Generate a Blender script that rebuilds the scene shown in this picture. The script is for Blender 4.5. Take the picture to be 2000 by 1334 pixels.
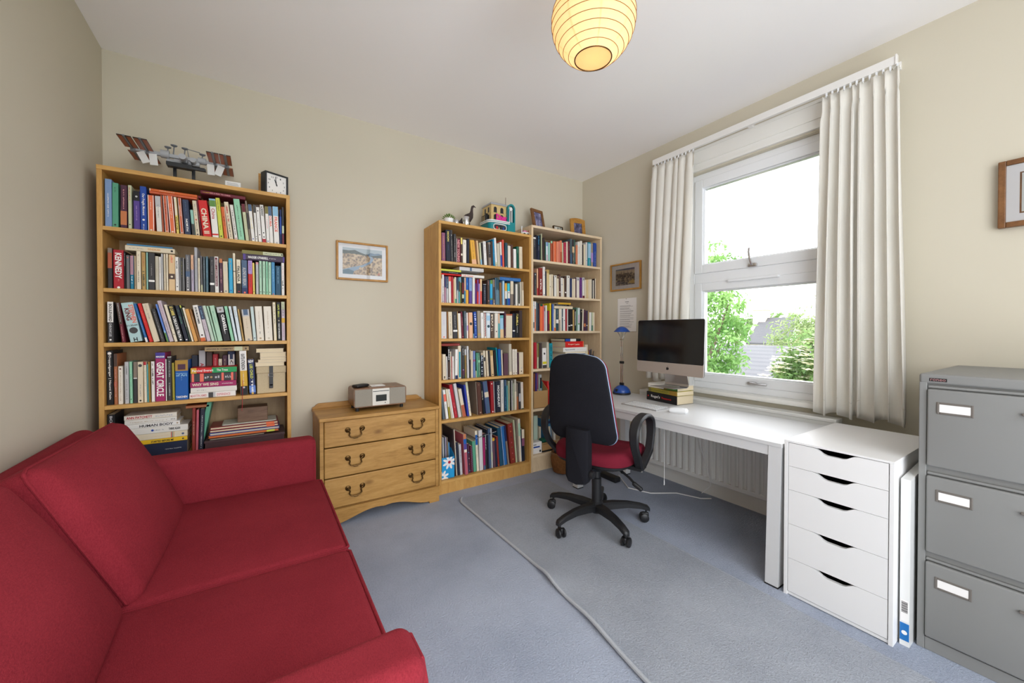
import bpy, math, random
from mathutils import Matrix, Vector
R = math.radians
PI = math.pi
scene = bpy.context.scene
COL = scene.collection
for o in list(bpy.data.objects):
    bpy.data.objects.remove(o)

# ------------------------------------------------------------------ camera
cam_d = bpy.data.cameras.new('camera')
cam_d.sensor_width = 36.0
cam_d.lens = 762.5164 / 2000 * 36.0
cam_d.shift_y = -(667.0 - 652.4662) / 2000
cam_d.clip_start = 0.05
cam_d.clip_end = 300
cam = bpy.data.objects.new('camera', cam_d)
COL.objects.link(cam)
cam.location = (-2.7204, -2.9121, 1.1822)
cam.rotation_euler = (PI / 2 - 0.0105, 0.0, -0.5736)
scene.camera = cam

# ------------------------------------------------------------------ sky, light, exposure
scene.view_settings.view_transform = 'Standard'
scene.view_settings.look = 'None'
scene.view_settings.gamma = 1.0
scene.view_settings.use_curve_mapping = False
scene.view_settings.exposure = 2.68
world = bpy.data.worlds.new('overcast_sky')
scene.world = world
world.use_nodes = True
wn = world.node_tree
bg = wn.nodes['Background']
bg.inputs['Color'].default_value = (0.92, 0.955, 1.0, 1)
# bright overcast sky, the veiled sun stands high on the window side
_tc = wn.nodes.new('ShaderNodeTexCoord')
_dot = wn.nodes.new('ShaderNodeVectorMath'); _dot.operation = 'DOT_PRODUCT'
_dot.inputs[1].default_value = (0.80, 0.10, 0.59)
wn.links.new(_tc.outputs['Generated'], _dot.inputs[0])
_mr = wn.nodes.new('ShaderNodeMapRange')
_mr.interpolation_type = 'SMOOTHSTEP'
_mr.inputs['From Min'].default_value = -0.2
_mr.inputs['From Max'].default_value = 1.0
_mr.inputs['To Min'].default_value = 0.9
_mr.inputs['To Max'].default_value = 1.15
wn.links.new(_dot.outputs['Value'], _mr.inputs['Value'])
wn.links.new(_mr.outputs['Result'], bg.inputs['Strength'])
scene.cycles.use_denoising = True
scene.cycles.max_bounces = 10
scene.cycles.diffuse_bounces = 6
scene.cycles.glossy_bounces = 3
scene.cycles.transmission_bounces = 6
scene.cycles.transparent_max_bounces = 12
scene.cycles.sample_clamp_indirect = 6.0
scene.cycles.caustics_reflective = False
scene.cycles.caustics_refractive = False

def portal(name, loc, rot, sx, sy):
    d = bpy.data.lights.new(name, 'AREA')
    d.shape = 'RECTANGLE'
    d.size, d.size_y = sx, sy
    d.cycles.is_portal = True
    o = bpy.data.objects.new(name, d)
    COL.objects.link(o)
    o.location, o.rotation_euler = loc, rot
# daylight enters by the desk window and by an unseen opening added behind the camera as fill
portal('window_daylight', (0.16, -1.61, 1.54), (0, R(90), 0), 1.6, 0.95)
portal('rear_fill_daylight', (-2.02, -4.1, 1.32), (R(90), 0, 0), 2.6, 2.6)

# ------------------------------------------------------------------ materials
def lin(c):
    out = []
    for v in c:
        v = v / 255.0
        out.append(v / 12.92 if v <= 0.04045 else ((v + 0.055) / 1.055) ** 2.4)
    return (out[0], out[1], out[2], 1.0)

def mat(name, rgb, rough=0.6, metal=0.0, emit=None, estr=0.0, spec=0.5):
    m = bpy.data.materials.new(name)
    m.use_nodes = True
    b = m.node_tree.nodes['Principled BSDF']
    b.inputs['Base Color'].default_value = lin(rgb)
    b.inputs['Roughness'].default_value = rough
    b.inputs['Metallic'].default_value = metal
    b.inputs['Specular IOR Level'].default_value = spec
    if emit:
        b.inputs['Emission Color'].default_value = lin(emit)
        b.inputs['Emission Strength'].default_value = estr
    return m

def nodes(m):
    nt = m.node_tree
    return nt, nt.nodes['Principled BSDF']

def coords(nt, scale=(1, 1, 1), kind='Object'):
    tc = nt.nodes.new('ShaderNodeTexCoord')
    mp = nt.nodes.new('ShaderNodeMapping')
    mp.inputs['Scale'].default_value = scale
    nt.links.new(tc.outputs[kind], mp.inputs['Vector'])
    return mp.outputs['Vector']

def noise(nt, vec, scale, detail=3, rough=0.5, dist=0.0):
    n = nt.nodes.new('ShaderNodeTexNoise')
    n.inputs['Scale'].default_value = scale
    n.inputs['Detail'].default_value = detail
    n.inputs['Roughness'].default_value = rough
    n.inputs['Distortion'].default_value = dist
    nt.links.new(vec, n.inputs['Vector'])
    return n.outputs['Fac']

def ramp(nt, fac, stops):
    r = nt.nodes.new('ShaderNodeValToRGB')
    el = r.color_ramp.elements
    while len(el) < len(stops):
        el.new(0.5)
    for e, (p, c) in zip(el, stops):
        e.position, e.color = p, lin(c)
    nt.links.new(fac, r.inputs['Fac'])
    return r.outputs['Color']

def bump(nt, b, height, strength, dist=0.002):
    n = nt.nodes.new('ShaderNodeBump')
    n.inputs['Strength'].default_value = strength
    n.inputs['Distance'].default_value = dist
    nt.links.new(height, n.inputs['Height'])
    nt.links.new(n.outputs['Normal'], b.inputs['Normal'])

def plaster(name, rgb):
    m = mat(name, rgb, 0.85, spec=0.2)
    nt, b = nodes(m)
    v = coords(nt)
    bump(nt, b, noise(nt, v, 90, 4), 0.12, 0.001)
    return m

def wood(name, dark, mid, light, grain=(3, 3, 40), rough=0.45, knots=0.0):
    m = mat(name, mid, rough, spec=0.35)
    nt, b = nodes(m)
    v = coords(nt, grain)
    n = noise(nt, v, 1.6, 5, 0.6, 0.6)
    n2 = noise(nt, coords(nt, tuple(g * 4 for g in grain)), 3.0, 3, 0.6)
    mx = nt.nodes.new('ShaderNodeMix')
    mx.inputs[0].default_value = 0.35
    nt.links.new(n, mx.inputs[2])
    nt.links.new(n2, mx.inputs[3])
    c = ramp(nt, mx.outputs[0], [(0.3, dark), (0.5, mid), (0.7, light)])
    if knots:
        vo = nt.nodes.new('ShaderNodeTexVoronoi')
        vo.inputs['Scale'].default_value = knots
        nt.links.new(coords(nt, (1.3, 1.3, 2.6)), vo.inputs['Vector'])
        k = ramp(nt, vo.outputs['Distance'], [(0.02, (120, 82, 40)), (0.14, (255, 255, 255))])
        mm = nt.nodes.new('ShaderNodeMix')
        mm.data_type = 'RGBA'
        mm.blend_type = 'MULTIPLY'
        mm.inputs[0].default_value = 0.8
        nt.links.new(c, mm.inputs[6])
        nt.links.new(k, mm.inputs[7])
        c = mm.outputs[2]
    nt.links.new(c, b.inputs['Base Color'])
    bump(nt, b, n2, 0.06, 0.001)
    return m

def fabric(name, a, b_, scale=420, rough=0.9, bs=0.5, mottle=3):
    m = mat(name, a, rough, spec=0.15)
    nt, b = nodes(m)
    v = coords(nt)
    w1 = noise(nt, coords(nt, (1, .25, .25)), scale * 1.3, 2, 0.6)
    n = noise(nt, v, scale, 2, 0.6)
    n3 = noise(nt, v, mottle, 3, 0.6)
    ad = nt.nodes.new('ShaderNodeMath')
    ad.operation = 'ADD'
    nt.links.new(w1, ad.inputs[0])
    nt.links.new(n, ad.inputs[1])
    sc = nt.nodes.new('ShaderNodeMath')
    sc.operation = 'MULTIPLY'
    sc.inputs[1].default_value = 0.4
    nt.links.new(ad.outputs[0], sc.inputs[0])
    ad2 = nt.nodes.new('ShaderNodeMath')
    ad2.operation = 'MULTIPLY_ADD'
    ad2.inputs[1].default_value = 0.35
    nt.links.new(n3, ad2.inputs[0])
    nt.links.new(sc.outputs[0], ad2.inputs[2])
    c = ramp(nt, ad2.outputs[0], [(0.3, a), (0.8, b_)])
    nt.links.new(c, b.inputs['Base Color'])
    bump(nt, b, ad.outputs[0], bs, 0.0012)
    return m

def carpet(name, a, b_, c_):
    m = mat(name, a, 0.95, spec=0.1)
    nt, b = nodes(m)
    v = coords(nt)
    f = noise(nt, v, 130, 4, 0.75)
    g = noise(nt, v, 1.7, 4, 0.6)
    mx = nt.nodes.new('ShaderNodeMix')
    mx.inputs[0].default_value = 0.55
    nt.links.new(f, mx.inputs[2])
    nt.links.new(g, mx.inputs[3])
    nt.links.new(ramp(nt, mx.outputs[0], [(0.3, a), (0.5, b_), (0.7, c_)]), b.inputs['Base Color'])
    bump(nt, b, f, 1.0, 0.009)
    return m

def mixglass(name, tint=(255, 255, 255)):
    m = bpy.data.materials.new(name)
    m.use_nodes = True
    nt = m.node_tree
    nt.nodes.clear()
    out = nt.nodes.new('ShaderNodeOutputMaterial')
    t = nt.nodes.new('ShaderNodeBsdfTransparent')
    t.inputs['Color'].default_value = lin(tint)
    g = nt.nodes.new('ShaderNodeBsdfGlossy')
    g.inputs['Roughness'].default_value = 0.02
    fr = nt.nodes.new('ShaderNodeFresnel')
    fr.inputs['IOR'].default_value = 1.3
    mx = nt.nodes.new('ShaderNodeMixShader')
    nt.links.new(fr.outputs[0], mx.inputs[0])
    nt.links.new(t.outputs[0], mx.inputs[1])
    nt.links.new(g.outputs[0], mx.inputs[2])
    nt.links.new(mx.outputs[0], out.inputs['Surface'])
    return m

M = {}
M['wall'] = plaster('cream_wall_paint', (205, 198, 180))
M['ceiling'] = plaster('ceiling_paint', (250, 248, 247))
M['carpet'] = carpet('blue_grey_carpet', (150, 159, 177), (178, 186, 203), (199, 206, 222))
M['runner'] = carpet('grey_blue_runner', (148, 154, 164), (174, 179, 189), (192, 197, 206))
M['binding'] = fabric('runner_binding', (164, 168, 174), (186, 189, 194), 300, bs=0.3)
M['gloss_white'] = mat('white_gloss_paint', (232, 231, 226), 0.3)
M['upvc'] = mat('white_upvc', (236, 238, 240), 0.25)
M['rubber'] = mat('black_rubber', (24, 24, 26), 0.7)
M['glass'] = mixglass('window_glass')
M['oak'] = wood('oak_veneer', (176, 128, 64), (196, 149, 82), (210, 166, 100), (14, 14, 2.2))
M['oak_edge'] = wood('oak_shelf_edge', (184, 136, 70), (204, 158, 90), (216, 172, 106), (2.2, 14, 14))
M['oakback'] = wood('oak_back_board', (150, 122, 86), (166, 138, 100), (176, 148, 110), (14, 14, 2))
M['birch'] = wood('birch_veneer', (204, 178, 142), (220, 196, 160), (230, 208, 174), (12, 12, 2))
M['birch_edge'] = wood('birch_shelf_edge', (212, 188, 154), (226, 204, 172), (234, 214, 184), (2, 12, 12))
M['birchback'] = wood('birch_back_board', (150, 128, 100), (164, 142, 112), (174, 152, 122), (12, 12, 2))
M['pine'] = wood('rustic_oak', (146, 104, 48), (176, 132, 70), (196, 152, 88), (1.6, 12, 12), knots=2.6)
M['walnut'] = wood('walnut', (92, 60, 38), (120, 84, 56), (140, 102, 72), (3, 20, 20), 0.35)
M['sofa'] = fabric('crimson_weave', (108, 22, 34), (152, 48, 58), 420, bs=0.8)
M['black_plastic'] = mat('black_plastic', (26, 26, 28), 0.45)
M['black_fabric'] = fabric('black_fabric', (20, 20, 24), (34, 34, 40), 500, bs=0.25)
M['chair_red'] = fabric('maroon_upholstery', (96, 20, 36), (124, 34, 50), 500, bs=0.2)
M['chair_trim'] = mat('pale_blue_trim', (150, 172, 200), 0.6)
M['desk'] = mat('white_melamine', (208, 208, 208), 0.42)
M['white_unit'] = mat('white_drawer_foil', (232, 231, 230), 0.42)
M['white_metal'] = mat('white_metal', (232, 230, 226), 0.35)
M['filegrey'] = plaster('grey_enamel', (132, 132, 130))
M['filegrey'].node_tree.nodes['Principled BSDF'].inputs['Roughness'].default_value = 0.45
M['filedark'] = mat('tag_frame_grey', (104, 98, 92), 0.5)
M['paper'] = mat('paper', (236, 233, 230), 0.8)
M['alu'] = mat('brushed_aluminium', (200, 198, 198), 0.32, 1.0)
M['alu_chin'] = mat('warm_aluminium', (196, 186, 178), 0.35, 0.6)
M['chrome'] = mat('chrome', (220, 220, 222), 0.12, 1.0)
M['screen'] = mat('dark_screen', (6, 8, 14), 0.12)
M['lampblue'] = mat('blue_translucent_plastic', (28, 72, 150), 0.3)
M['brass'] = mat('aged_brass', (96, 70, 36), 0.4, 0.85)
M['gilt'] = wood('gilt_wood', (150, 104, 44), (178, 128, 58), (196, 148, 78), (10, 10, 10), 0.35)
M['brownframe'] = wood('brown_frame_wood', (96, 62, 34), (122, 82, 48), (140, 98, 60), (10, 10, 10), 0.4)
M['mount'] = mat('mount_board', (226, 224, 224), 0.8)
M['picglass'] = mat('picture_black', (20, 20, 24), 0.2)
M['curtain'] = fabric('cream_cotton', (230, 228, 220), (241, 239, 233), 600, bs=0.15)
def translucent_cloth(m):
    nt, b = nodes(m)
    out = nt.nodes['Material Output']
    t = nt.nodes.new('ShaderNodeBsdfTranslucent')
    t.inputs['Color'].default_value = lin((238, 226, 200))
    mx = nt.nodes.new('ShaderNodeMixShader')
    mx.inputs[0].default_value = 0.22
    nt.links.new(b.outputs[0], mx.inputs[1])
    nt.links.new(t.outputs[0], mx.inputs[2])
    nt.links.new(mx.outputs[0], out.inputs['Surface'])
translucent_cloth(M['curtain'])
M['radiator'] = mat('radiator_enamel', (226, 226, 222), 0.35)
M['cord'] = mat('white_cord', (222, 222, 220), 0.5)
M['grille'] = fabric('speaker_cloth', (138, 132, 120), (158, 152, 140), 700, bs=0.3)
M['radiowhite'] = mat('radio_panel', (214, 210, 200), 0.4)
M['pages'] = mat('page_edges', (222, 206, 174), 0.85)

# colours of book cloth and paper covers, by plain colour word
PAL = {
 'amber': (214, 156, 84), 'aqua': (150, 196, 184), 'beige': (214, 198, 174), 'black': (26, 25, 27), 'blue3': (44, 104, 168), 'blue4': (18, 88, 166),
 'bottle': (16, 84, 66), 'brick': (136, 48, 40), 'brown': (78, 58, 50), 'brown2': (140, 96, 52), 'brown3': (92, 58, 48), 'charcoal': (58, 56, 58),
 'copper': (196, 120, 74), 'copper2': (168, 104, 66), 'coral': (230, 110, 92), 'coral2': (222, 90, 74), 'cornflower': (96, 132, 206), 'cornflower2': (108, 126, 178),
 'cream': (230, 218, 194), 'cream2': (220, 206, 180), 'cream3': (228, 220, 206), 'crimson': (176, 34, 48), 'crimson2': (156, 36, 44), 'cyan': (54, 164, 206),
 'cyan2': (24, 132, 178), 'cyan3': (60, 190, 206), 'dbrown': (62, 48, 46), 'dgreen': (46, 62, 52), 'dgrey': (64, 62, 62), 'dred': (110, 32, 34),
 'dteal': (40, 72, 84), 'gold': (214, 168, 52), 'gold2': (222, 166, 62), 'green': (30, 150, 84), 'grey': (140, 138, 136), 'ice': (214, 224, 230),
 'ice2': (196, 212, 210), 'iceblue': (176, 206, 208), 'indigo': (66, 54, 140), 'ink': (32, 36, 52), 'khaki': (184, 150, 92), 'khaki2': (168, 144, 104),
 'leaf': (96, 140, 66), 'lilac': (170, 140, 196), 'lilac2': (196, 182, 192), 'lime': (202, 206, 78), 'lime2': (214, 202, 40), 'magenta': (160, 36, 96),
 'maroon': (104, 28, 44), 'maroon2': (126, 30, 48), 'mauve': (180, 134, 152), 'mauve2': (178, 168, 188), 'mauve3': (138, 84, 112), 'mint': (150, 206, 172),
 'mint2': (176, 210, 184), 'mint3': (188, 208, 190), 'navy': (32, 46, 92), 'navy2': (48, 58, 84), 'navy3': (30, 38, 62), 'ochre': (170, 130, 50),
 'offwhite': (224, 220, 212), 'olive': (124, 116, 60), 'olive2': (160, 148, 54), 'orange': (226, 110, 68), 'orange2': (204, 98, 62), 'orange3': (208, 100, 46),
 'peach': (228, 178, 142), 'petrol': (28, 74, 100), 'pink': (216, 150, 152), 'plum': (78, 42, 62), 'plum2': (98, 66, 80), 'plum3': (64, 48, 70),
 'red': (206, 36, 34), 'red2': (214, 64, 66), 'rose': (186, 92, 104), 'rosered': (174, 42, 72), 'royal': (34, 72, 158), 'royal2': (44, 60, 158),
 'rust': (176, 92, 64), 'sage': (196, 200, 166), 'sage2': (174, 180, 156), 'salmon': (222, 142, 112), 'salmon2': (214, 128, 108), 'sand': (222, 190, 146),
 'sand2': (214, 190, 142), 'seagreen': (88, 158, 128), 'seagreen2': (92, 128, 108), 'silver': (188, 188, 190), 'silver2': (172, 172, 178), 'silver3': (206, 204, 204),
 'sky': (140, 186, 214), 'skyblue': (126, 154, 196), 'skyblue2': (158, 196, 220), 'slate': (76, 98, 128), 'slate2': (84, 98, 106), 'smoke': (110, 108, 112),
 'steel': (72, 136, 180), 'stone': (196, 188, 170), 'tan': (184, 164, 136), 'taupe': (132, 118, 106), 'taupe2': (158, 144, 126), 'teal': (20, 140, 160),
 'teal2': (30, 122, 156), 'teal3': (84, 112, 124), 'teal4': (96, 168, 172), 'teal5': (14, 140, 156), 'violet': (86, 64, 140), 'violet2': (96, 44, 118),
 'white': (240, 238, 234), 'white2': (232, 229, 224), 'yellow2': (230, 210, 110), 'yellow3': (228, 184, 34), 'pages': (224, 206, 172),
}
def pal(c):
    k = 'cover_' + c
    if k not in M:
        M[k] = mat(k, PAL[c], 0.5, spec=0.35)
    return M[k]

# ------------------------------------------------------------------ mesh helpers
class MB:
    def __init__(s):
        s.v, s.f, s.m, s.mats = [], [], [], []
        s.sm = False
    def mi(s, m):
        if m is None:
            return 0
        if m not in s.mats:
            s.mats.append(m)
        return s.mats.index(m)
    def face(s, pts, m=None):
        n = len(s.v)
        s.v += [tuple(p) for p in pts]
        s.f.append(tuple(range(n, n + len(pts))))
        s.m.append(s.mi(m))
    def add(s, verts, faces, m=None, X=None):
        n = len(s.v)
        if X is not None:
            verts = [tuple(X @ Vector(p)) for p in verts]
        s.v += [tuple(p) for p in verts]
        k = s.mi(m)
        for f in faces:
            s.f.append(tuple(i + n for i in f))
            s.m.append(k)
    def box(s, a, b, m=None, X=None):
        x0, y0, z0 = (min(a[i], b[i]) for i in range(3))
        x1, y1, z1 = (max(a[i], b[i]) for i in range(3))
        v = [(x0, y0, z0), (x1, y0, z0), (x1, y1, z0), (x0, y1, z0), (x0, y0, z1), (x1, y0, z1), (x1, y1, z1), (x0, y1, z1)]
        f = [(0, 3, 2, 1), (4, 5, 6, 7), (0, 1, 5, 4), (1, 2, 6, 5), (2, 3, 7, 6), (3, 0, 4, 7)]
        s.add(v, f, m, X)
    def bbox(s, a, b, r=0.004, m=None, X=None):
        """box with chamfered edges"""
        lo = [min(a[i], b[i]) for i in range(3)]
        hi = [max(a[i], b[i]) for i in range(3)]
        c = [(lo[i] + hi[i]) / 2 for i in range(3)]
        h = [(hi[i] - lo[i]) / 2 for i in range(3)]
        r = min(r, min(h) * 0.98)
        s.rbox(c, h, r, 0, m, X, 1)
    def rbox(s, c, h, r, bulge=0.0, m=None, X=None, seg=3, n=4, axis=2):
        """rounded box; bulge swells the faces along one axis"""
        def params(hh):
            e = [-hh + r - r * math.tan(PI / 4 * i / seg) for i in range(seg, -1, -1)]
            mid = [(-hh + r) + (2 * hh - 2 * r) * i / n for i in range(1, n)] if bulge else []
            o = []
            for x in e + mid + [-x for x in reversed(e)]:
                if not o or x - o[-1] > 1e-7:
                    o.append(x)
            return o
        P = [params(h[i]) for i in range(3)]
        idx, V, F = {}, [], []
        def vid(p):
            q = [max(-(h[i] - r), min(h[i] - r, p[i])) for i in range(3)]
            d = [p[i] - q[i] for i in range(3)]
            l = math.sqrt(sum(x * x for x in d)) or 1
            w = [q[i] + d[i] / l * r for i in range(3)]
            if bulge:
                o = [i for i in range(3) if i != axis]
                k = 1
                for i in o:
                    t = abs(p[i]) / h[i]
                    k *= 1 - t ** 2.6
                w[axis] += bulge * k * (w[axis] / h[axis])
            key = tuple(round(x, 6) for x in w)
            if key not in idx:
                idx[key] = len(V)
                V.append((w[0] + c[0], w[1] + c[1], w[2] + c[2]))
            return idx[key]
        for ax in range(3):
            a, b = (ax + 1) % 3, (ax + 2) % 3
            for sg in (-1, 1):
                for i in range(len(P[a]) - 1):
                    for j in range(len(P[b]) - 1):
                        q = []
                        for (u, w) in ((i, j), (i + 1, j), (i + 1, j + 1), (i, j + 1)):
                            p = [0, 0, 0]
                            p[ax] = sg * h[ax]
                            p[a], p[b] = P[a][u], P[b][w]
                            q.append(vid(p))
                        if sg < 0:
                            q.reverse()
                        qq = []
                        for k in q:
                            if k not in qq:
                                qq.append(k)
                        if len(qq) > 2:
                            F.append(tuple(qq))
        s.add(V, F, m, X)
    def prism(s, poly, a0, a1, axis='z', m=None, X=None):
        """extrude a 2D polygon: axis z -> (x,y), y -> (x,z), x -> (y,z)"""
        def P(p, t):
            return {'z': (p[0], p[1], t), 'y': (p[0], t, p[1]), 'x': (t, p[0], p[1])}[axis]
        n = len(poly)
        ar = sum(poly[i][0] * poly[(i + 1) % n][1] - poly[(i + 1) % n][0] * poly[i][1] for i in range(n))
        if (ar < 0) != (axis == 'y'):
            poly = list(reversed(poly))
        v = [P(p, a0) for p in poly] + [P(p, a1) for p in poly]
        f = [tuple(reversed(range(n))), tuple(range(n, 2 * n))]
        f += [(i, (i + 1) % n, n + (i + 1) % n, n + i) for i in range(n)]
        s.add(v, f, m, X)
    def loft(s, rings, m=None, X=None, caps=True, closed=True):
        n = len(rings[0])
        v = [p for r in rings for p in r]
        f = []
        for k in range(len(rings) - 1):
            for i in range(n if closed else n - 1):
                j = (i + 1) % n
                f.append((k * n + i, k * n + j, (k + 1) * n + j, (k + 1) * n + i))
        if caps:
            f.append(tuple(reversed(range(n))))
            f.append(tuple(range((len(rings) - 1) * n, len(rings) * n)))
        s.add(v, f, m, X)
    def lathe(s, prof, c=(0, 0, 0), n=24, m=None, X=None):
        rings = [[(c[0] + r * math.cos(2 * PI * i / n), c[1] + r * math.sin(2 * PI * i / n), c[2] + z) for i in range(n)] for r, z in prof]
        s.loft(rings, m, X)
    def cyl(s, p0, p1, r, m=None, n=12, X=None, r1=None):
        s.tube([p0, p1], r, m, n, X, r1=r1)
    def tube(s, pts, r, m=None, n=8, X=None, closed=False, r1=None):
        pts = [Vector(p) for p in pts]
        rings = []
        K = len(pts)
        up = Vector((0, 0, 1))
        prev = None
        for i, p in enumerate(pts):
            a = pts[(i - 1) % K] if (closed or i > 0) else p
            b = pts[(i + 1) % K] if (closed or i < K - 1) else p
            t = (b - a).normalized()
            if prev is None:
                u = t.cross(up)
                if u.length < 1e-3:
                    u = t.cross(Vector((1, 0, 0)))
            else:
                u = prev - t * prev.dot(t)
            u.normalize()
            prev = u
            w = t.cross(u)
            rr = r if r1 is None else r + (r1 - r) * i / max(K - 1, 1)
            rings.append([tuple(p + (u * math.cos(2 * PI * k / n) + w * math.sin(2 * PI * k / n)) * rr) for k in range(n)])
        if closed:
            rings.append(rings[0])
        s.loft(rings, m, X, caps=not closed)
    def disc(s, c, r, axis, m=None, n=14, sx=1.0):
        pts = []
        for i in range(n):
            a, b = r * sx * math.cos(2 * PI * i / n), r * math.sin(2 * PI * i / n)
            pts.append({'y': (c[0] + a, c[1], c[2] + b), 'x': (c[0], c[1] - a, c[2] + b), 'z': (c[0] + a, c[1] + b, c[2])}[axis])
        s.face(pts, m)

MW = {}
def _mw(o):
    return MW.get(o.name, Matrix.Identity(4)) if o is not None else Matrix.Identity(4)

def obj(name, mb, m=None, parent=None, smooth=False, local=False, label=None):
    me = bpy.data.meshes.new(name)
    me.from_pydata(mb.v, [], mb.f)
    if parent is not None and not local:
        me.transform(_mw(parent).inverted())
    mats = mb.mats if mb.mats else [m]
    for x in mats:
        me.materials.append(x)
    if len(mats) > 1:
        me.polygons.foreach_set('material_index', mb.m)
    if smooth:
        me.polygons.foreach_set('use_smooth', [True] * len(me.polygons))
        try:
            me.set_sharp_from_angle(angle=R(40))
        except Exception:
            pass
    me.update()
    o = bpy.data.objects.new(name, me)
    COL.objects.link(o)
    if parent is not None:
        o.parent = parent
        MW[o.name] = _mw(parent)
    else:
        MW[o.name] = Matrix.Identity(4)
    if label:
        o['label'] = label
    return o

def tag(o, label, cat, group=None):
    o['label'], o['category'] = label, cat
    if group:
        o['group'] = group
    return o

def thing(name, label, cat, loc=(0, 0, 0), rz=0.0, group=None):
    o = bpy.data.objects.new(name, None)
    o.empty_display_size = 0.05
    COL.objects.link(o)
    o.location = loc
    o.rotation_euler = (0, 0, rz)
    MW[o.name] = Matrix.Translation(loc) @ Matrix.Rotation(rz, 4, 'Z')
    return tag(o, label, cat, group)

def struct(name, mb, m=None, parent=None, smooth=False):
    o = obj(name, mb, m, parent, smooth)
    if parent is None:
        o['kind'] = 'structure'
    return o

_txt = {}
def text_polys(s, bold=0.0):
    """vertices and faces of a word set in the built-in font, scaled to the unit box"""
    k = (s, bold)
    if k not in _txt:
        cu = bpy.data.curves.new('lettering', 'FONT')
        cu.body = s
        cu.offset = bold
        cu.resolution_u = 2
        to = bpy.data.objects.new('lettering', cu)
        me = bpy.data.meshes.new_from_object(to)
        V = [tuple(v.co) for v in me.vertices]
        F = [tuple(p.vertices) for p in me.polygons]
        bpy.data.objects.remove(to)
        bpy.data.curves.remove(cu)
        bpy.data.meshes.remove(me)
        x0, x1 = min(v[0] for v in V), max(v[0] for v in V)
        y0, y1 = min(v[1] for v in V), max(v[1] for v in V)
        _txt[k] = ([((v[0] - x0) / (x1 - x0), (v[1] - y0) / (y1 - y0)) for v in V], F)
    return _txt[k]

def put_text(mb, s, o, ax, up, w, h, m, bold=0.02):
    """word with lower left corner at o, running along ax, w long and h high"""
    V, F = text_polys(s, bold)
    o, ax, up = Vector(o), Vector(ax), Vector(up)
    mb.add([tuple(o + ax * (a * w) + up * (b * h)) for a, b in V], F, m)

# ------------------------------------------------------------------ the room
W, D, H = 3.412, 3.95, 2.664
mb = MB(); mb.box((-W - .1, -D - .1, -.12), (.16, .1, 0)); struct('floor', mb, M['carpet'])
mb = MB(); mb.box((-W - .1, -D - .1, H), (.16, .1, H + .1)); struct('ceiling', mb, M['ceiling'])
mb = MB(); mb.box((-W - .1, -D, 0), (-W, .1, H)); struct('wall_left', mb, M['wall'])
mb = MB(); mb.box((-W, 0, 0), (.16, .1, H)); struct('wall_back', mb, M['wall'])
WY0, WY1, WZ0, WZ1 = -2.09, -1.14, .75, 2.335
mb = MB()
mb.box((0, -D, 0), (.16, WY0, H)); mb.box((0, WY1, 0), (.16, 0, H))
mb.box((0, WY0, 0), (.16, WY1, WZ0)); mb.box((0, WY0, WZ1), (.16, WY1, H))
struct('wall_right', mb, M['wall'])
mb = MB()     # wall behind the camera with a wide opening added to let in fill light
FX0, FX1, FZ0, FZ1 = -3.3, -.75, .03, 2.62
mb.box((-W - .1, -D - .1, 0), (FX0, -D, H)); mb.box((FX1, -D - .1, 0), (.16, -D, H))
mb.box((FX0, -D - .1, 0), (FX1, -D, FZ0)); mb.box((FX0, -D - .1, FZ1), (FX1, -D, H))
struct('wall_front', mb, M['wall'])
mb = MB(); mb.box((-W, -.014, 0), (0, 0, .11)); mb.box((-W, -.018, 0), (0, 0, .09)); struct('baseboard_back', mb, M['gloss_white'])
mb = MB(); mb.box((-.014, -D, 0), (0, -.018, .115)); mb.box((-.018, -D, 0), (0, -.018, .095)); struct('baseboard_right', mb, M['gloss_white'])
mb = MB(); mb.box((-W, -D, 0), (-W + .016, -.018, .11)); struct('baseboard_left', mb, M['gloss_white'])
# boxed lintel over the window, with its bead
mb = MB()
mb.box((-.012, -2.16, 2.36), (0, -1.07, 2.505)); mb.box((-.02, -2.16, 2.345), (0, -1.07, 2.362)); mb.box((-.016, -2.16, 2.49), (0, -1.07, 2.508))
mb.box((-.018, -2.16, 2.40), (-.012, -1.07, 2.405))
struct('trim_1', mb, M['gloss_white'])
mb = MB(); mb.bbox((-.045, -2.14, .724), (.06, -1.09, .758), .012); struct('trim_2', mb, M['gloss_white'], smooth=True)

# window: outer frame, opening upper light, fixed lower light
win = bpy.data.objects.new('window_1', None); COL.objects.link(win); win.location = (.06, -1.615, .75); MW[win.name] = Matrix.Translation(win.location)
win['kind'] = 'structure'
def ring(mb, y0, y1, z0, z1, w, x0, x1, m=None):
    mb.bbox((x0, y0, z0), (x1, y0 + w, z1), .004, m); mb.bbox((x0, y1 - w, z0), (x1, y1, z1), .004, m)
    mb.bbox((x0, y0 + w, z0), (x1, y1 - w, z0 + w), .004, m); mb.bbox((x0, y0 + w, z1 - w), (x1, y1 - w, z1), .004, m)
mb = MB()
ring(mb, WY0, WY1, .757, 2.335, .045, .035, .12)
mb.bbox((.035, WY0 + .045, 1.527), (.12, WY1 - .045, 1.60), .004)
obj('window_frame', mb, M['upvc'], win)
mb = MB(); ring(mb, WY0 + .045, WY1 - .045, 1.60, 2.29, .062, .028, .10); ring(mb, WY0 + .1, WY1 - .1, 1.655, 2.235, .016, .045, .09); obj('upper_sash', mb, M['upvc'], win)
mb = MB(); ring(mb, WY0 + .045, WY1 - .045, .802, 1.527, .058, .03, .10); ring(mb, WY0 + .1, WY1 - .1, .855, 1.475, .014, .045, .09); obj('lower_sash', mb, M['upvc'], win)
mb = MB(); ring(mb, WY0 + .109, WY1 - .109, 1.664, 2.226, .006, .05, .062); ring(mb, WY0 + .107, WY1 - .107, .862, 1.468, .006, .05, .062); obj('glazing_gasket', mb, M['rubber'], win)
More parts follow.
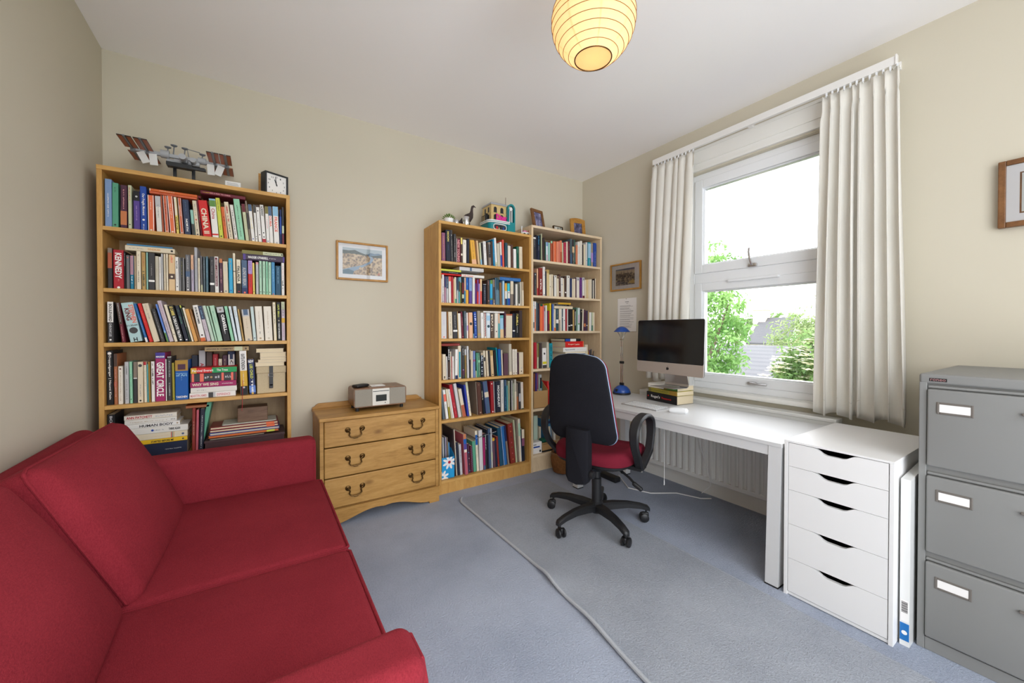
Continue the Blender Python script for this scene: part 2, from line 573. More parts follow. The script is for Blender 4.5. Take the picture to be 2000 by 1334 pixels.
for z0, z1 in ((1.66, 2.23), (.858, 1.472)):
    mb = MB(); mb.box((.066, WY0 + .105, z0), (.072, WY1 - .105, z1)); obj('window_pane', mb, M['glass'], win)
mb = MB(); mb.bbox((.012, -1.63, 1.60), (.03, -1.575, 1.625), .006); mb.tube([(.014, -1.60, 1.612), (.004, -1.598, 1.63), (0, -1.592, 1.66), (.004, -1.585, 1.70), (.006, -1.588, 1.727)], .007); obj('window_handle', mb, M['alu'], win, True)
mb = MB(); mb.bbox((.012, -1.63, .815), (.032, -1.575, .838), .006); mb.tube([(.014, -1.60, .828), (.004, -1.62, .826), (.004, -1.70, .828)], .007); obj('window_handle', mb, M['alu'], win, True)
mb = MB(); mb.bbox((.012, -1.76, 1.515), (.034, -1.44, 1.533), .005); obj('trickle_vent', mb, M['upvc'], win)
# unglazed frame of the added fill opening, behind the camera
mb = MB()
for x in (FX0, -2.25, -1.2, FX1 - .05):
    mb.box((x, -D - .08, FZ0), (x + .05, -D - .02, FZ1))
mb.box((FX0, -D - .08, FZ0), (FX1, -D - .02, FZ0 + .05)); mb.box((FX0, -D - .08, FZ1 - .05), (FX1, -D - .02, FZ1))
struct('fill_opening_frame', mb, M['upvc'])
# ------------------------------------------------------------------ bookcases
def bookcase(label, x0, x1, d, h, shelves, plinth, edge, side, back, overtop, group=None):
    t = thing('bookcase', label, 'bookcase', ((x0 + x1) / 2, -d / 2, 0))
    th = .019
    for a in (x0, x1 - th):
        mb = MB(); mb.bbox((a, -d, 0), (a + th, -.006, h - (th if overtop else 0)), .0012, side); obj('side_panel', mb, side, t)
    mb = MB()
    if overtop:
        mb.bbox((x0, -d - .003, h - .021), (x1, -.006, h), .0015, edge)
    else:
        mb.bbox((x0 + th, -d, h - th), (x1 - th, -.006, h), .0015, edge)
    obj('top_panel', mb, edge, t)
    for z in shelves:
        mb = MB(); mb.bbox((x0 + th, -d + .001, z - th), (x1 - th, -.012, z), .0012, edge); obj('shelf', mb, edge, t)
    mb = MB(); mb.box((x0 + th, -d + .006, 0), (x1 - th, -d + .022, plinth - th)); obj('plinth', mb, side, t)
    mb = MB(); mb.box((x0 + th, -.012, plinth - th), (x1 - th, -.006, h - th)); obj('back_panel', mb, back, t)
    return t
bookcase('wide honey oak bookcase behind the red sofa with a model and clock on top', -3.3683, -2.5683, .2797, 1.969, [1.681, 1.384, 1.120, .816, .527, .10], .10, M['oak_edge'], M['oak'], M['oakback'], True)
bookcase('honey oak bookcase next to the chest of drawers with a toy building on top', -1.6515, -.8432, .2994, 1.9614, [1.677, 1.378, 1.119, .820, .530, .097], .097, M['oak_edge'], M['oak'], M['oakback'], True)
bookcase('pale birch bookcase in the corner behind the office chair', -.8424, -.0345, .2994, 2.0463, [1.766, 1.470, 1.173, .856, .523, .139], .139, M['birch_edge'], M['birch'], M['birchback'], True)

# ------------------------------------------------------------------ chest of drawers
ch = thing('chest_of_drawers', 'rustic oak chest of three drawers with a radio on it', 'chest of drawers', (-2.05, -.2, 0))
cx0, cx1, cy = -2.428, -1.684, -.372
mb = MB(); mb.bbox((cx0 - .006, -.392, .637), (cx1 + .006, -.008, .659), .006); obj('top_board', mb, M['pine'], ch)
mb = MB()
mb.prism([(cx0 - .002, .659), (cx1 + .002, .659), (cx1 + .002, .668)] + [(cx1 - .01 - .03 * i / 6, .668 + .022 * (1 - (1 - i / 6) ** 2)) for i in range(7)] + [(cx0 + .04 - .03 * i / 6, .69 - .022 * (i / 6) ** 2) for i in range(7)] + [(cx0 - .002, .668)], -.022, -.008, 'y')
obj('backsplash', mb, M['pine'], ch)
for a in (cx0, cx1 - .022):
    mb = MB(); mb.bbox((a, cy, 0), (a + .022, -.012, .637), .002); obj('side_panel', mb, M['pine'], ch)
mb = MB(); mb.box((cx0 + .022, -.02, .08), (cx1 - .022, -.012, .637)); obj('back_panel', mb, M['oakback'], ch)
mb = MB(); mb.box((cx0 + .022, cy + .006, .09), (cx1 - .022, -.02, .106)); obj('bottom_board', mb, M['pine'], ch)
def swan_handle(parent, x, z, y):
    mb = MB()
    for s in (-1, 1):
        mb.lathe([(0, 0), (.016, 0), (.0165, .003), (.011, .006), (.006, .008), (.004, .016), (0, .016)], n=14, X=Matrix.Translation((x + s * .042, y, z + .012)) @ Matrix.Rotation(R(90), 4, 'X'))
    pts = [(-.042, .012), (-.035, .006), (-.032, -.006), (-.036, -.020), (-.026, -.032), (-.012, -.0345), (0, -.035), (.012, -.0345), (.026, -.032), (.036, -.020), (.032, -.006), (.035, .006), (.042, .012)]
    mb.tube([(x + a, y - .014 - .006 * (1 - abs(a) / .042), z + b) for a, b in pts], .0042, n=8)
    mb.tube([(x - .012, y - .0205, z - .035), (x, y - .021, z - .0355), (x + .012, y - .0205, z - .035)], .0062, n=8)
    obj('handle', mb, M['brass'], parent, True)
for z0, z1 in ((.480, .634), (.296, .474), (.112, .290)):
    mb = MB(); mb.bbox((cx0 + .024, cy - .006, z0), (cx1 - .024, cy + .012, z1), .005)
    dr = obj('drawer', mb, M['pine'], ch)
    mb = MB(); mb.box((cx0 + .04, cy + .012, z0 + .015), (cx1 - .04, -.05, z1 - .03)); obj('drawer_box', mb, M['pine'], dr)
    for x in (-2.232, -1.842):
        swan_handle(dr, x, (z0 + z1) / 2 + .005, cy - .006)
pl = [(cx0, .104), (cx0, 0), (cx0 + .07, 0)]
for i in range(13):
    t_ = i / 12
    pl.append((cx0 + .07 + .24 * t_, .012 + .05 * (3 * t_ ** 2 - 2 * t_ ** 3)))
mid = [(-2.11, .064), (-2.08, .062), (-2.056, .058), (-2.03, .062), (-2.0, .064)]
pl += mid
for i in range(13):
    t_ = 1 - i / 12
    pl.append((cx1 - .07 - .24 * t_, .012 + .05 * (3 * t_ ** 2 - 2 * t_ ** 3)))
pl += [(cx1 - .07, 0), (cx1, 0), (cx1, .104)]
mb = MB(); mb.prism(pl, cy - .008, cy + .01, 'y'); obj('plinth', mb, M['pine'], ch)

# ------------------------------------------------------------------ radio and its remote
ra = thing('radio', 'walnut and grey CD radio standing on the chest of drawers', 'radio', (-2.055, -.21, .66))
rx0, rx1, ry0, ry1, rz0, rz1 = -2.222, -1.886, -.292, -.105, .684, .806
mb = MB()
def rr(w, h, r, n=5):
    o = []
    for cx, cz, a0 in ((w - r, h - r, 0), (-w + r, h - r, 90), (-w + r, -h + r, 180), (w - r, -h + r, 270)):
        for i in range(n + 1):
            a = R(a0 + 90 * i / n)
            o.append((cx + r * math.cos(a), cz + r * math.sin(a)))
    return o
rc = ((rx0 + rx1) / 2, (rz0 + rz1) / 2)
rw, rh = (rx1 - rx0) / 2, (rz1 - rz0) / 2
mb.loft([[(rc[0] + a, y, rc[1] + b) for a, b in rr(rw, rh, .016)] for y in (ry1, ry0)])
obj('case', mb, M['walnut'], ra, True)
for s, a0, a1 in ((-1, rx0 + .006, rx0 + .112), (1, rx1 - .112, rx1 - .006)):
    mb = MB(); mb.bbox((a0, ry0 - .004, rz0 + .006), (a1, ry0, rz1 - .007), .004); obj('speaker_grille', mb, M['grille'], ra)
mb = MB(); mb.bbox((rx0 + .113, ry0 - .005, rz0 + .006), (rx1 - .113, ry0, rz1 - .007), .0015); obj('front_panel', mb, M['radiowhite'], ra)
mb = MB(); mb.box((rx0 + .116, ry0 - .0058, rz1 - .026), (rx1 - .116, ry0 - .005, rz1 - .022)); obj('disc_slot', mb, M['black_plastic'], ra)
mb = MB(); mb.bbox((-2.087, ry0 - .0065, .716), (-2.018, ry0 - .005, .758), .001); obj('display', mb, M['screen'], ra)
mb = MB(); mb.disc((-2.027, ry0 - .0056, .704), .0035, 'y'); obj('button', mb, M['black_plastic'], ra)
mb = MB(); mb.bbox((-2.1, -.235, rz1), (-2.01, -.15, rz1 + .003), .001); mb.box((-2.07, -.21, rz1 + .003), (-2.04, -.175, rz1 + .0036), M['upvc']); obj('control_panel', mb, M['radiowhite'], ra)
for x in (rx0 + .025, rx1 - .025):
    for y in (ry0 + .025, ry1 - .025):
        mb = MB(); mb.cyl((x, y, .659), (x, y, rz0 + .002), .011); obj('foot', mb, M['rubber'], ra)
mb = MB(); mb.rbox((0, 0, .0105), (.028, .05, .009), .008, .002, seg=2, n=4, X=Matrix.Translation((-2.165, -.215, rz1 - .0005)) @ Matrix.Rotation(R(-60), 4, 'Z'))
tag(obj('remote_control', mb, M['black_plastic'], smooth=True), 'small black remote control lying on top of the radio', 'remote control')

# ------------------------------------------------------------------ sofa
so = thing('sofa', 'crimson two seat sofa along the plain wall', 'sofa', (-2.93, -1.365, 0))
sy0, sy1, sx0, sx1 = -2.262, -.468, -3.40, -2.47
mb = MB(); mb.rbox(((sx0 + sx1) / 2, (sy0 + sy1) / 2, .165), ((sx1 - sx0) / 2 - .01, (sy1 - sy0) / 2 - .01, .095), .02, seg=2); obj('base_frame', mb, M['sofa'], so, True)
for x in (sx0 + .08, sx1 - .08):
    for y in (sy0 + .08, sy1 - .08):
        mb = MB(); mb.lathe([(.028, .08), (.022, 0)], (x, y, 0), 12); mb.box((x - .02, y - .02, .06), (x + .02, y + .02, .075)); obj('foot', mb, M['brownframe'], so, True)
def piping(pts, parent, r=.0055, closed=False):
    mb = MB(); mb.tube(pts, r, n=8, closed=closed); obj('piping', mb, M['sofa'], parent, True)
for y0, y1, s in ((sy1 - .128, sy1, 1), (sy0, sy0 + .128, -1)):
    c = (y0 + y1) / 2
    mb = MB(); mb.rbox(((sx0 + sx1) / 2, c, .335), ((sx1 - sx0) / 2, .064, .265), .032, .010, seg=4, n=8, axis=1)
    arm = obj('arm', mb, M['sofa'], so, True)
    e = .052
    piping([(sx1 - .006, c - e, .09), (sx1 - .006, c - e, .555), (sx1 - .006, c - e + .02, .583), (sx1 - .006, c + e - .02, .583), (sx1 - .006, c + e, .555), (sx1 - .006, c + e, .09)], arm)
mb = MB()
mb.rbox((-3.358, (sy0 + sy1) / 2, .42), (.042, (sy1 - sy0) / 2 - .02, .335), .04, seg=4)
obj('back_frame', mb, M['sofa'], so, True)
ymid = -1.388
for y0, y1 in ((ymid + .002, sy1 - .131), (sy0 + .131, ymid - .002)):
    c = (y0 + y1) / 2
    mb = MB(); mb.rbox((-2.825, c, .305), (.38, (y1 - y0) / 2, .082), .03, .016, seg=3, n=10, axis=2)
    cu = obj('seat_cushion', mb, M['sofa'], so, True)
    xa, xb, hy = -3.195, -2.449, (y1 - y0) / 2 - .004
    for z in (.378, .232):
        piping([(xa, c - hy, z), (xb - .012, c - hy, z), (xb, c - hy + .012, z), (xb, c + hy - .012, z), (xb - .012, c + hy, z), (xa, c + hy, z)], cu)
for i, (y0, y1) in enumerate(((ymid + .022, sy1 - .145), (sy0 + .15, ymid - .02))):
    c = (y0 + y1) / 2
    X = Matrix.Translation((-3.162 if i == 0 else -3.19, c, .566)) @ Matrix.Rotation(R(-26 if i == 0 else -27), 4, 'Y') @ Matrix.Rotation(R(-1.5 if i == 0 else 2), 4, 'X')
    mb = MB(); mb.rbox((0, 0, 0), (.060, (y1 - y0) / 2, .247), .042, .050, seg=4, n=12, axis=0, X=X)
    cu = obj('back_cushion', mb, M['sofa'], so, True)
    hy, hz = (y1 - y0) / 2 - .001, .246
    for sx in (.026,):
        piping([tuple(X @ Vector(p)) for p in [(sx, -hy, -hz + .03), (sx, -hy, hz - .03), (sx, -hy + .008, hz - .008), (sx, -hy + .03, hz), (sx, hy - .03, hz), (sx, hy - .008, hz - .008), (sx, hy, hz - .03), (sx, hy, -hz + .03), (sx, hy - .03, -hz), (sx, -hy + .03, -hz)]], cu, .005, True)

# ------------------------------------------------------------------ carpet runner under the chair
ru = thing('rug', 'grey blue carpet runner laid over the fitted carpet under the office chair', 'rug', (-1.2, -1.8, 0))
def edge_x(y):
    pts = [(-.44, -1.57), (-1.30, -1.566), (-1.42, -1.574), (-1.52, -1.588), (-1.75, -1.60), (-2.068, -1.641), (-2.5, -1.672), (-3.6, -1.70)]
    for (a, xa), (b, xb) in zip(pts, pts[1:]):
        if y >= b:
            t_ = (a - y) / (a - b)
            return xa + (xb - xa) * t_
    return -1.7
def lift(y):
    return .016 * math.exp(-((y + 1.46) / .09) ** 2) + .008 * math.exp(-((y + 1.78) / .12) ** 2) + .004 * math.exp(-((y + 2.2) / .2) ** 2)
ys = [-.44 - .03 * i for i in range(106)]
V, F = [], []
nx = 18
for y in ys:
    x0 = edge_x(y) + (.03 if y > -.445 else .01 if y > -.475 else 0)
    x1 = -.833 - (.02 if y > -.445 else 0)
    for i in range(nx + 1):
        u = i / nx
        V.append((x0 + (x1 - x0) * u, y, .005 + lift(y) * max(0, 1 - u * 5) ** 2 + .0008 * math.sin(9 * y + 7 * u)))
top = len(V)
for k in range(len(ys) - 1):
    for i in range(nx):
        a = k * (nx + 1) + i
        F.append((a, a + nx + 1, a + nx + 2, a + 1))
mb = MB(); mb.add(V, F)
V2 = [(p[0], p[1], .001) for p in V]
bd = [i for i in range(nx + 1)] + [k * (nx + 1) + nx for k in range(1, len(ys))] + [(len(ys) - 1) * (nx + 1) + i for i in range(nx - 1, -1, -1)] + [k * (nx + 1) for k in range(len(ys) - 2, 0, -1)]
for a, b in zip(bd, bd[1:] + bd[:1]):
    mb.face([V[a], V[b], V2[b], V2[a]])
obj('pile', mb, M['runner'], ru, True)
mb = MB(); mb.tube([(edge_x(y) + (.03 if y > -.445 else .01 if y > -.475 else 0) - .002, y, .008 + lift(y)) for y in ys], .008, n=8); obj('bound_edge', mb, M['binding'], ru, True)
mb = MB(); mb.tube([(-.831, y, .004) for y in ys], .003, n=6); obj('bound_edge', mb, M['runner'], ru, True)

# ------------------------------------------------------------------ desk
dk = thing('desk', 'long white desk in front of the window', 'desk', (-.455, -1.39, 0))
DX0, DX1, DY0, DY1, DZ = -.748, -.165, -2.1, -.685, .667
mb = MB(); mb.bbox((DX0, DY0, DZ - .018), (DX1, DY1, DZ), .0015); obj('desk_top', mb, M['desk'], dk)
mb = MB()
mb.box((DX0 + .006, DY0 + .05, .603), (DX0 + .024, DY1 - .05, DZ - .018)); mb.box((DX1 - .024, DY0 + .05, .603), (DX1 - .006, DY1 - .05, DZ - .018))
mb.box((DX0 + .05, DY0 + .006, .603), (DX1 - .05, DY0 + .024, DZ - .018)); mb.box((DX0 + .05, DY1 - .024, .603), (DX1 - .05, DY1 - .006, DZ - .018))
obj('apron_frame', mb, M['desk'], dk)
for sx, x in ((-1, DX0 + .03), (1, DX1 - .03)):
    for sy, y in ((-1, DY0 + .03), (1, DY1 - .03)):
        mb = MB()
        fl = .012 if sy < 0 else -.012
        mb.loft([[(x + a * .027, y + b * .027 + o, z) for a, b in ((-1, -1), (1, -1), (1, 1), (-1, 1))] for z, o in ((.006, fl), (DZ - .018, 0))])
        lg = obj('leg', mb, M['desk'], dk)
        mb = MB(); mb.box((x - .028, y - .028 + fl, 0), (x + .028, y + .028 + fl, .007)); obj('foot_cap', mb, M['rubber'], lg)

# ------------------------------------------------------------------ white drawer unit
dw = thing('drawer_unit', 'white five drawer unit between the desk and the grey filing cabinet', 'drawer unit', (-.456, -2.29, 0))
ax0, ax1, ay0, ay1, az = -.747, -.165, -2.471, -2.109, .692
for y in (ay0, ay1 - .014):
    mb = MB(); mb.bbox((ax0, y, 0), (ax1, y + .014, az - .009), .001); obj('side_panel', mb, M['white_unit'], dw)
mb = MB(); mb.bbox((ax0, ay0, az - .009), (ax1, ay1, az), .001); obj('top_panel', mb, M['white_unit'], dw)
mb = MB(); mb.box((ax0 + .004, ay0 + .014, .004), (ax1, ay1 - .014, .016)); obj('bottom_panel', mb, M['white_unit'], dw)
mb = MB(); mb.box((ax1 - .008, ay0 + .014, .016), (ax1 - .002, ay1 - .014, az - .009)); obj('back_panel', mb, M['white_unit'], dw)
lines = [.681, .577, .472, .320, .167, .018]
for zt, zb in zip(lines, lines[1:]):
    y0, y1 = ay0 + .0165, ay1 - .0165
    w_ = y1 - y0
    poly = [(y0, zb + .0015), (y1, zb + .0015), (y1, zt)]
    nt_ = [(.27, 0), (.31, .003), (.345, .010), (.38, .018), (.42, .022), (.58, .022), (.62, .018), (.655, .010), (.69, .003), (.73, 0)]
    poly += [(y1 - w_ * a, zt - d_) for a, d_ in nt_] + [(y0, zt)]
    mb = MB(); mb.prism(poly, ax0 + .001, ax0 + .017, 'x')
    dr = obj('drawer', mb, M['white_unit'], dw)
    mb = MB()
    mb.box((ax0 + .017, y0 + .008, zb + .012), (ax1 - .02, y0 + .014, zt - .03)); mb.box((ax0 + .017, y1 - .014, zb + .012), (ax1 - .02, y1 - .008, zt - .03))
    mb.box((ax0 + .017, y0 + .008, zb + .008), (ax1 - .02, y1 - .008, zb + .012)); mb.box((ax1 - .03, y0 + .014, zb + .012), (ax1 - .024, y1 - .014, zt - .03))
    obj('drawer_box', mb, M['filedark'], dr)

# ------------------------------------------------------------------ grey filing cabinet
fc = thing('filing_cabinet', 'grey steel three drawer filing cabinet', 'filing cabinet', (-.345, -2.745, 0))
fx0, fx1, fy0, fy1 = -.655, -.035, -2.975, -2.515
for y in (fy0, fy1 - .02):
    mb = MB(); mb.bbox((fx0, y, 0), (fx1, y + .02, .99), .002); obj('side_panel', mb, M['filegrey'], fc)
mb = MB(); mb.rbox(((fx0 + fx1) / 2, (fy0 + fy1) / 2, 1.003), ((fx1 - fx0) / 2 + .001, (fy1 - fy0) / 2 + .001, .018), .009, seg=3); obj('top_panel', mb, M['filegrey'], fc, True)
mb = MB(); mb.box((fx0 + .012, fy0 + .02, .02), (fx0 + .02, fy1 - .02, .985)); obj('inner_frame', mb, M['filegrey'], fc)
mb = MB(); mb.box((fx1 - .006, fy0 + .02, .02), (fx1, fy1 - .02, .985)); obj('back_panel', mb, M['filegrey'], fc)
mb = MB(); mb.bbox((fx0 + .002, fy0 + .02, 0), (fx0 + .012, fy1 - .02, .046), .002); obj('plinth', mb, M['filegrey'], fc)
for z0, z1 in ((.684, .966), (.366, .648), (.052, .330)):
    mb = MB(); mb.rbox((fx0 + .003, (fy0 + fy1) / 2, (z0 + z1) / 2), (.011, .2085, (z1 - z0) / 2), .006, seg=2)
    dr = obj('drawer', mb, M['filegrey'], fc, True)
    mb = MB(); mb.bbox((fx0 + .002, fy0 + .022, z1 + .004), (fx0 + .014, fy1 - .022, z1 + .013), .002); obj('pull_lip', mb, M['filegrey'], dr)
    zc = z1 - .066
    ya, yb = fy1 - .135, fy1 - .046
    mb = MB(); ring(mb, ya, yb, zc - .0215, zc + .0215, .0075, fx0 - .0105, fx0 - .007); lh = obj('label_holder', mb, M['filedark'], dr)
    mb = MB(); mb.box((fx0 - .0095, ya + .0075, zc - .014), (fx0 - .0075, yb - .0075, zc + .014)); obj('card', mb, M['paper'], lh)
    mb = MB(); mb.bbox((fx0 - .02, fy0 + .19, zc + .006), (fx0 - .007, fy1 - .235, zc + .014), .003); obj('grip', mb, M['filedark'], dr)
mb = MB(); mb.rbox((fx0 - .0005, fy1 - .048, 1.0005), (.0012, .0225, .0062), .0011, seg=1, m=M['black_plastic'])
put_text(mb, 'roneo', (fx0 - .0022, fy1 - .029, .9965), (0, -1, 0), (0, 0, 1), .038, .0075, mat('badge_rose', (176, 128, 128), .4), 0.0)
obj('badge', mb, None, fc)
# wrapped canvas standing in the gap
cv = thing('boxed_canvas', 'thin white wrapped canvas standing in the gap beside the filing cabinet', 'canvas', (-.45, -2.492, 0))
mb = MB(); mb.prism([(-.70, 0), (-.24, 0), (-.24, .66), (-.70, .625)], -2.505, -2.478, 'y'); obj('wrapped_board', mb, mat('shrink_wrap', (226, 226, 224), .15), cv)
mb = MB()
mb.box((-.7012, -2.504, .02), (-.70, -2.479, .085), mat('label_blue', (30, 110, 180), .4))
mb.box((-.7012, -2.502, .092), (-.70, -2.481, .17), M['paper'])
for i in range(14):
    mb.box((-.7016, -2.500, .125 + i * .003), (-.7012, -2.483, .1262 + i * .003 + (i % 3) * .0005), M['black_plastic'])
mb.disc((-.7018, -2.4915, .05), .008, 'x', M['paper'])
obj('product_label', mb, None, cv)

# ------------------------------------------------------------------ radiator
rd = thing('radiator', 'long white panel radiator under the window behind the desk', 'radiator', (-.07, -1.43, .12))
qy0, qy1 = -2.095, -.80
mb = MB()
prof = []
n_ = int((qy1 - qy0) / .05)
for i in range(n_):
    y = qy0 + .02 + i * (qy1 - qy0 - .04) / n_
    s_ = (qy1 - qy0 - .04) / n_
    prof += [(-.098, y), (-.1, y + s_ * .08), (-.111, y + s_ * .22), (-.113, y + s_ * .3), (-.113, y + s_ * .6), (-.111, y + s_ * .68), (-.1, y + s_ * .82), (-.098, y + s_ * .9)]
poly = [(-.09, qy0 + .005)] + prof + [(-.098, qy1 - .015), (-.09, qy1 - .005)]
mb.prism(poly, .155, .655, 'z')
mb.rbox((-.098, (qy0 + qy1) / 2, .142), (.013, (qy1 - qy0) / 2, .016), .006, seg=2); mb.rbox((-.098, (qy0 + qy1) / 2, .665), (.013, (qy1 - qy0) / 2, .014), .006, seg=2)
obj('panel', mb, M['radiator'], rd)
mb = MB(); mb.bbox((-.114, qy0 - .002, .676), (-.022, qy1 + .002, .697), .004)
for y in (qy0, qy1 - .002):
    mb.box((-.112, y, .15), (-.024, y + .002, .68))
obj('top_cover', mb, M['radiator'], rd)
mb = MB(); mb.box((-.09, qy0 + .01, .15), (-.03, qy1 - .01, .66)); obj('rear_panel', mb, M['radiator'], rd)
mb = MB(); mb.tube([(-.06, qy1 + .02, 0), (-.06, qy1 + .02, .16)], .0085, n=10); mb.cyl((-.06, qy1 + .02, .14), (-.06, qy1 - .01, .15), .008); mb.lathe([(.012, 0), (.02, .01), (.02, .05), (.014, .06)], (-.06, qy1 + .02, .155), 14); obj('valve', mb, M['gloss_white'], rd, True)
# ------------------------------------------------------------------ curtain rail and curtains
cr = thing('curtain_rail', 'white curtain rail across the top of the window', 'curtain rail', (-.08, -1.61, 2.48))
mb = MB(); mb.bbox((-.108, -2.318, 2.486), (-.096, -.912, 2.522), .002); mb.box((-.108, -2.316, 2.481), (-.088, -.914, 2.488)); obj('rail', mb, M['white_metal'], cr)
for y in (-2.3, -1.61, -.93):
    mb = MB(); mb.box((-.098, y - .012, 2.5), (0, y + .012, 2.512)); mb.box((-.012, y - .015, 2.49), (0, y + .015, 2.53)); obj('bracket', mb, M['white_metal'], cr)
mb = MB(); mb.bbox((-.112, -2.322, 2.478), (-.086, -2.314, 2.527), .002); obj('end_cap', mb, M['white_metal'], cr)
def curtain(name, label, top, bot, zt, zb, nf, seed, hem, gl):
    """gathered curtain: folds are tight at the heading and open out lower down"""
    rnd = random.Random(seed)
    t = thing(name, label, 'curtain', (-.1, (bot[0] + bot[1]) / 2, zb), 0, 'window curtains')
    cols = nf * 12
    ph = [rnd.uniform(-.6, .6) for _ in range(nf + 2)]
    am = [rnd.uniform(.6, 1.25) for _ in range(nf + 2)]
    rows = 40
    V, F = [], []
    for r in range(rows + 1):
        k = r / rows
        z = zt + (zb - zt) * k
        for c in range(cols + 1):
            u = c / cols
            f = nf * min(.9999, max(0, u + .030 * math.sin(2 * PI * (1.4 * u + seed * .13)) * math.sin(PI * u) + .022 * math.sin(2 * PI * 3.3 * u + seed) * math.sin(PI * u)))
            i = int(f); w = f - i
            p0 = ph[i] * (1 - w) + ph[i + 1] * w
            a0 = am[i] * (1 - w) + am[i + 1] * w
            ya = top[0] + (top[1] - top[0]) * u
            yb = bot[0] + (bot[1] - bot[0]) * u
            y = ya + (yb - ya) * min(1, k * 1.1)
            amp = .010 + .016 * min(1, k * 2.2) * a0
            s_ = 2 * PI * f + p0 * min(1, k * 3) + .35 * math.sin(3.1 * k + i)
            x = -.106 + amp * math.sin(s_) * .9 + .004 * math.sin(5 * k + 4 * u)
            y += .014 * math.cos(s_) * (1 if k > .05 else .4)
            zz = z - (.012 * math.sin(s_ * .5) * k if k > .9 else 0) + (.01 * abs(math.sin(s_)) * (-1) if k < .03 else 0)
            V.append((x, y, zz))
    for r in range(rows):
        for c in range(cols):
            a = r * (cols + 1) + c
            F.append((a, a + 1, a + cols + 2, a + cols + 1))
    mb = MB(); mb.add(V, F)
    o = obj('curtain_panel', mb, M['curtain'], t, True)
    so_ = o.modifiers.new('thickness', 'SOLIDIFY'); so_.thickness = .0022
    # stitched hem line along the foot and heading hooks along the top
    mb = MB()
    for c in range(0, cols):
        pass
    r = rows - 2
    for c in range(cols):
        a, b = V[r * (cols + 1) + c], V[r * (cols + 1) + c + 1]
        mb.face([(a[0] - .0016, a[1], a[2]), (b[0] - .0016, b[1], b[2]), (b[0] - .0016, b[1], b[2] - .0018), (a[0] - .0016, a[1], a[2] - .0018)])
    obj('hem_stitching', mb, mat('hem_thread', (206, 198, 180), .9), o)
    for i in range(gl):
        y = top[0] + (top[1] - top[0]) * (i + .5) / gl
        mb = MB(); mb.box((-.104, y - .004, 2.462), (-.098, y + .004, 2.484)); mb.tube([(-.101, y, 2.465), (-.108, y, 2.455), (-.1, y, zt - .012)], .002, n=5); obj('curtain_hook', mb, M['upvc'], t)
curtain('curtain', 'cream curtain gathered on the filing cabinet side of the window', (-2.025, -2.335), (-2.005, -2.372), 2.468, .722, 7, 3, True, 12)
curtain('curtain', 'cream curtain gathered on the bookcase side of the window', (-1.268, -.918), (-1.215, -.872), 2.470, .79, 6, 11, True, 12)

# ------------------------------------------------------------------ office chair (local frame: faces +x)
oc = thing('office_chair', 'black swivel office chair with maroon seat on the carpet runner', 'office chair', (-.985, -1.185, .0045), R(19))
L = dict(parent=oc, local=True)
bp, bf = M['black_plastic'], M['black_fabric']
mb = MB(); mb.lathe([(0, .062), (.036, .062), (.043, .075), (.043, .118), (.034, .126), (.03, .13)], n=20); obj('hub', mb, bp, smooth=True, **L)
mb = MB(); mb.lathe([(.029, .12), (.029, .27), (.022, .275), (.022, .385), (.0, .385)], n=20); obj('gas_lift', mb, bp, smooth=True, **L)
for k in range(5):
    a = R(111 + 72 * k - 19)
    X = Matrix.Rotation(a, 4, 'Z')
    rings = []
    for r, z, w, h in ((.03, .098, .030, .022), (.10, .106, .027, .020), (.19, .108, .023, .016), (.27, .098, .020, .014), (.315, .085, .018, .013), (.325, .076, .013, .010)):
        rings.append([(r, w, z - h), (r, w, z + h * .5), (r, w * .6, z + h), (r, -w * .6, z + h), (r, -w, z + h * .5), (r, -w, z - h)])
    mb = MB(); mb.loft(rings, X=X); arm = obj('base_arm', mb, bp, smooth=True, **L)
    mb = MB()
    T = X @ Matrix.Translation((.305, 0, 0)) @ Matrix.Rotation(R(25 + 50 * k), 4, 'Z')
    for s in (-1, 1):
        mb.lathe([(0, -.009), (.019, -.009), (.0265, -.004), (.0265, .004), (.019, .009), (0, .009)], n=16, X=T @ Matrix.Translation((.012, s * .0165, .0265)) @ Matrix.Rotation(R(90), 4, 'X'))
    mb.rbox((.006, 0, .04), (.022, .009, .016), .007, seg=2, X=T)
    mb.cyl((0, 0, .04), (0, 0, .074), .0065, X=T)
    obj('caster', mb, bp, parent=arm, smooth=True, local=True)
# seat
def rloft(mb, outline, levels, m=None):
    """stack of scaled outlines: levels are (z, scale)"""
    n = len(outline)
    cx = sum(p[0] for p in outline) / n; cy = sum(p[1] for p in outline) / n
    mb.loft([[(cx + (p[0] - cx) * s, cy + (p[1] - cy) * s, z + dz(p) if callable(dz) else z) for p in outline] for z, s, dz in levels], m)
seat_o = []
for i in range(40):
    a = 2 * PI * i / 40
    ca, sa = math.cos(a), math.sin(a)
    e = .55
    seat_o.append((.04 + .225 * math.copysign(abs(ca) ** e, ca), .245 * math.copysign(abs(sa) ** e, sa) * (1 + .04 * ca)))
dish = lambda p: -.020 * max(0, (p[0] - .12) / .16) ** 2 + .014 * (p[1] / .245) ** 2
z0_ = lambda p: 0.0
mb = MB(); rloft(mb, seat_o, [(.402, .93, z0_), (.408, .985, z0_), (.425, 1.0, z0_), (.445, 1.0, dish), (.462, .965, dish), (.471, .90, dish), (.470, .75, dish), (.462, .4, lambda p: 0), (.461, .02, lambda p: 0)]); obj('seat', mb, M['chair_red'], smooth=True, **L)
mb = MB(); rloft(mb, seat_o, [(.362, .55, z0_), (.372, .80, z0_), (.392, .95, z0_), (.404, .96, z0_)]); mb.box((-.10, -.075, .345), (.12, .075, .372)); obj('seat_shell', mb, bp, smooth=True, **L)
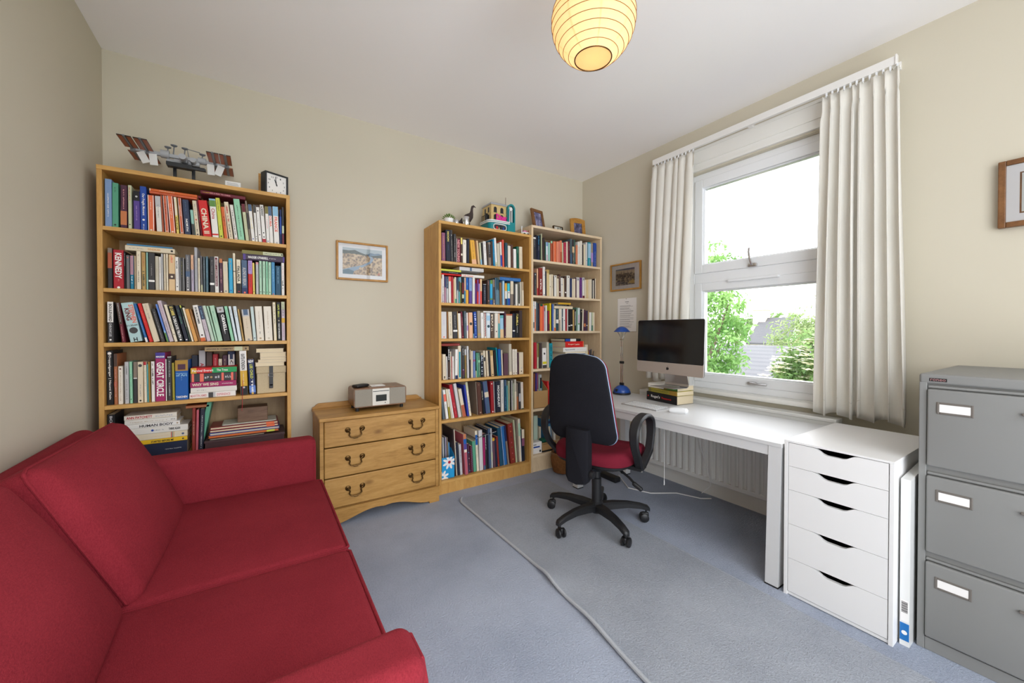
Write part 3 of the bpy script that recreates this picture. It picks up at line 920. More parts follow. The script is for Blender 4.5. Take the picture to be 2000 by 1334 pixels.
mb = MB(); mb.tube([(.03, -.07, .36), (.0, -.16, .345), (-.02, -.215, .325), (-.03, -.25, .302)], .007, n=8); mb.rbox((0, 0, 0), (.012, .032, .012), .010, seg=3, X=Matrix.Translation((-.035, -.268, .292)) @ Matrix.Rotation(R(30), 4, 'X')); obj('height_lever', mb, bp, smooth=True, **L)
# backrest: outline in (y, z), tapering upward with big round corners
out = []
def bw(z):
    t_ = (z - .535) / (1.045 - .535)
    return .213 - .020 * t_ - .034 * t_ ** 2
pts = []
for i in range(13):
    z = .60 + (.95 - .60) * i / 12
    pts.append((bw(z), z))
def corner(c, r, a0, a1, n=7):
    return [(c[0] + r[0] * math.cos(R(a0 + (a1 - a0) * i / n)), c[1] + r[1] * math.sin(R(a0 + (a1 - a0) * i / n))) for i in range(n + 1)]
tw, bw0 = bw(.95), bw(.60)
side = corner((bw0 - .065, .60), (.065, .065), -90, 0) + pts[1:-1] + corner((tw - .085, .95), (.085, .085), 0, 75)
side += [(.05, 1.044), (0, 1.046)]
out = [(-.0, .535)] + side + [(-y, z) for y, z in reversed(side[:-1])]
def back_x(z, y):
    return -.215 - (z - .55) * .16 + .05 * ((z - .72) / .3) ** 2 * (1 if z < .72 else .3) + .020 * (abs(y) / .22) ** 2
def back_ring(off, sc):
    cz = .785
    return [(back_x(cz + (z - cz) * sc, y * sc) + off, y * sc, cz + (z - cz) * sc) for y, z in out]
mb = MB(); mb.loft([back_ring(-.012, .02), back_ring(-.012, .5), back_ring(-.010, .9), back_ring(-.004, .985), back_ring(.006, 1.0), back_ring(.014, .995)]); obj('back_shell', mb, bf, smooth=True, **L)
mb = MB(); mb.loft([back_ring(.0125, .996), back_ring(.013, 1.006), back_ring(.019, 1.006), back_ring(.020, .99)]); obj('trim_strip', mb, M['chair_trim'], smooth=True, **L)
mb = MB(); mb.loft([back_ring(.018, .985), back_ring(.026, .998), back_ring(.044, .985), back_ring(.058, .93), back_ring(.066, .8), back_ring(.068, .4), back_ring(.068, .02)]); obj('back_cushion', mb, M['chair_red'], smooth=True, **L)
mb = MB()
col = [(-.07, .345), (-.055, .318), (.0, .308), (.055, .318), (.07, .345), (.07, .62), (-.07, .62)]
mb.loft([[(x0 + s * .0, y * k, z) for y, z in col] for x0, s, k in ((-.262, 0, .85), (-.254, 0, 1), (-.205, 0, 1), (-.198, 0, .9))])
mb.box((-.2, -.05, .352), (-.08, .05, .374))
obj('back_support', mb, bf, smooth=True, **L)
mb = MB(); mb.lathe([(0, 0), (.022, 0), (.024, .006), (.020, .022), (0, .024)], n=14, X=Matrix.Translation((-.225, -.07, .37)) @ Matrix.Rotation(R(90), 4, 'X')); obj('adjuster_knob', mb, bp, smooth=True, **L)
# loop arms
loop = [(.010, .388), (-.045, .425), (-.100, .485), (-.138, .555), (-.140, .620), (-.108, .665), (-.050, .686), (.015, .690), (.075, .676), (.118, .640), (.128, .585), (.112, .515), (.075, .445)]
def catmull(p, n=5):
    o = []
    K = len(p)
    for i in range(K):
        a, b, c, d = (Vector(p[(i + j - 1) % K]) for j in range(4))
        for s in range(n):
            t_ = s / n
            o.append(tuple(.5 * ((2 * b) + (c - a) * t_ + (2 * a - 5 * b + 4 * c - d) * t_ ** 2 + (3 * b - a - 3 * c + d) * t_ ** 3)))
    return o
lp = catmull(loop)
for s in (-1, 1):
    rings = []
    K = len(lp)
    for i, (x, z) in enumerate(lp):
        a, b = Vector(lp[i - 1]), Vector(lp[(i + 1) % K])
        t_ = (b - a).normalized()
        nx_, nz_ = -t_[1], t_[0]
        wide = .024 + .006 * max(0, (z - .55) / .14)
        th = .0115 + .004 * max(0, (.5 - z) / .12)
        y = s * (.288 - .02 * max(0, (.47 - z) / .09))
        rings.append([(x + nx_ * th * q, y + wide * p, z + nz_ * th * q) for p, q in ((-1, -.3), (-.7, -1), (.7, -1), (1, -.3), (1, .3), (.7, 1), (-.7, 1), (-1, .3))])
    rings.append(rings[0])
    mb = MB(); mb.loft(rings, caps=False); mb.box((-.03, s * .20, .376), (.06, s * .285, .398)); obj('armrest', mb, bp, smooth=True, **L)

# ------------------------------------------------------------------ computer on its pile of books
cm = thing('desktop_computer', 'silver all in one computer with dark screen on a pile of books', 'computer', (-.33, -1.2, .79))
pa, pb = Vector((-.392, -.972, 0)), Vector((-.424, -1.512, 0))
ux = (pb - pa); wid = ux.length; ux.normalize()
nrm = Vector((ux.y, -ux.x, 0))
if nrm.x > 0: nrm = -nrm
X = Matrix(((ux.x, nrm.x, 0, (pa.x + pb.x) / 2), (ux.y, nrm.y, 0, (pa.y + pb.y) / 2), (0, 0, 1, 0), (0, 0, 0, 1))) @ Matrix.Rotation(R(2.2), 4, 'X')
zb, zt_ = .880, 1.254
def plate(w, z0, z1, r, n=5):
    c0 = ((-w + r, z0 + r, 180), (w - r, z0 + r, 270), (w - r, z1 - r, 0), (-w + r, z1 - r, 90))
    return [(cx + r * math.cos(R(a0 + 90 * i / n)), cz + r * math.sin(R(a0 + 90 * i / n))) for cx, cz, a0 in c0 for i in range(n + 1)]
X0 = X @ Matrix.Translation((0, 0, 0))
pl = plate(wid / 2, zb, zt_, .014)
mb = MB(); mb.loft([[(a, y, b) for a, b in plate(wid / 2 - e, zb + e, zt_ - e, .014)] for y, e in ((.0, .0015), (-.002, 0), (-.010, 0), (-.022, .06), (-.030, .13), (-.034, .17))], X=X); obj('back_shell', mb, M['alu'], cm, True)
sp = plate(wid / 2 - .0012, zb + .078, zt_ - .0012, .012)
mb = MB(); mb.prism(sp, .0002, .0022, 'y', X=X); obj('screen', mb, M['screen'], cm)
sp = [(-wid / 2 + .001, zb + .078), (wid / 2 - .001, zb + .078)] + [p for p in plate(wid / 2 - .001, zb + .001, zb + .2, .012) if p[1] < zb + .05][::-1]
chin = [(-wid / 2 + .001, zb + .078)] + [p for p in plate(wid / 2 - .001, zb + .001, zb + .3, .012) if p[1] < zb + .05] + [(wid / 2 - .001, zb + .078)]
mb = MB(); mb.prism(chin, .0002, .0022, 'y', X=X); obj('chin_panel', mb, M['alu_chin'], cm)
# fruit shaped emblem on the chin
mb = MB()
ap = []
for i in range(28):
    a = 2 * PI * i / 28
    r = .0115 * (1 + .08 * math.cos(2 * a)) - .0028 * math.exp(-((a - PI / 2) / .3) ** 2) - .0015 * math.exp(-((a - 1.5 * PI) / .3) ** 2)
    px_, pz_ = r * math.cos(a) * .95, r * math.sin(a)
    d2 = math.hypot(px_ - (-.0135), pz_ - .002)
    if d2 < .0058:
        k = .0058 / max(d2, 1e-5); px_, pz_ = -.0135 + (px_ + .0135) * k, .002 + (pz_ - .002) * k
    ap.append((px_, .0026, zb + .038 + pz_))
mb.face(ap)
mb.face([(.0 + .001, .0026, zb + .0505), (.0055, .0026, zb + .0530), (.0045, .0026, zb + .0575), (.0005, .0026, zb + .0545)])
me_ = MB(); me_.add(mb.v, mb.f, X=X); obj('emblem', me_, M['black_plastic'], cm)
mb = MB()
fw = .095
prof = [(-.045, .892 + .06), (-.060, .93), (-.085, .86), (-.098, .815), (-.096, .800), (-.08, .7935), (.055, .7925)]
mb.loft([[(-fw, y, z) for y, z in prof] + [(-fw, y - (.004 if i < 4 else 0), z + (0 if i < 4 else -.003)) for i, (y, z) in reversed(list(enumerate(prof)))], [(fw, y, z) for y, z in prof] + [(fw, y - (.004 if i < 4 else 0), z + (0 if i < 4 else -.003)) for i, (y, z) in reversed(list(enumerate(prof)))]], X=X)
obj('stand', mb, M['alu'], cm)
# keyboard and mouse
kb = thing('keyboard', 'slim white keyboard on the desk in front of the computer', 'keyboard', (-.545, -1.19, .667))
mb = MB(); mb.prism([(-.614, .667), (-.478, .667), (-.478, .679), (-.614, .672)], -1.335, -1.05, 'y'); obj('keyboard_body', mb, M['alu'], kb)
mb = MB()
for r in range(6):
    for c in range(14):
        x = -.606 + r * .0205; y = -1.060 - c * .0194
        z = .672 + (x + .614) * .0515
        mb.box((x, y - .0165, z), (x + .0165, y, z + .0022))
obj('keycaps', mb, M['upvc'], kb)
mb = MB(); mb.rbox((0, 0, .0125), (.029, .054, .012), .0105, .008, seg=3, n=5, X=Matrix.Translation((-.53, -1.435, .667)) @ Matrix.Rotation(R(20), 4, 'Z'))
tag(obj('computer_mouse', mb, M['upvc'], smooth=True), 'white computer mouse on the desk beside the keyboard', 'mouse')

# ------------------------------------------------------------------ desk lamp
lm = thing('desk_lamp', 'blue domed desk lamp with thin chrome stem against the wall', 'lamp', (-.277, -.757, .667))
lx, ly, lz = -.277, -.757, .667
mb = MB(); mb.lathe([(0, .014), (.066, .014), (.068, .022), (.060, .042), (.040, .062), (.016, .072), (0, .074)], (lx, ly, lz), 28); obj('base_dome', mb, M['lampblue'], lm, True)
mb = MB(); mb.lathe([(0, 0), (.066, 0), (.07, .004), (.07, .016), (0, .016)], (lx, ly, lz), 28); mb.box((lx - .067, ly - .012, lz + .026), (lx - .054, ly + .006, lz + .046)); obj('base_ring', mb, M['black_plastic'], lm)
mb = MB()
for s in (-1, 1):
    mb.cyl((lx, ly + s * .008, lz + .07), (lx, ly + s * .008, lz + .505), .0035, n=8)
obj('stem', mb, M['chrome'], lm, True)
for z in (.072, .245):
    mb = MB(); mb.bbox((lx - .008, ly - .018, lz + z), (lx + .008, ly + .018, lz + z + .02), .002); obj('stem_clamp', mb, M['black_plastic'], lm)
mb = MB()
for s in (-1, 1):
    mb.tube([(lx, ly + s * .009, lz + .44), (lx, ly + s * .03, lz + .482), (lx, ly + s * .045, lz + .5)], .0016, n=6)
mb.bbox((lx - .008, ly - .013, lz + .436), (lx + .008, ly + .013, lz + .446), .002)
obj('shade_bracket', mb, M['chrome'], lm)
mb = MB(); mb.lathe([(.0, .542), (.02, .540), (.040, .528), (.058, .508), (.066, .500), (.064, .499), (.05, .507), (.03, .52), (0, .53)], (lx, ly, lz), 28); obj('lamp_shade', mb, M['lampblue'], lm, True)

# ------------------------------------------------------------------ paper lantern pendant
pd = thing('pendant_lamp', 'round pale paper lantern pendant hanging from the ceiling, lit', 'pendant lamp', (-1.699, -1.873, 2.30))
px_, py_, pz_ = -1.699, -1.873, 2.30
pm = bpy.data.materials.new('lit_rice_paper')
pm.use_nodes = True
nt = pm.node_tree
nt.nodes.clear()
o_ = nt.nodes.new('ShaderNodeOutputMaterial')
tr = nt.nodes.new('ShaderNodeBsdfTranslucent'); tr.inputs['Color'].default_value = lin((255, 227, 186))
df = nt.nodes.new('ShaderNodeBsdfDiffuse'); df.inputs['Color'].default_value = lin((242, 220, 184))
em = nt.nodes.new('ShaderNodeEmission'); em.inputs['Color'].default_value = lin((255, 214, 150)); em.inputs['Strength'].default_value = .018
fb = noise(nt, coords(nt, (6, 6, 60)), 9, 4, .6)
cr_ = ramp(nt, fb, [(.35, (250, 206, 138)), (.65, (255, 232, 188))])
nt.links.new(cr_, em.inputs['Color'])
m1 = nt.nodes.new('ShaderNodeMixShader'); m1.inputs[0].default_value = .6
a1 = nt.nodes.new('ShaderNodeAddShader')
nt.links.new(df.outputs[0], m1.inputs[1]); nt.links.new(tr.outputs[0], m1.inputs[2])
nt.links.new(m1.outputs[0], a1.inputs[0]); nt.links.new(em.outputs[0], a1.inputs[1]); nt.links.new(a1.outputs[0], o_.inputs['Surface'])
NR = 13
prof = []
lev = []
for i in range(NR + 1):
    a = -64 + 128 * i / NR
    lev.append((.15 * math.cos(R(a)), .15 * math.sin(R(a))))
for (r0, z0), (r1, z1) in zip(lev, lev[1:]):
    for k in range(4):
        t_ = k / 4
        sag = .0022 * math.sin(PI * t_)
        prof.append((r0 + (r1 - r0) * t_ - sag + .0012 * math.sin(PI * t_) * 0, z0 + (z1 - z0) * t_))
prof.append(lev[-1])
mb = MB()
rings = [[(px_ + r * math.cos(2 * PI * i / 48), py_ + r * math.sin(2 * PI * i / 48), pz_ + z) for i in range(48)] for r, z in prof]
mb.loft(rings, caps=False)
obj('paper_shade', mb, pm, pd, True)
for k in range(8):
    mb = MB()
    a = 2 * PI * k / 8 + .2
    for (r0, z0), (r1, z1) in zip(prof, prof[1:]):
        q_ = [(px_ + (r + .0005) * math.cos(a + s_ * .022), py_ + (r + .0005) * math.sin(a + s_ * .022), pz_ + z) for r, z, s_ in ((r0, z0, -1), (r0, z0, 1), (r1, z1, 1), (r1, z1, -1))]
        mb.face(q_)
    obj('paper_seam', mb, pm, pd)
mb = MB()
for r, z in lev[1:-1]:
    mb.tube([(px_ + (r + .0006) * math.cos(2 * PI * i / 48), py_ + (r + .0006) * math.sin(2 * PI * i / 48), pz_ + z) for i in range(48)], .0011, n=5, closed=True)
obj('bamboo_ribs', mb, mat('bamboo_rib', (150, 98, 40), .7), pd)
mb = MB()
for r, z in (lev[0], lev[-1]):
    mb = MB(); mb.tube([(px_ + r * math.cos(2 * PI * i / 40), py_ + r * math.sin(2 * PI * i / 40), pz_ + z) for i in range(40)], .0022, n=6, closed=True); obj('wire_ring', mb, M['brass'], pd)
mb = MB(); mb.tube([(px_ - .05, py_, pz_ + .135), (px_, py_, pz_ + .11), (px_ + .05, py_, pz_ + .135)], .0015, n=5)
obj('wire_holder', mb, M['brass'], pd)
mb = MB(); mb.lathe([(.0, -.135), (lev[0][0] - .003, -.1345), (lev[0][0] - .003, -.133), (0, -.1335)], (px_, py_, pz_), 40); obj('bottom_disc', mb, pm, pd, True)
bm_ = mat('bulb_glow', (255, 240, 210), .5, emit=(255, 226, 180), estr=.6)
mb = MB(); mb.lathe([(0, -.05), (.02, -.045), (.03, -.02), (.027, .005), (.014, .03), (.013, .05), (0, .05)], (px_, py_, pz_ + .02), 20); obj('bulb', mb, bm_, pd, True)
mb = MB(); mb.lathe([(.018, 0), (.02, .03), (.012, .05), (.003, .055)], (px_, py_, pz_ + .07), 16); mb.cyl((px_, py_, pz_ + .12), (px_, py_, 2.664), .003, n=8); obj('flex', mb, M['cord'], pd, True)
mb = MB(); mb.lathe([(.005, -.03), (.035, -.022), (.045, 0), (0, 0)], (px_, py_, 2.664), 24); obj('ceiling_rose', mb, M['upvc'], pd, True)
ld = bpy.data.lights.new('bulb_light', 'POINT'); ld.energy = .068; ld.color = (1.0, .84, .62); ld.shadow_soft_size = .035
lo = bpy.data.objects.new('bulb_light', ld); COL.objects.link(lo); lo.location = (px_, py_, pz_ - .045)

# ------------------------------------------------------------------ pictures on the walls
def city_mat(name, stops, scale):
    m = mat(name, (150, 130, 110), .5)
    nt, b = nodes(m)
    v = coords(nt, (1, 1, 1))
    vo = nt.nodes.new('ShaderNodeTexVoronoi'); vo.inputs['Scale'].default_value = scale
    nt.links.new(v, vo.inputs['Vector'])
    n = noise(nt, v, scale * .35, 4, .7)
    mx = nt.nodes.new('ShaderNodeMix'); mx.inputs[0].default_value = .5
    nt.links.new(vo.outputs['Distance'], mx.inputs[2]); nt.links.new(n, mx.inputs[3])
    nt.links.new(ramp(nt, mx.outputs[0], stops), b.inputs['Base Color'])
    return m
def framed(name, label, wall, a0, a1, z0, z1, fw, depth, frame_m, mount, draw, cat='picture'):
    """wall 'y': hangs on the back wall (a is x); wall 'x': hangs on the window wall (a is y)"""
    def P(a, d, z):
        return (a, -d, z) if wall == 'y' else (-d, a, z)
    t = thing(name, label, cat, P((a0 + a1) / 2, .01, z0))
    lo, hi = min(a0, a1), max(a0, a1)
    mb = MB()
    for (p, q) in (((lo, z0), (lo + fw, z1)), ((hi - fw, z0), (hi, z1)), ((lo + fw, z0), (hi - fw, z0 + fw)), ((lo + fw, z1 - fw), (hi - fw, z1))):
        mb.bbox(P(p[0], .002, p[1]), P(q[0], depth, q[1]), .003)
        ins = .003
    obj('frame', mb, frame_m, t)
    mb = MB(); mb.box(P(lo + fw, .003, z0 + fw), P(hi - fw, depth - .008, z1 - fw)); obj('mount', mb, M['mount'], t)
    mb = MB(); draw(mb, P, lo + fw, hi - fw, z0 + fw, z1 - fw, depth - .0075); obj('print', mb, None, t)
    mb = MB(); mb.box(P(lo + fw, depth - .005, z0 + fw), P(hi - fw, depth - .0035, z1 - fw)); obj('glass', mb, M['glass'], t)
    return t
def river_city(mb, P, a0, a1, z0, z1, d):
    w, h = a1 - a0, z1 - z0
    x0, x1, y0, y1 = a0 + w * .085, a1 - w * .085, z0 + h * .115, z1 - h * .115
    W_, H_ = x1 - x0, y1 - y0
    q = lambda u, v, k=0: P(x0 + W_ * u, d + k * .0002, y0 + H_ * v)
    mb.face([q(0, 0), q(1, 0), q(1, .8), q(0, .8)], city_mat('print_city', [(.3, (52, 42, 38)), (.42, (134, 106, 78)), (.55, (178, 148, 110)), (.7, (206, 182, 144))], 70))
    mb.face([q(0, .78), q(1, .76), q(1, 1), q(0, 1)], mat('print_sky', (164, 176, 180), .6))
    mb.face([q(.62, .80, 1), q(.7, .88, 1), q(.8, .85, 1), q(.9, .88, 1), q(1, .84, 1), q(1, .76, 1), q(.62, .76, 1)], mat('print_far_hills', (96, 122, 142), .6))
    mb.face([q(0, .76, 2), q(0, .9, 2), q(.15, .89, 2), q(.3, .93, 2), q(.42, .86, 2), q(.6, .78, 2), q(.58, .74, 2), q(.3, .79, 2)], mat('print_hills', (58, 70, 60), .6))
    mb.face([q(.62, .76, 2), q(.75, .76, 2), q(1, .83, 2), q(1, .70, 2), q(.8, .7, 2)], M['cover_' + 'dgreen'] if 'cover_dgreen' in M else pal('dgreen'))
    mb.face([q(0, 0, 3), q(.25, 0, 3), q(.28, .12, 3), q(.45, .26, 3), q(.7, .46, 3), q(.78, .62, 3), q(.74, .72, 3), q(.66, .76, 3), q(.64, .74, 3), q(.70, .66, 3), q(.68, .54, 3), q(.5, .38, 3), q(.25, .28, 3), q(0, .16, 3)], mat('print_river', (122, 146, 168), .5))
    mb.face([q(0, 0, 4), q(.25, 0, 4), q(.28, .12, 4), q(.14, .2, 4), q(0, .14, 4)], mat('print_deep_river', (36, 86, 104), .5))
    mb.face([q(.42, .22, 5), q(.46, .3, 5), q(.44, .31, 5), q(.4, .24, 5)], pal('sand'))
    mb.face([q(.88, .02, 5), q(.94, .03, 5), q(.93, .12, 5), q(.89, .1, 5)], pal('rust'))
framed('framed_picture', 'gilt framed print of a river through a city between the oak bookcases', 'y', -2.279, -1.930, 1.530, 1.797, .014, .020, M['gilt'], True, river_city)
def rooftops(mb, P, a0, a1, z0, z1, d):
    w, h = a1 - a0, z1 - z0
    x0, x1, y0, y1 = a0 + w * .17, a1 - w * .15, z0 + h * .15, z1 - h * .17
    q = lambda u, v, k=0: P(x1 + (x0 - x1) * u, d + k * .0002, y0 + (y1 - y0) * v)
    mb.face([q(0, 0), q(1, 0), q(1, .75), q(0, .75)], city_mat('print_rooftops', [(.3, (40, 38, 40)), (.45, (96, 84, 76)), (.6, (150, 132, 112)), (.72, (196, 176, 140))], 60))
    mb.face([q(0, .72, 1), q(1, .72, 1), q(1, 1, 1), q(0, 1, 1)], mat('print_evening_sky', (176, 158, 132), .6))
    mb.face([q(0, .92, 2), q(1, .88, 2), q(1, 1, 2), q(0, 1, 2)], mat('print_cloud', (92, 96, 112), .6))
    for u in (.28, .42, .62, .8):
        mb.face([q(u, .6, 3), q(u + .05, .6, 3), q(u + .03, .9 - abs(u - .45) * .2, 3), q(u + .02, .9 - abs(u - .45) * .2, 3)], mat('print_tower', (104, 88, 76), .6))
    mb.face([q(.62, .1, 3), q(1, .05, 3), q(1, .22, 3), q(.9, .3, 3)], mat('print_street', (186, 156, 96), .6))
framed('framed_picture', 'small gilt framed print of city rooftops above the desk lamp', 'x', -.390, -.729, 1.532, 1.774, .014, .020, M['gilt'], True, rooftops)
def inner_frame_draw(mb, P, a0, a1, z0, z1, d):
    w, h = a1 - a0, z1 - z0
    q = lambda u, v, k=0: P(a1 - w * u, d + k * .0003, z0 + h * v)
    mb.face([q(.10, .13), q(.9, .13), q(.9, .85), q(.10, .85)], M['brownframe'])
    mb.face([q(.115, .155, 1), q(.885, .155, 1), q(.885, .83, 1), q(.115, .83, 1)], mat('pale_print', (206, 208, 204), .7))
framed('framed_picture', 'brown wooden framed picture above the filing cabinet, cut by the edge', 'x', -2.628, -3.03, 1.622, 1.907, .022, .03, M['brownframe'], True, inner_frame_draw)
nb = thing('paper_notice', 'printed sheet of white paper pinned under the small rooftop picture', 'notice', (-.002, -.571, 1.17))
mb = MB()
V = []
for i in range(9):
    z = 1.170 + .292 * i / 8
    for y in (-.466, -.676):
        V.append((-.0025 - .004 * (1 - i / 8) ** 2, y, z))
mb.add(V, [(2 * i, 2 * i + 1, 2 * i + 3, 2 * i + 2) for i in range(8)])
sh = obj('sheet', mb, M['paper'], nb); sh.modifiers.new('thickness', 'SOLIDIFY').thickness = .0004
mb = MB()
rnd = random.Random(4)
def ln(z, a, b, h):
    dx = -.0036 - .004 * (1 - (z - 1.17) / .292) ** 2
    mb.face([(dx, a, z), (dx, b, z), (dx, b, z + h), (dx, a, z + h)])
ln(1.428, -.552, -.592, .005); ln(1.414, -.56, -.586, .0025)
z = 1.395
while z > 1.2:
    for k in range(rnd.choice((1, 2, 2, 3))):
        ln(z, -.492, -.492 - rnd.uniform(.10, .165), .0022); z -= .0068
    z -= .006
obj('print_lines', mb, mat('print_ink', (120, 116, 118), .8), nb)
mb = MB(); mb.lathe([(0, 0), (.004, 0), (.003, .004), (0, .005)], n=10, X=Matrix.Translation((-.004, -.566, 1.456)) @ Matrix.Rotation(R(-90), 4, 'Y')); obj('pin', mb, M['chrome'], nb)

# ------------------------------------------------------------------ cords under the desk, the blind cord, the basket by the bookcase
mb = MB(); mb.tube([(-.30, -.75, .012), (-.42, -.95, .006), (-.36, -1.1, .005), (-.2, -1.2, .005), (-.14, -1.35, .006), (-.135, -1.42, .03)], .004, n=6)
tag(obj('power_cable', mb, M['cord'], smooth=True), 'white power cable trailing over the carpet under the desk', 'cable')
mb = MB(); mb.tube([(-.150, -1.32, .655), (-.150, -1.325, .5), (-.146, -1.35, .36), (-.146, -1.40, .22), (-.142, -1.42, .12), (-.15, -1.36, .05)], .0028, n=6)
tag(obj('hanging_cable', mb, M['cord'], smooth=True), 'white cable hanging in front of the radiator behind the desk', 'cable')
mb = MB(); mb.tube([(-.70, -1.458, .601), (-.70, -1.457, .268)], .0012, n=5); mb.cyl((-.70, -1.457, .285), (-.70, -1.457, .258), .0028, n=8)
tag(obj('dangling_cord', mb, M['cord'], smooth=True), 'thin white cord dangling from the front of the desk', 'cord')
mb = MB(); mb.rbox((-.40, -.74, .02), (.03, .09, .019), .006, seg=2)
pw = tag(obj('power_strip', mb, M['black_plastic'], smooth=True), 'dark power strip on the carpet below the desk lamp', 'power strip')
bk = thing('basket', 'brown woven basket on the carpet under the corner of the desk', 'basket', (-.60, -.42, 0))
mb = MB()
prof = [(.06, .002), (.085, .01), (.10, .06), (.105, .12), (.095, .16), (.088, .165), (.09, .15), (.095, .06), (.07, .014), (0, .012)]
for i in range(24):
    pass
mb.lathe(prof, (-.60, -.42, 0), 28); obj('basket_body', mb, fabric('rattan', (92, 56, 30), (150, 104, 62), 130, bs=.9), bk, True)
mb = MB(); mb.tube([(-.60 + .095 * math.cos(2 * PI * i / 28), -.42 + .095 * math.sin(2 * PI * i / 28), .162) for i in range(28)], .008, n=8, closed=True); obj('basket_rim', mb, M['brownframe'], bk, True)
# ------------------------------------------------------------------ on top of the sofa-side bookcase
TZ = 1.969
st = thing('space_station_model', 'toy brick space station model with brown solar wings on a black stand', 'model', (-3.08, -.15, TZ))
g_l, g_m, g_d, g_w = mat('brick_light_grey', (168, 170, 174), .4), mat('brick_mid_grey', (116, 120, 126), .4), mat('brick_black', (28, 30, 34), .35), mat('brick_white', (228, 228, 226), .35)
g_b = mat('brick_rust', (170, 84, 34), .4)
tz = 2.112; ty = -.16
mb = MB(); mb.box((-3.27, ty - .006, tz - .006), (-2.86, ty + .006, tz + .006)); mb.box((-3.22, ty - .0085, tz - .009), (-2.91, ty + .0085, tz + .009))
for i in range(20):
    x = -3.26 + i * .02
    mb.box((x, ty - .0095, tz - .007), (x + .004, ty + .0095, tz + .008))
obj('truss', mb, g_l, st)
for x, s in ((-3.262, 0), (-3.205, 0), (-2.925, 0), (-2.872, 0)):
    root = MB(); root.box((x - .004, ty - .175, tz - .003), (x + .004, ty + .175, tz + .003)); root.cyl((x, ty, tz - .012), (x, ty, tz + .012), .012)
    wg = obj('wing_mast', root, g_m, st)
    for sy in (-1, 1):
        for sx in (-1, 1):
            mb = MB()
            y0, y1 = ty + sy * .022, ty + sy * .172
            mb.box((x + sx * .007, y0, tz - .001), (x + sx * .024, y1, tz + .001), g_b)
            mb.box((x + sx * .005, y0, tz - .0016), (x + sx * .007, y1, tz + .0016), g_d); mb.box((x + sx * .024, y0, tz - .0016), (x + sx * .0255, y1, tz + .0016), g_d)
            mb.box((x + sx * .005, y1 - .003 * sy, tz - .0018), (x + sx * .0255, y1, tz + .0018), g_d)
            obj('solar_panel', mb, None, wg)
for x, a in ((-3.235, 25), (-3.185, 5), (-2.945, 3), (-2.895, -18)):
    mb = MB(); mb.box((-.016, -.002, -.062), (.016, .002, -.004), X=Matrix.Translation((x, ty - .012, tz - .006)) @ Matrix.Rotation(R(-a), 4, 'Y')); obj('radiator_panel', mb, g_w, st)
mb = MB()
for x0, x1, y, z, r in ((-3.155, -3.12, ty, tz + .004, .021), (-3.10, -3.02, ty, tz - .026, .016), (-3.07, -3.04, ty - .05, tz - .024, .015), (-3.00, -2.965, ty, tz + .002, .018), (-3.13, -3.10, ty, tz - .03, .014), (-3.02, -2.99, ty - .03, tz - .03, .013)):
    mb.cyl((x0, y, z), (x1, y, z), r, n=14)
mb.cyl((-3.055, ty - .10, tz - .024), (-3.055, ty + .08, tz - .024), .015, n=14); mb.cyl((-3.015, ty - .08, tz - .026), (-3.015, ty + .05, tz - .026), .013, n=12)
obj('habitat_module', mb, g_l, st, True)
mb = MB()
for x, z in ((-3.105, .05), (-3.06, .045), (-2.985, .03), (-3.13, .035)):
    mb.cyl((x, ty, tz), (x + .004, ty, tz + z), .003, n=6); mb.lathe([(0, 0), (.013, .006), (.015, .01), (0, .004)], (x + .004, ty, tz + z), 12)
mb.tube([(-3.04, ty, tz + .012), (-3.045, ty - .01, tz + .05), (-2.99, ty - .02, tz + .04)], .0025, n=6)
obj('antenna_dish', mb, g_m, st)
mb = MB()
for x in (-3.098, -3.02):
    mb.box((x - .007, ty - .007, TZ), (x + .007, ty + .007, tz - .03))
mb.box((-3.15, ty - .035, TZ), (-2.97, ty + .035, TZ + .007)); mb.box((-3.13, ty - .02, tz - .055), (-2.97, ty - .005, tz - .04)); mb.box((-3.12, ty - .075, tz - .075), (-2.96, ty - .06, tz - .062)); mb.box((-3.125, ty - .065, tz - .066), (-3.02, ty - .01, tz - .05))
obj('display_stand', mb, g_d, st)
cd_ = thing('caption_card', 'tiny clear caption plate standing between the station model and the clock', 'caption plate', (-2.84, -.21, TZ))
mb = MB(); mb.bbox((-2.878, -.214, TZ), (-2.806, -.206, TZ + .046), .002); obj('plate', mb, g_w, cd_)
mb = MB()
for i in range(4):
    mb.face([(-2.87, -.2146, TZ + .036 - i * .008), (-2.87, -.2146, TZ + .033 - i * .008), (-2.82 + .004 * (i % 2), -.2146, TZ + .033 - i * .008), (-2.82 + .004 * (i % 2), -.2146, TZ + .036 - i * .008)])
obj('print_lines', mb, g_l, cd_)
ck = thing('clock', 'square black framed clock standing on the end of the sofa-side bookcase', 'clock', (-2.645, -.20, TZ))
ck.rotation_euler.z = R(24)
c0, c1 = -2.708, -2.580
zc0, zc1 = TZ, TZ + .13
yF = -.235
mb = MB()
for p, q in (((c0, zc0), (c0 + .009, zc1)), ((c1 - .009, zc0), (c1, zc1)), ((c0 + .009, zc0), (c1 - .009, zc0 + .009)), ((c0 + .009, zc1 - .009), (c1 - .009, zc1))):
    mb.bbox((p[0], yF, p[1]), (q[0], yF + .055, q[1]), .0015)
mb.box((c0 + .005, yF + .02, zc0 + .005), (c1 - .005, yF + .053, zc1 - .005))
obj('case', mb, g_d, ck)
mb = MB(); mb.box((c0 + .009, yF + .008, zc0 + .009), (c1 - .009, yF + .02, zc1 - .009)); fa = obj('dial', mb, M['paper'], ck)
mb = MB()
cx_, cz_ = (c0 + c1) / 2, (zc0 + zc1) / 2
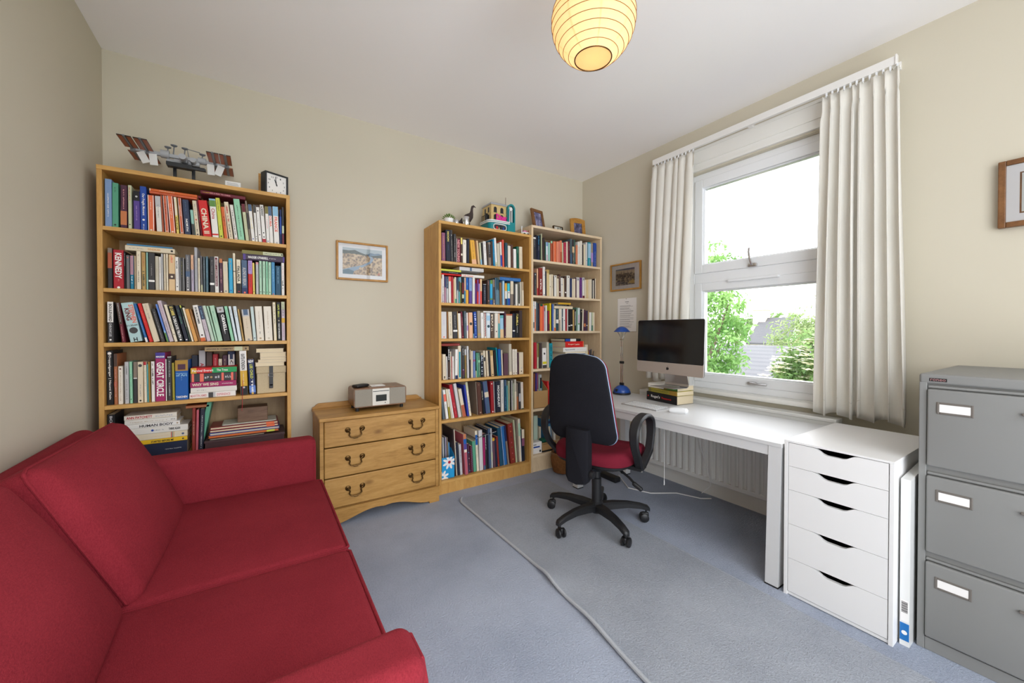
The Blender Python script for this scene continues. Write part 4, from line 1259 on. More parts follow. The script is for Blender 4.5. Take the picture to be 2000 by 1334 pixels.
for i in range(1, 13):
    a = R(90 - 30 * i)
    s_ = str(i)
    w_ = .0055 * len(s_)
    u, v = cx_ + .045 * math.cos(a), cz_ + .045 * math.sin(a)
    put_text(mb, s_, (u - w_ / 2, yF + .0076, v - .0045), (1, 0, 0), (0, 0, 1), w_, .009, g_d)
obj('numerals', mb, g_d, fa)
mb = MB()
for a, l, w_ in ((112, .030, .0022), (98, .044, .0016)):
    X = Matrix.Translation((cx_, yF + .006, cz_)) @ Matrix.Rotation(R(-a), 4, 'Y')
    mb.box((-.008, -.0005, -w_), (l, .0005, w_), X=X)
mb.lathe([(0, 0), (.004, 0), (.004, .002), (0, .002)], n=12, X=Matrix.Translation((cx_, yF + .007, cz_)) @ Matrix.Rotation(R(90), 4, 'X'))
obj('hands', mb, g_d, fa)
mb = MB(); mb.bbox((-2.722, -.16, TZ), (-2.578, -.145, TZ + .138), .002)
fb_ = thing('picture_frame', 'plain wooden frame standing just behind the black clock', 'frame', (-2.65, -.15, TZ)); obj('frame_board', mb, M['gilt'], fb_)

# ------------------------------------------------------------------ on top of the honey oak bookcase by the chest
OZ = 1.9614
su = thing('succulent', 'small green succulent in a white pot at the chest end of the bookcase top', 'plant', (-1.525, -.20, OZ))
mb = MB(); mb.lathe([(0, 0), (.028, 0), (.036, .05), (.034, .05), (.03, .04), (0, .04)], (-1.53, -.20, OZ), 20); obj('pot', mb, M['upvc'], su, True)
rnd = random.Random(2)
mb = MB()
for i in range(46):
    a = i * 2.4; r = .004 + .034 * math.sqrt(i / 46); lean = r / .038
    c = Vector((-1.53 + r * math.cos(a), -.20 + r * math.sin(a), OZ + .048 + .026 * (1 - lean ** 2)))
    d = Vector((math.cos(a) * lean, math.sin(a) * lean, 1.1 - .7 * lean)).normalized()
    s_ = d.cross(Vector((0, 0, 1))); s_ = s_.normalized() if s_.length > .01 else Vector((1, 0, 0))
    u = s_.cross(d)
    l = .018
    mb.loft([[tuple(c + s_ * .001), tuple(c + u * .001), tuple(c - s_ * .001), tuple(c - u * .001)], [tuple(c + d * l * .5 + s_ * .005), tuple(c + d * l * .5 + u * .003), tuple(c + d * l * .5 - s_ * .005), tuple(c + d * l * .5 - u * .003)], [tuple(c + d * l + s_ * .0006), tuple(c + d * l + u * .0006), tuple(c + d * l - s_ * .0006), tuple(c + d * l - u * .0006)]])
obj('leaves', mb, mat('succulent_green', (92, 128, 48), .5), su, True)
def cup(name, label, x, y, r0, r1, h):
    mb = MB(); mb.lathe([(0, 0), (r0 - .002, 0), (r0, .003), (r1, h - .002), (r1 - .001, h), (r1 - .003, h - .001), (r0 - .003, .006), (0, .005)], (x, y, OZ), 28)
    return tag(obj(name, mb, M['chrome'], smooth=True), label, 'cup')
cup('metal_cup', 'short silver metal cup beside the succulent', -1.475, -.215, .016, .020, .045)
cup('metal_cup', 'tall silver metal tumbler in front of the dark bird figure', -1.405, -.235, .024, .028, .075)
bd = thing('bird_figure', 'dark carved bird with long upright neck on the oak bookcase', 'figurine', (-1.36, -.18, OZ))
bm = mat('dark_carved_wood', (58, 46, 44), .55)
mb = MB()
spine_ = [(-.085, .020, .004), (-.06, .036, .016), (-.03, .055, .028), (0, .075, .034), (.02, .095, .027), (.030, .115, .016), (.033, .135, .011), (.035, .155, .0095), (.040, .170, .010), (.050, .176, .0085), (.060, .173, .004), (.070, .168, .0012)]
rings = []
for i, (x, z, r) in enumerate(spine_):
    a = spine_[max(i - 1, 0)]; b = spine_[min(i + 1, len(spine_) - 1)]
    t_ = Vector((b[0] - a[0], 0, b[1] - a[1])).normalized(); n_ = Vector((-t_.z, 0, t_.x))
    c = Vector((-1.362 + x, -.18, OZ + .01 + z))
    rings.append([tuple(c + n_ * r * math.cos(2 * PI * k / 16) + Vector((0, 1, 0)) * r * .82 * math.sin(2 * PI * k / 16)) for k in range(16)])
mb.loft(rings); obj('body', mb, bm, bd, True)
mb = MB(); mb.lathe([(0, 0), (.03, 0), (.028, .006), (.016, .014), (.013, .05), (0, .06)], (-1.358, -.18, OZ), 16); obj('foot', mb, bm, bd, True)

# toy brick diner
dn = thing('toy_building', 'toy brick diner with teal arch tower and pink sign on the oak bookcase', 'toy building', (-1.09, -.18, OZ))
dn.scale = (.78, .78, .86)
teal, tan, pink, dk_ = mat('brick_teal', (14, 132, 138), .35), mat('brick_tan', (206, 178, 120), .4), mat('brick_magenta', (222, 40, 142), .35), g_d
bx0, bx1, by0, by1 = -1.245, -.985, -.275, -.055
def rounded_rect(x0, x1, y0, y1, r, n=6):
    o = []
    for cx, cy, a0 in ((x1 - r, y1 - r, 0), (x0 + r, y1 - r, 90), (x0 + r, y0 + r, 180), (x1 - r, y0 + r, 270)):
        for i in range(n + 1):
            a = R(a0 + 90 * i / n); o.append((cx + r * math.cos(a), cy + r * math.sin(a)))
    return o
mb = MB(); mb.box((bx0 - .01, by0 - .005, OZ), (bx1 + .03, by1 + .005, OZ + .006)); obj('base_plate', mb, g_m, dn)
mb = MB(); mb.prism(rounded_rect(bx0, bx1, by0, by1, .05), OZ + .006, OZ + .078, 'z'); obj('ground_storey', mb, teal, dn)
mb = MB()
for z0, z1, e, m_ in ((.076, .085, .014, g_w), (.085, .090, .010, teal), (.090, .100, .014, g_w)):
    mb.prism(rounded_rect(bx0 - e, bx1 + e, by0 - e, by1, .055), OZ + z0, OZ + z1, 'z', m_)
obj('canopy_band', mb, None, dn)
mb = MB()
wr = [(-1.20 + .075 + .075 * math.copysign(abs(math.cos(2 * PI * i / 28)) ** .5, math.cos(2 * PI * i / 28)), OZ + .04 + .026 * math.copysign(abs(math.sin(2 * PI * i / 28)) ** .6, math.sin(2 * PI * i / 28))) for i in range(28)]
mb.tube([(x, by0 - .003, z) for x, z in wr], .0045, n=6, closed=True); wf = obj('window_surround', mb, g_w, dn)
mb = MB(); mb.face([(x, by0 - .001, z) for x, z in wr], mat('diner_glass', (44, 54, 60), .2))
mb.box((-1.17, by0 - .003, OZ + .02), (-1.15, by0 - .0012, OZ + .045), pal('red')); mb.box((-1.12, by0 - .003, OZ + .018), (-1.105, by0 - .0012, OZ + .05), g_d); mb.box((-1.09, by0 - .003, OZ + .02), (-1.075, by0 - .0012, OZ + .042), pal('royal')); mb.box((-1.14, by0 - .003, OZ + .018), (-1.13, by0 - .0012, OZ + .035), tan)
obj('glazing', mb, None, wf)
ux0, ux1, uz0, uz1 = -1.215, -1.035, OZ + .10, OZ + .245
mb = MB()
mb.box((ux0, by0 + .02, uz0), (ux1, by1 - .02, uz1))
for i in range(5):
    z = uz0 + .012 + i * .03
    mb.box((ux0 - .002, by0 + .017, z), (ux0 + .012, by0 + .03, z + .012)); mb.box((ux1 - .012, by0 + .017, z), (ux1 + .002, by0 + .03, z + .012))
mb.box((ux0 - .003, by0 + .015, uz0 + .068), (ux1 + .003, by1 - .018, uz0 + .074))
obj('upper_storeys', mb, tan, dn)
def arch_win(mb, cx, z, w, h, y):
    p = [(cx - w, z), (cx + w, z)] + [(cx + w * math.cos(PI * i / 8), z + h - w + w * math.sin(PI * i / 8)) for i in range(9)]
    mb.face([(a, y, b) for a, b in p])
for cx, z in ((-1.168, uz0 + .078), (-1.09, uz0 + .078), (-1.168, uz0 + .01), (-1.09, uz0 + .01)):
    mb = MB(); arch_win(mb, cx, z, .018, .05, by0 + .0185); mb.box((cx - .02, by0 + .014, z - .004), (cx + .02, by0 + .02, z)); obj('window', mb, g_d, dn)
for y in (by0 + .06, by0 + .13):
    for z in (uz0 + .012, uz0 + .08):
        mb = MB(); mb.box((ux0 - .0016, y, z), (ux0 + .002, y + .026, z + .045)); obj('window', mb, g_d, dn)
mb = MB(); mb.box((ux0 - .008, by0 + .01, uz1), (ux1 + .008, by1 - .012, uz1 + .008))
for i in range(16):
    x = ux0 - .006 + i * .0122
    mb.cyl((x, by0 + .014, uz1 + .008), (x + .006, by0 + .014, uz1 + .018), .004, n=6)
for i in range(14):
    y = by0 + .02 + i * .0125
    mb.box((ux0 - .006, y, uz1 + .008), (ux0, y + .006, uz1 + .016))
obj('cornice', mb, g_l, dn)
mb = MB()
for i in range(4):
    mb.box((ux0 - .04, by0 + .05 + i * .03, OZ + .10), (ux0 - .002, by0 + .056 + i * .03, OZ + .105)); mb.box((ux0 - .04, by0 + .05 + i * .03, OZ + .10), (ux0 - .036, by0 + .056 + i * .03, OZ + .15))
mb.box((ux0 - .04, by0 + .05, OZ + .148), (ux0 - .034, by0 + .15, OZ + .152)); mb.box((ux0 - .03, by0 + .08, OZ + .105), (ux0 - .005, by0 + .1, OZ + .17))
obj('fire_escape', mb, g_d, dn)
mb = MB(); mb.box((-1.162, by0 + .008, OZ + .108), (-1.150, by0 + .014, OZ + .165)); put_text(mb, 'Diner', (-1.163, by0 + .006, OZ + .106), (1, 0, 0), (0, 0, 1), .125, .055, pink, .06)
mb.box((-1.16, by0 + .009, OZ + .108), (-1.042, by0 + .016, OZ + .122))
obj('pink_sign', mb, pink, dn)
mb = MB()
ax_, aw = -.992, .046
for e0, e1, m_ in ((1.0, .72, teal),):
    outp = [(ax_ - aw, OZ + .006), (ax_ - aw, OZ + .225)] + [(ax_ + aw * math.cos(PI - PI * i / 14), OZ + .225 + aw * math.sin(PI * i / 14)) for i in range(1, 14)] + [(ax_ + aw, OZ + .225), (ax_ + aw, OZ + .006)]
    k = .70
    inp = [(ax_ - aw * k, OZ + .10), (ax_ - aw * k, OZ + .225)] + [(ax_ + aw * k * math.cos(PI - PI * i / 14), OZ + .225 + aw * k * math.sin(PI * i / 14)) for i in range(1, 14)] + [(ax_ + aw * k, OZ + .225), (ax_ + aw * k, OZ + .10)]
    n_ = len(outp)
    yA, yB = by0 - .012, by0 + .028
    V = [(x, yA, z) for x, z in outp] + [(x, yA, z) for x, z in inp] + [(x, yB, z) for x, z in outp] + [(x, yB, z) for x, z in inp]
    F = []
    for i in range(n_ - 1):
        F += [(i, i + 1, n_ + i + 1, n_ + i), (2 * n_ + i + 1, 2 * n_ + i, 3 * n_ + i, 3 * n_ + i + 1), (i + 1, i, 2 * n_ + i, 2 * n_ + i + 1), (n_ + i, n_ + i + 1, 3 * n_ + i + 1, 3 * n_ + i)]
    F.append((0, n_, 2 * n_ - 1, n_ - 1)); F.append((n_, 3 * n_, 4 * n_ - 1, 2 * n_ - 1))
    mb.add(V, F, m_)
tw_ = obj('arch_tower', mb, teal, dn)
mb = MB(); mb.box((ax_ - aw * .7, by0 + .012, OZ + .10), (ax_ + aw * .7, by0 + .02, OZ + .225), g_d)
for dx in (-.012, .012):
    mb.cyl((ax_ + dx, by0 + .002, OZ + .10), (ax_ + dx, by0 + .002, OZ + .222), .006, g_w, 8)
mb.disc((ax_, by0 - .004, OZ + .225), .019, 'y', g_w, 6)
obj('tower_lights', mb, None, tw_)
mb = MB(); mb.cyl((-1.02, by0 + .06, uz1), (-1.02, by0 + .06, uz1 + .03), .006, n=8); mb.cyl((-1.02, by0 + .06, uz1 + .03), (-1.018, by0 + .06, uz1 + .10), .0022, n=6); obj('roof_mast', mb, pal('brown3'), dn)
mb = MB(); mb.cyl((-.905, -.25, OZ), (-.905, -.25, OZ + .075), .004, n=10)
tag(obj('white_candle', mb, M['upvc'], smooth=True), 'thin white candle standing beside the teal tower', 'candle')
tc = thing('toy_car', 'tiny pink and white toy car at the end of the oak bookcase top', 'toy car', (-.865, -.25, OZ))
mb = MB(); mb.rbox((-.872, -.25, OZ + .020), (.030, .016, .009), .006, seg=2, m=g_w); mb.rbox((-.878, -.25, OZ + .033), (.016, .013, .008), .005, seg=2, m=mat('toy_pink', (206, 120, 160), .35)); mb.box((-.846, -.266, OZ + .028), (-.84, -.262, OZ + .046), pal('crimson')); mb.box((-.846, -.238, OZ + .028), (-.84, -.234, OZ + .046), pal('crimson')); obj('car_body', mb, None, tc)
for x in (-.89, -.855):
    for y in (-.267, -.233):
        mb = MB(); mb.cyl((x, y - .004, OZ + .009), (x, y + .004, OZ + .009), .009, n=12); obj('wheel', mb, M['rubber'], tc)

# ------------------------------------------------------------------ photo frames on the pale bookcase
PZ = 2.0463
def photo_frame(label, cx, y, w, h, fw, m_, pm_, lean, rz, matc=None, arch=0):
    t = thing('photo_frame', label, 'photo frame', (cx, y, PZ), R(rz))
    X = Matrix.Translation((0, 0, 0)) @ Matrix.Rotation(R(-lean), 4, 'X')
    L_ = dict(parent=t, local=True)
    mb = MB()
    for p, q in (((-w / 2, 0), (-w / 2 + fw, h)), ((w / 2 - fw, 0), (w / 2, h)), ((-w / 2 + fw, 0), (w / 2 - fw, fw)), ((-w / 2 + fw, h - fw), (w / 2 - fw, h))):
        mb.bbox((p[0], -.012, p[1]), (q[0], .006, q[1]), .002, X=X)
    if arch:
        mb.prism([(-w / 2, h - .001)] + [(-w / 2 + w * i / 8, h - .001 + arch * math.sin(PI * i / 8)) for i in range(1, 8)] + [(w / 2, h - .001)], -.012, .006, 'y', X=X)
    obj('frame', mb, m_, **L_)
    mb = MB(); mb.box((-w / 2 + fw, -.006, fw), (w / 2 - fw, .002, h - fw), X=X); obj('photo', mb, pm_, **L_)
    mb = MB(); k = math.sin(R(lean)) * h * .7 + .05
    mb.add([(-.02, .004, h * .7), (.02, .004, h * .7), (.02, .006, h * .66), (-.02, .006, h * .66)], [(0, 1, 2, 3)], X=X)
    a = X @ Vector((0, .006, h * .68))
    mb.loft([[(-.018, a.y, a.z), (.018, a.y, a.z), (.018, a.y + .003, a.z), (-.018, a.y + .003, a.z)], [(-.022, a.y + .06, 0), (.022, a.y + .06, 0), (.022, a.y + .063, 0), (-.022, a.y + .063, 0)]])
    obj('easel_back', mb, M['black_plastic'], **L_)
    return t
def blur_photo(name, a, b_, c_, sc=14):
    m = mat(name, a, .35)
    nt, b = nodes(m)
    n = noise(nt, coords(nt, (1, 1, 1)), sc, 3, .6, .5)
    nt.links.new(ramp(nt, n, [(.35, a), (.5, b_), (.65, c_)]), b.inputs['Base Color'])
    return m
photo_frame('walnut framed photo leaning back on the pale bookcase beside the toy building', -.655, -.16, .15, .20, .028, M['brownframe'], blur_photo('photo_lilac', (60, 58, 90), (120, 120, 160), (196, 190, 206)), 12, 12)
photo_frame('tiny black and white photo frame between the two wooden photo frames', -.452, -.17, .115, .072, .006, M['brass'], blur_photo('photo_grey', (60, 62, 58), (190, 192, 182), (214, 214, 206), 30), 8, 4)
photo_frame('golden wood photo frame with arched top at the corner end', -.203, -.16, .165, .175, .036, M['gilt'], blur_photo('photo_dusk', (40, 40, 60), (84, 82, 112), (140, 140, 176)), 6, -6, arch=.012)

# ------------------------------------------------------------------ boxes and oddments on the shelves
sb = thing('strapped_box', 'beige box with black buckled strap on the fourth shelf of the sofa bookcase', 'box', (-2.665, -.16, .816))
bg_ = fabric('beige_linen', (178, 160, 128), (204, 188, 156), 300, bs=.2)
mb = MB(); mb.bbox((-2.736, -.25, .8165), (-2.594, -.03, .962), .004); obj('box_body', mb, bg_, sb)
mb = MB(); mb.bbox((-2.739, -.255, .932), (-2.591, -.026, .972), .005); obj('lid', mb, bg_, sb)
mb = MB(); mb.bbox((-2.676, -.259, .86), (-2.657, -.255, .9735), .001); mb.rbox((-2.6665, -.257, .857), (.0095, .002, .012), .0019, seg=1); obj('strap', mb, M['black_plastic'], sb)
mb = MB(); mb.tube([(-2.679, -.261, .912), (-2.654, -.261, .912), (-2.654, -.261, .930), (-2.679, -.261, .930)], .0015, n=6, closed=True); obj('buckle', mb, M['chrome'], sb)
wb = thing('wooden_box', 'worn brown wooden block on the folders in the bottom shelf behind the sofa', 'wooden box', (-2.75, -.16, .69))
pf0 = .5272
pz = [('portfolio', -2.975, -2.60, .5275, .055, -.262, .22, (74, 50, 52), 'dark brown leather portfolio lying under the coloured folders behind the sofa arm'),
      ('folder', -2.955, -2.70, .583, .006, -.25, .17, (40, 40, 46), 'black folder lying lowest on the brown leather portfolio'),
      ('folder', -2.96, -2.63, .590, .012, -.235, .17, (206, 108, 44), 'orange folder lying second up on the brown leather portfolio'),
      ('folder', -2.955, -2.625, .603, .014, -.235, .17, (30, 82, 160), 'blue folder lying between the orange and the dark red ones'),
      ('folder', -2.955, -2.63, .618, .014, -.230, .17, (124, 34, 38), 'dark red folder lying lower of two on the leather portfolio'),
      ('folder', -2.953, -2.632, .633, .014, -.230, .17, (136, 38, 42), 'dark red folder lying upper of two on the leather portfolio'),
      ('folder', -2.90, -2.64, .648, .005, -.215, .15, (206, 204, 190), 'pale thin folder lying topmost below the wooden block')]
for nm_, x0, x1, z, th, y, dp, c, lb in pz:
    t = thing(nm_, lb, nm_, ((x0 + x1) / 2, y + dp / 2, z))
    mb = MB(); cm_ = mat(nm_ + '_cover', c, .4)
    mb.bbox((x0, y, z), (x1, y + dp, z + th * .22), .001); mb.bbox((x0, y, z + th * .78), (x1, y + dp, z + th), .001); mb.bbox((x0, y + dp - .004, z), (x1, y + dp, z + th), .001)
    obj('cover', mb, cm_, t)
    mb = MB(); mb.box((x0 + .004, y + .004, z + th * .22), (x1 - .004, y + dp - .005, z + th * .78)); obj('contents', mb, M['pages'] if nm_ == 'folder' and c[0] < 200 else cm_, t)
    if c == (206, 204, 190) or nm_ == 'portfolio':
        continue
    if c[0] > 120:
        mb = MB(); mb.box((x1 - .06, y - .0006, z), (x1 - .02, y, z + th), pal('lime') if c[0] > 200 else pal('orange')); obj('index_tab', mb, None, t)
mb = MB(); mb.bbox((-2.83, -.20, .6535), (-2.684, -.09, .735), .003); obj('block', mb, wood('worn_wood', (84, 60, 44), (112, 84, 64), (130, 102, 80), (2, 10, 10)), wb)
# green slipcase leaning on the leather bindings
def sloped(nm_, lb, cat, x0, x1, xt, z0, z1, y, dp, m_):
    dx = xt - x0
    t = thing(nm_, lb, cat, ((x0 + x1) / 2, y + dp / 2, z0))
    mb = MB(); w_ = x1 - x0
    mb.loft([[(x0 + dx * k, y, z), (x1 + dx * k, y, z), (x1 + dx * k, y + dp, z), (x0 + dx * k, y + dp, z)] for z, k in ((z0, 0), (z1, 1))])
    obj('binding', mb, m_, t)
    return t
sloped('book', 'tall sea green book leaning beside the leather bindings, bottom shelf, sofa bookcase', 'book', -2.998, -2.978, -2.962, .584, .79, -.235, .15, pal('seagreen'))
# magazine files
mf = thing('magazine_file', 'bright blue magazine file with white daisies on the bottom shelf', 'magazine file', (-1.566, -.17, .097))
f0, f1, fyF, fyB = -1.6205, -1.519, -.272, -.062
bl = mat('daisy_blue', (24, 150, 208), .5)
mb = MB()
mb.box((f0, fyF, .0975), (f1, fyF + .002, .252)); mb.box((f0, fyB - .002, .0975), (f1, fyB, .36)); mb.box((f0, fyF, .0975), (f1, fyB, .0995))
for x in (f0, f1 - .002):
    mb.prism([(fyF, .0975), (fyB, .0975), (fyB, .36), (fyB - .08, .36), (fyF, .252)], x, x + .002, 'x')
obj('file_case', mb, bl, mf)
mb = MB()
def daisy(cx, cz, r):
    for i in range(8):
        a = 2 * PI * i / 8 + .35
        p = []
        for k in range(10):
            b = 2 * PI * k / 10
            u, v = r * .55 + r * .42 * math.cos(b), r * .17 * math.sin(b)
            x, z = cx + u * math.cos(a) - v * math.sin(a), cz + u * math.sin(a) + v * math.cos(a)
            p.append((min(max(x, f0 + .0005), f1 - .0005), fyF - .0003, min(max(z, .098), .2515)))
        mb.face(p, M['paper'])
    if f0 + .01 < cx < f1:
        mb.disc((cx, fyF - .0006, cz), r * .2, 'y', pal('crimson'))
daisy(f0 + .06, .215, .055); daisy(f0 + .008, .115, .05)
mb.box((f0 + .0605, fyF - .0004, .0985), (f0 + .0612, fyF - .0002, .205), pal('navy'))
obj('daisy_print', mb, None, mf)
kf = thing('magazine_file', 'brown kraft cardboard magazine file on the fifth shelf of the pale bookcase', 'magazine file', (-.72, -.17, .523))
mb = MB(); k0, k1, yF_, yB_ = -.804, -.648, -.276, -.06
mb.box((k0, yF_, .5235), (k1, yF_ + .003, .668)); mb.box((k0, yB_ - .003, .5235), (k1, yB_, .79)); mb.box((k0, yF_, .5235), (k1, yB_, .526))
for x in (k0, k1 - .003):
    mb.prism([(yF_, .5235), (yB_, .5235), (yB_, .79), (yB_ - .06, .79), (yF_, .668)], x, x + .003, 'x')
kr = mat('kraft_card', (176, 138, 88), .8)
obj('file_case', mb, kr, kf)
b1 = thing('carton', 'small white carton with blue stripe on the bottom shelf of the pale bookcase', 'carton', (-.76, -.235, .139))
mb = MB(); mb.bbox((-.803, -.272, .1395), (-.713, -.20, .236), .002); obj('carton_body', mb, M['paper'], b1)
mb = MB(); mb.box((-.800, -.2726, .19), (-.735, -.272, .202), pal('royal')); mb.box((-.738, -.2726, .150), (-.722, -.272, .168), M['black_plastic']); mb.box((-.800, -.2726, .212), (-.77, -.272, .22), pal('grey')); obj('carton_print', mb, None, b1)
b2 = thing('carton', 'flat brown carton with dark base on the bottom shelf of the pale bookcase', 'carton', (-.62, -.235, .139))
mb = MB(); mb.bbox((-.708, -.272, .1395), (-.555, -.20, .153), .001, M['black_plastic']); mb.bbox((-.708, -.272, .153), (-.555, -.20, .216), .002, kr); mb.box((-.70, -.2725, .205), (-.56, -.272, .208), pal('brown')); obj('carton_body', mb, None, b2)
mb = MB(); mb.rbox((-.655, -.235, .232), (.045, .03, .0155), .012, seg=3)
tag(obj('pouch', mb, pal('bottle'), smooth=True), 'dark green pouch lying on the flat brown carton', 'pouch')
# pen pot
pp = thing('pen_pot', 'pen pot behind the office chair on the pale bookcase', 'pen pot', (-.115, -.235, .856))
mb = MB(); mb.lathe([(0, 0), (.033, 0), (.034, .09), (.031, .09), (.03, .004), (0, .004)], (-.115, -.235, .8563), 20); obj('pot', mb, pal('plum3'), pp, True)
for i, (dx, dy, lx_, c, lb) in enumerate(((-.018, .0, -.012, 'gold', 'yellow pen standing in the pen pot'), (-.006, -.012, -.004, 'black', 'black pen standing upright in the pen pot'), (.008, .006, .006, 'navy', 'blue pen standing in the pen pot'), (.016, -.006, .022, 'dgrey', 'grey pencil leaning outward in the pen pot'), (-.004, .014, .002, 'violet2', 'violet pen at the rear of the pen pot'))):
    mb = MB(); a = Vector((-.115 + dx * .6, -.235 + dy * .6, .861)); b = Vector((-.115 + dx + lx_, -.235 + dy, .861 + .125 + .008 * (i % 3)))
    mb.tube([a, a + (b - a) * .97, b], .0045, n=8, r1=.002 if i == 3 else None)
    tag(obj('pen', mb, pal(c), smooth=True), lb, 'pen', None)
mb = MB(); mb.bbox((-.205, -.262, .8563), (-.172, -.12, 1.047), .003)
bk_ = obj('book', mb, pal('cream2')); tag(bk_, 'tall cream book standing between the flat pile and the pen pot', 'book')
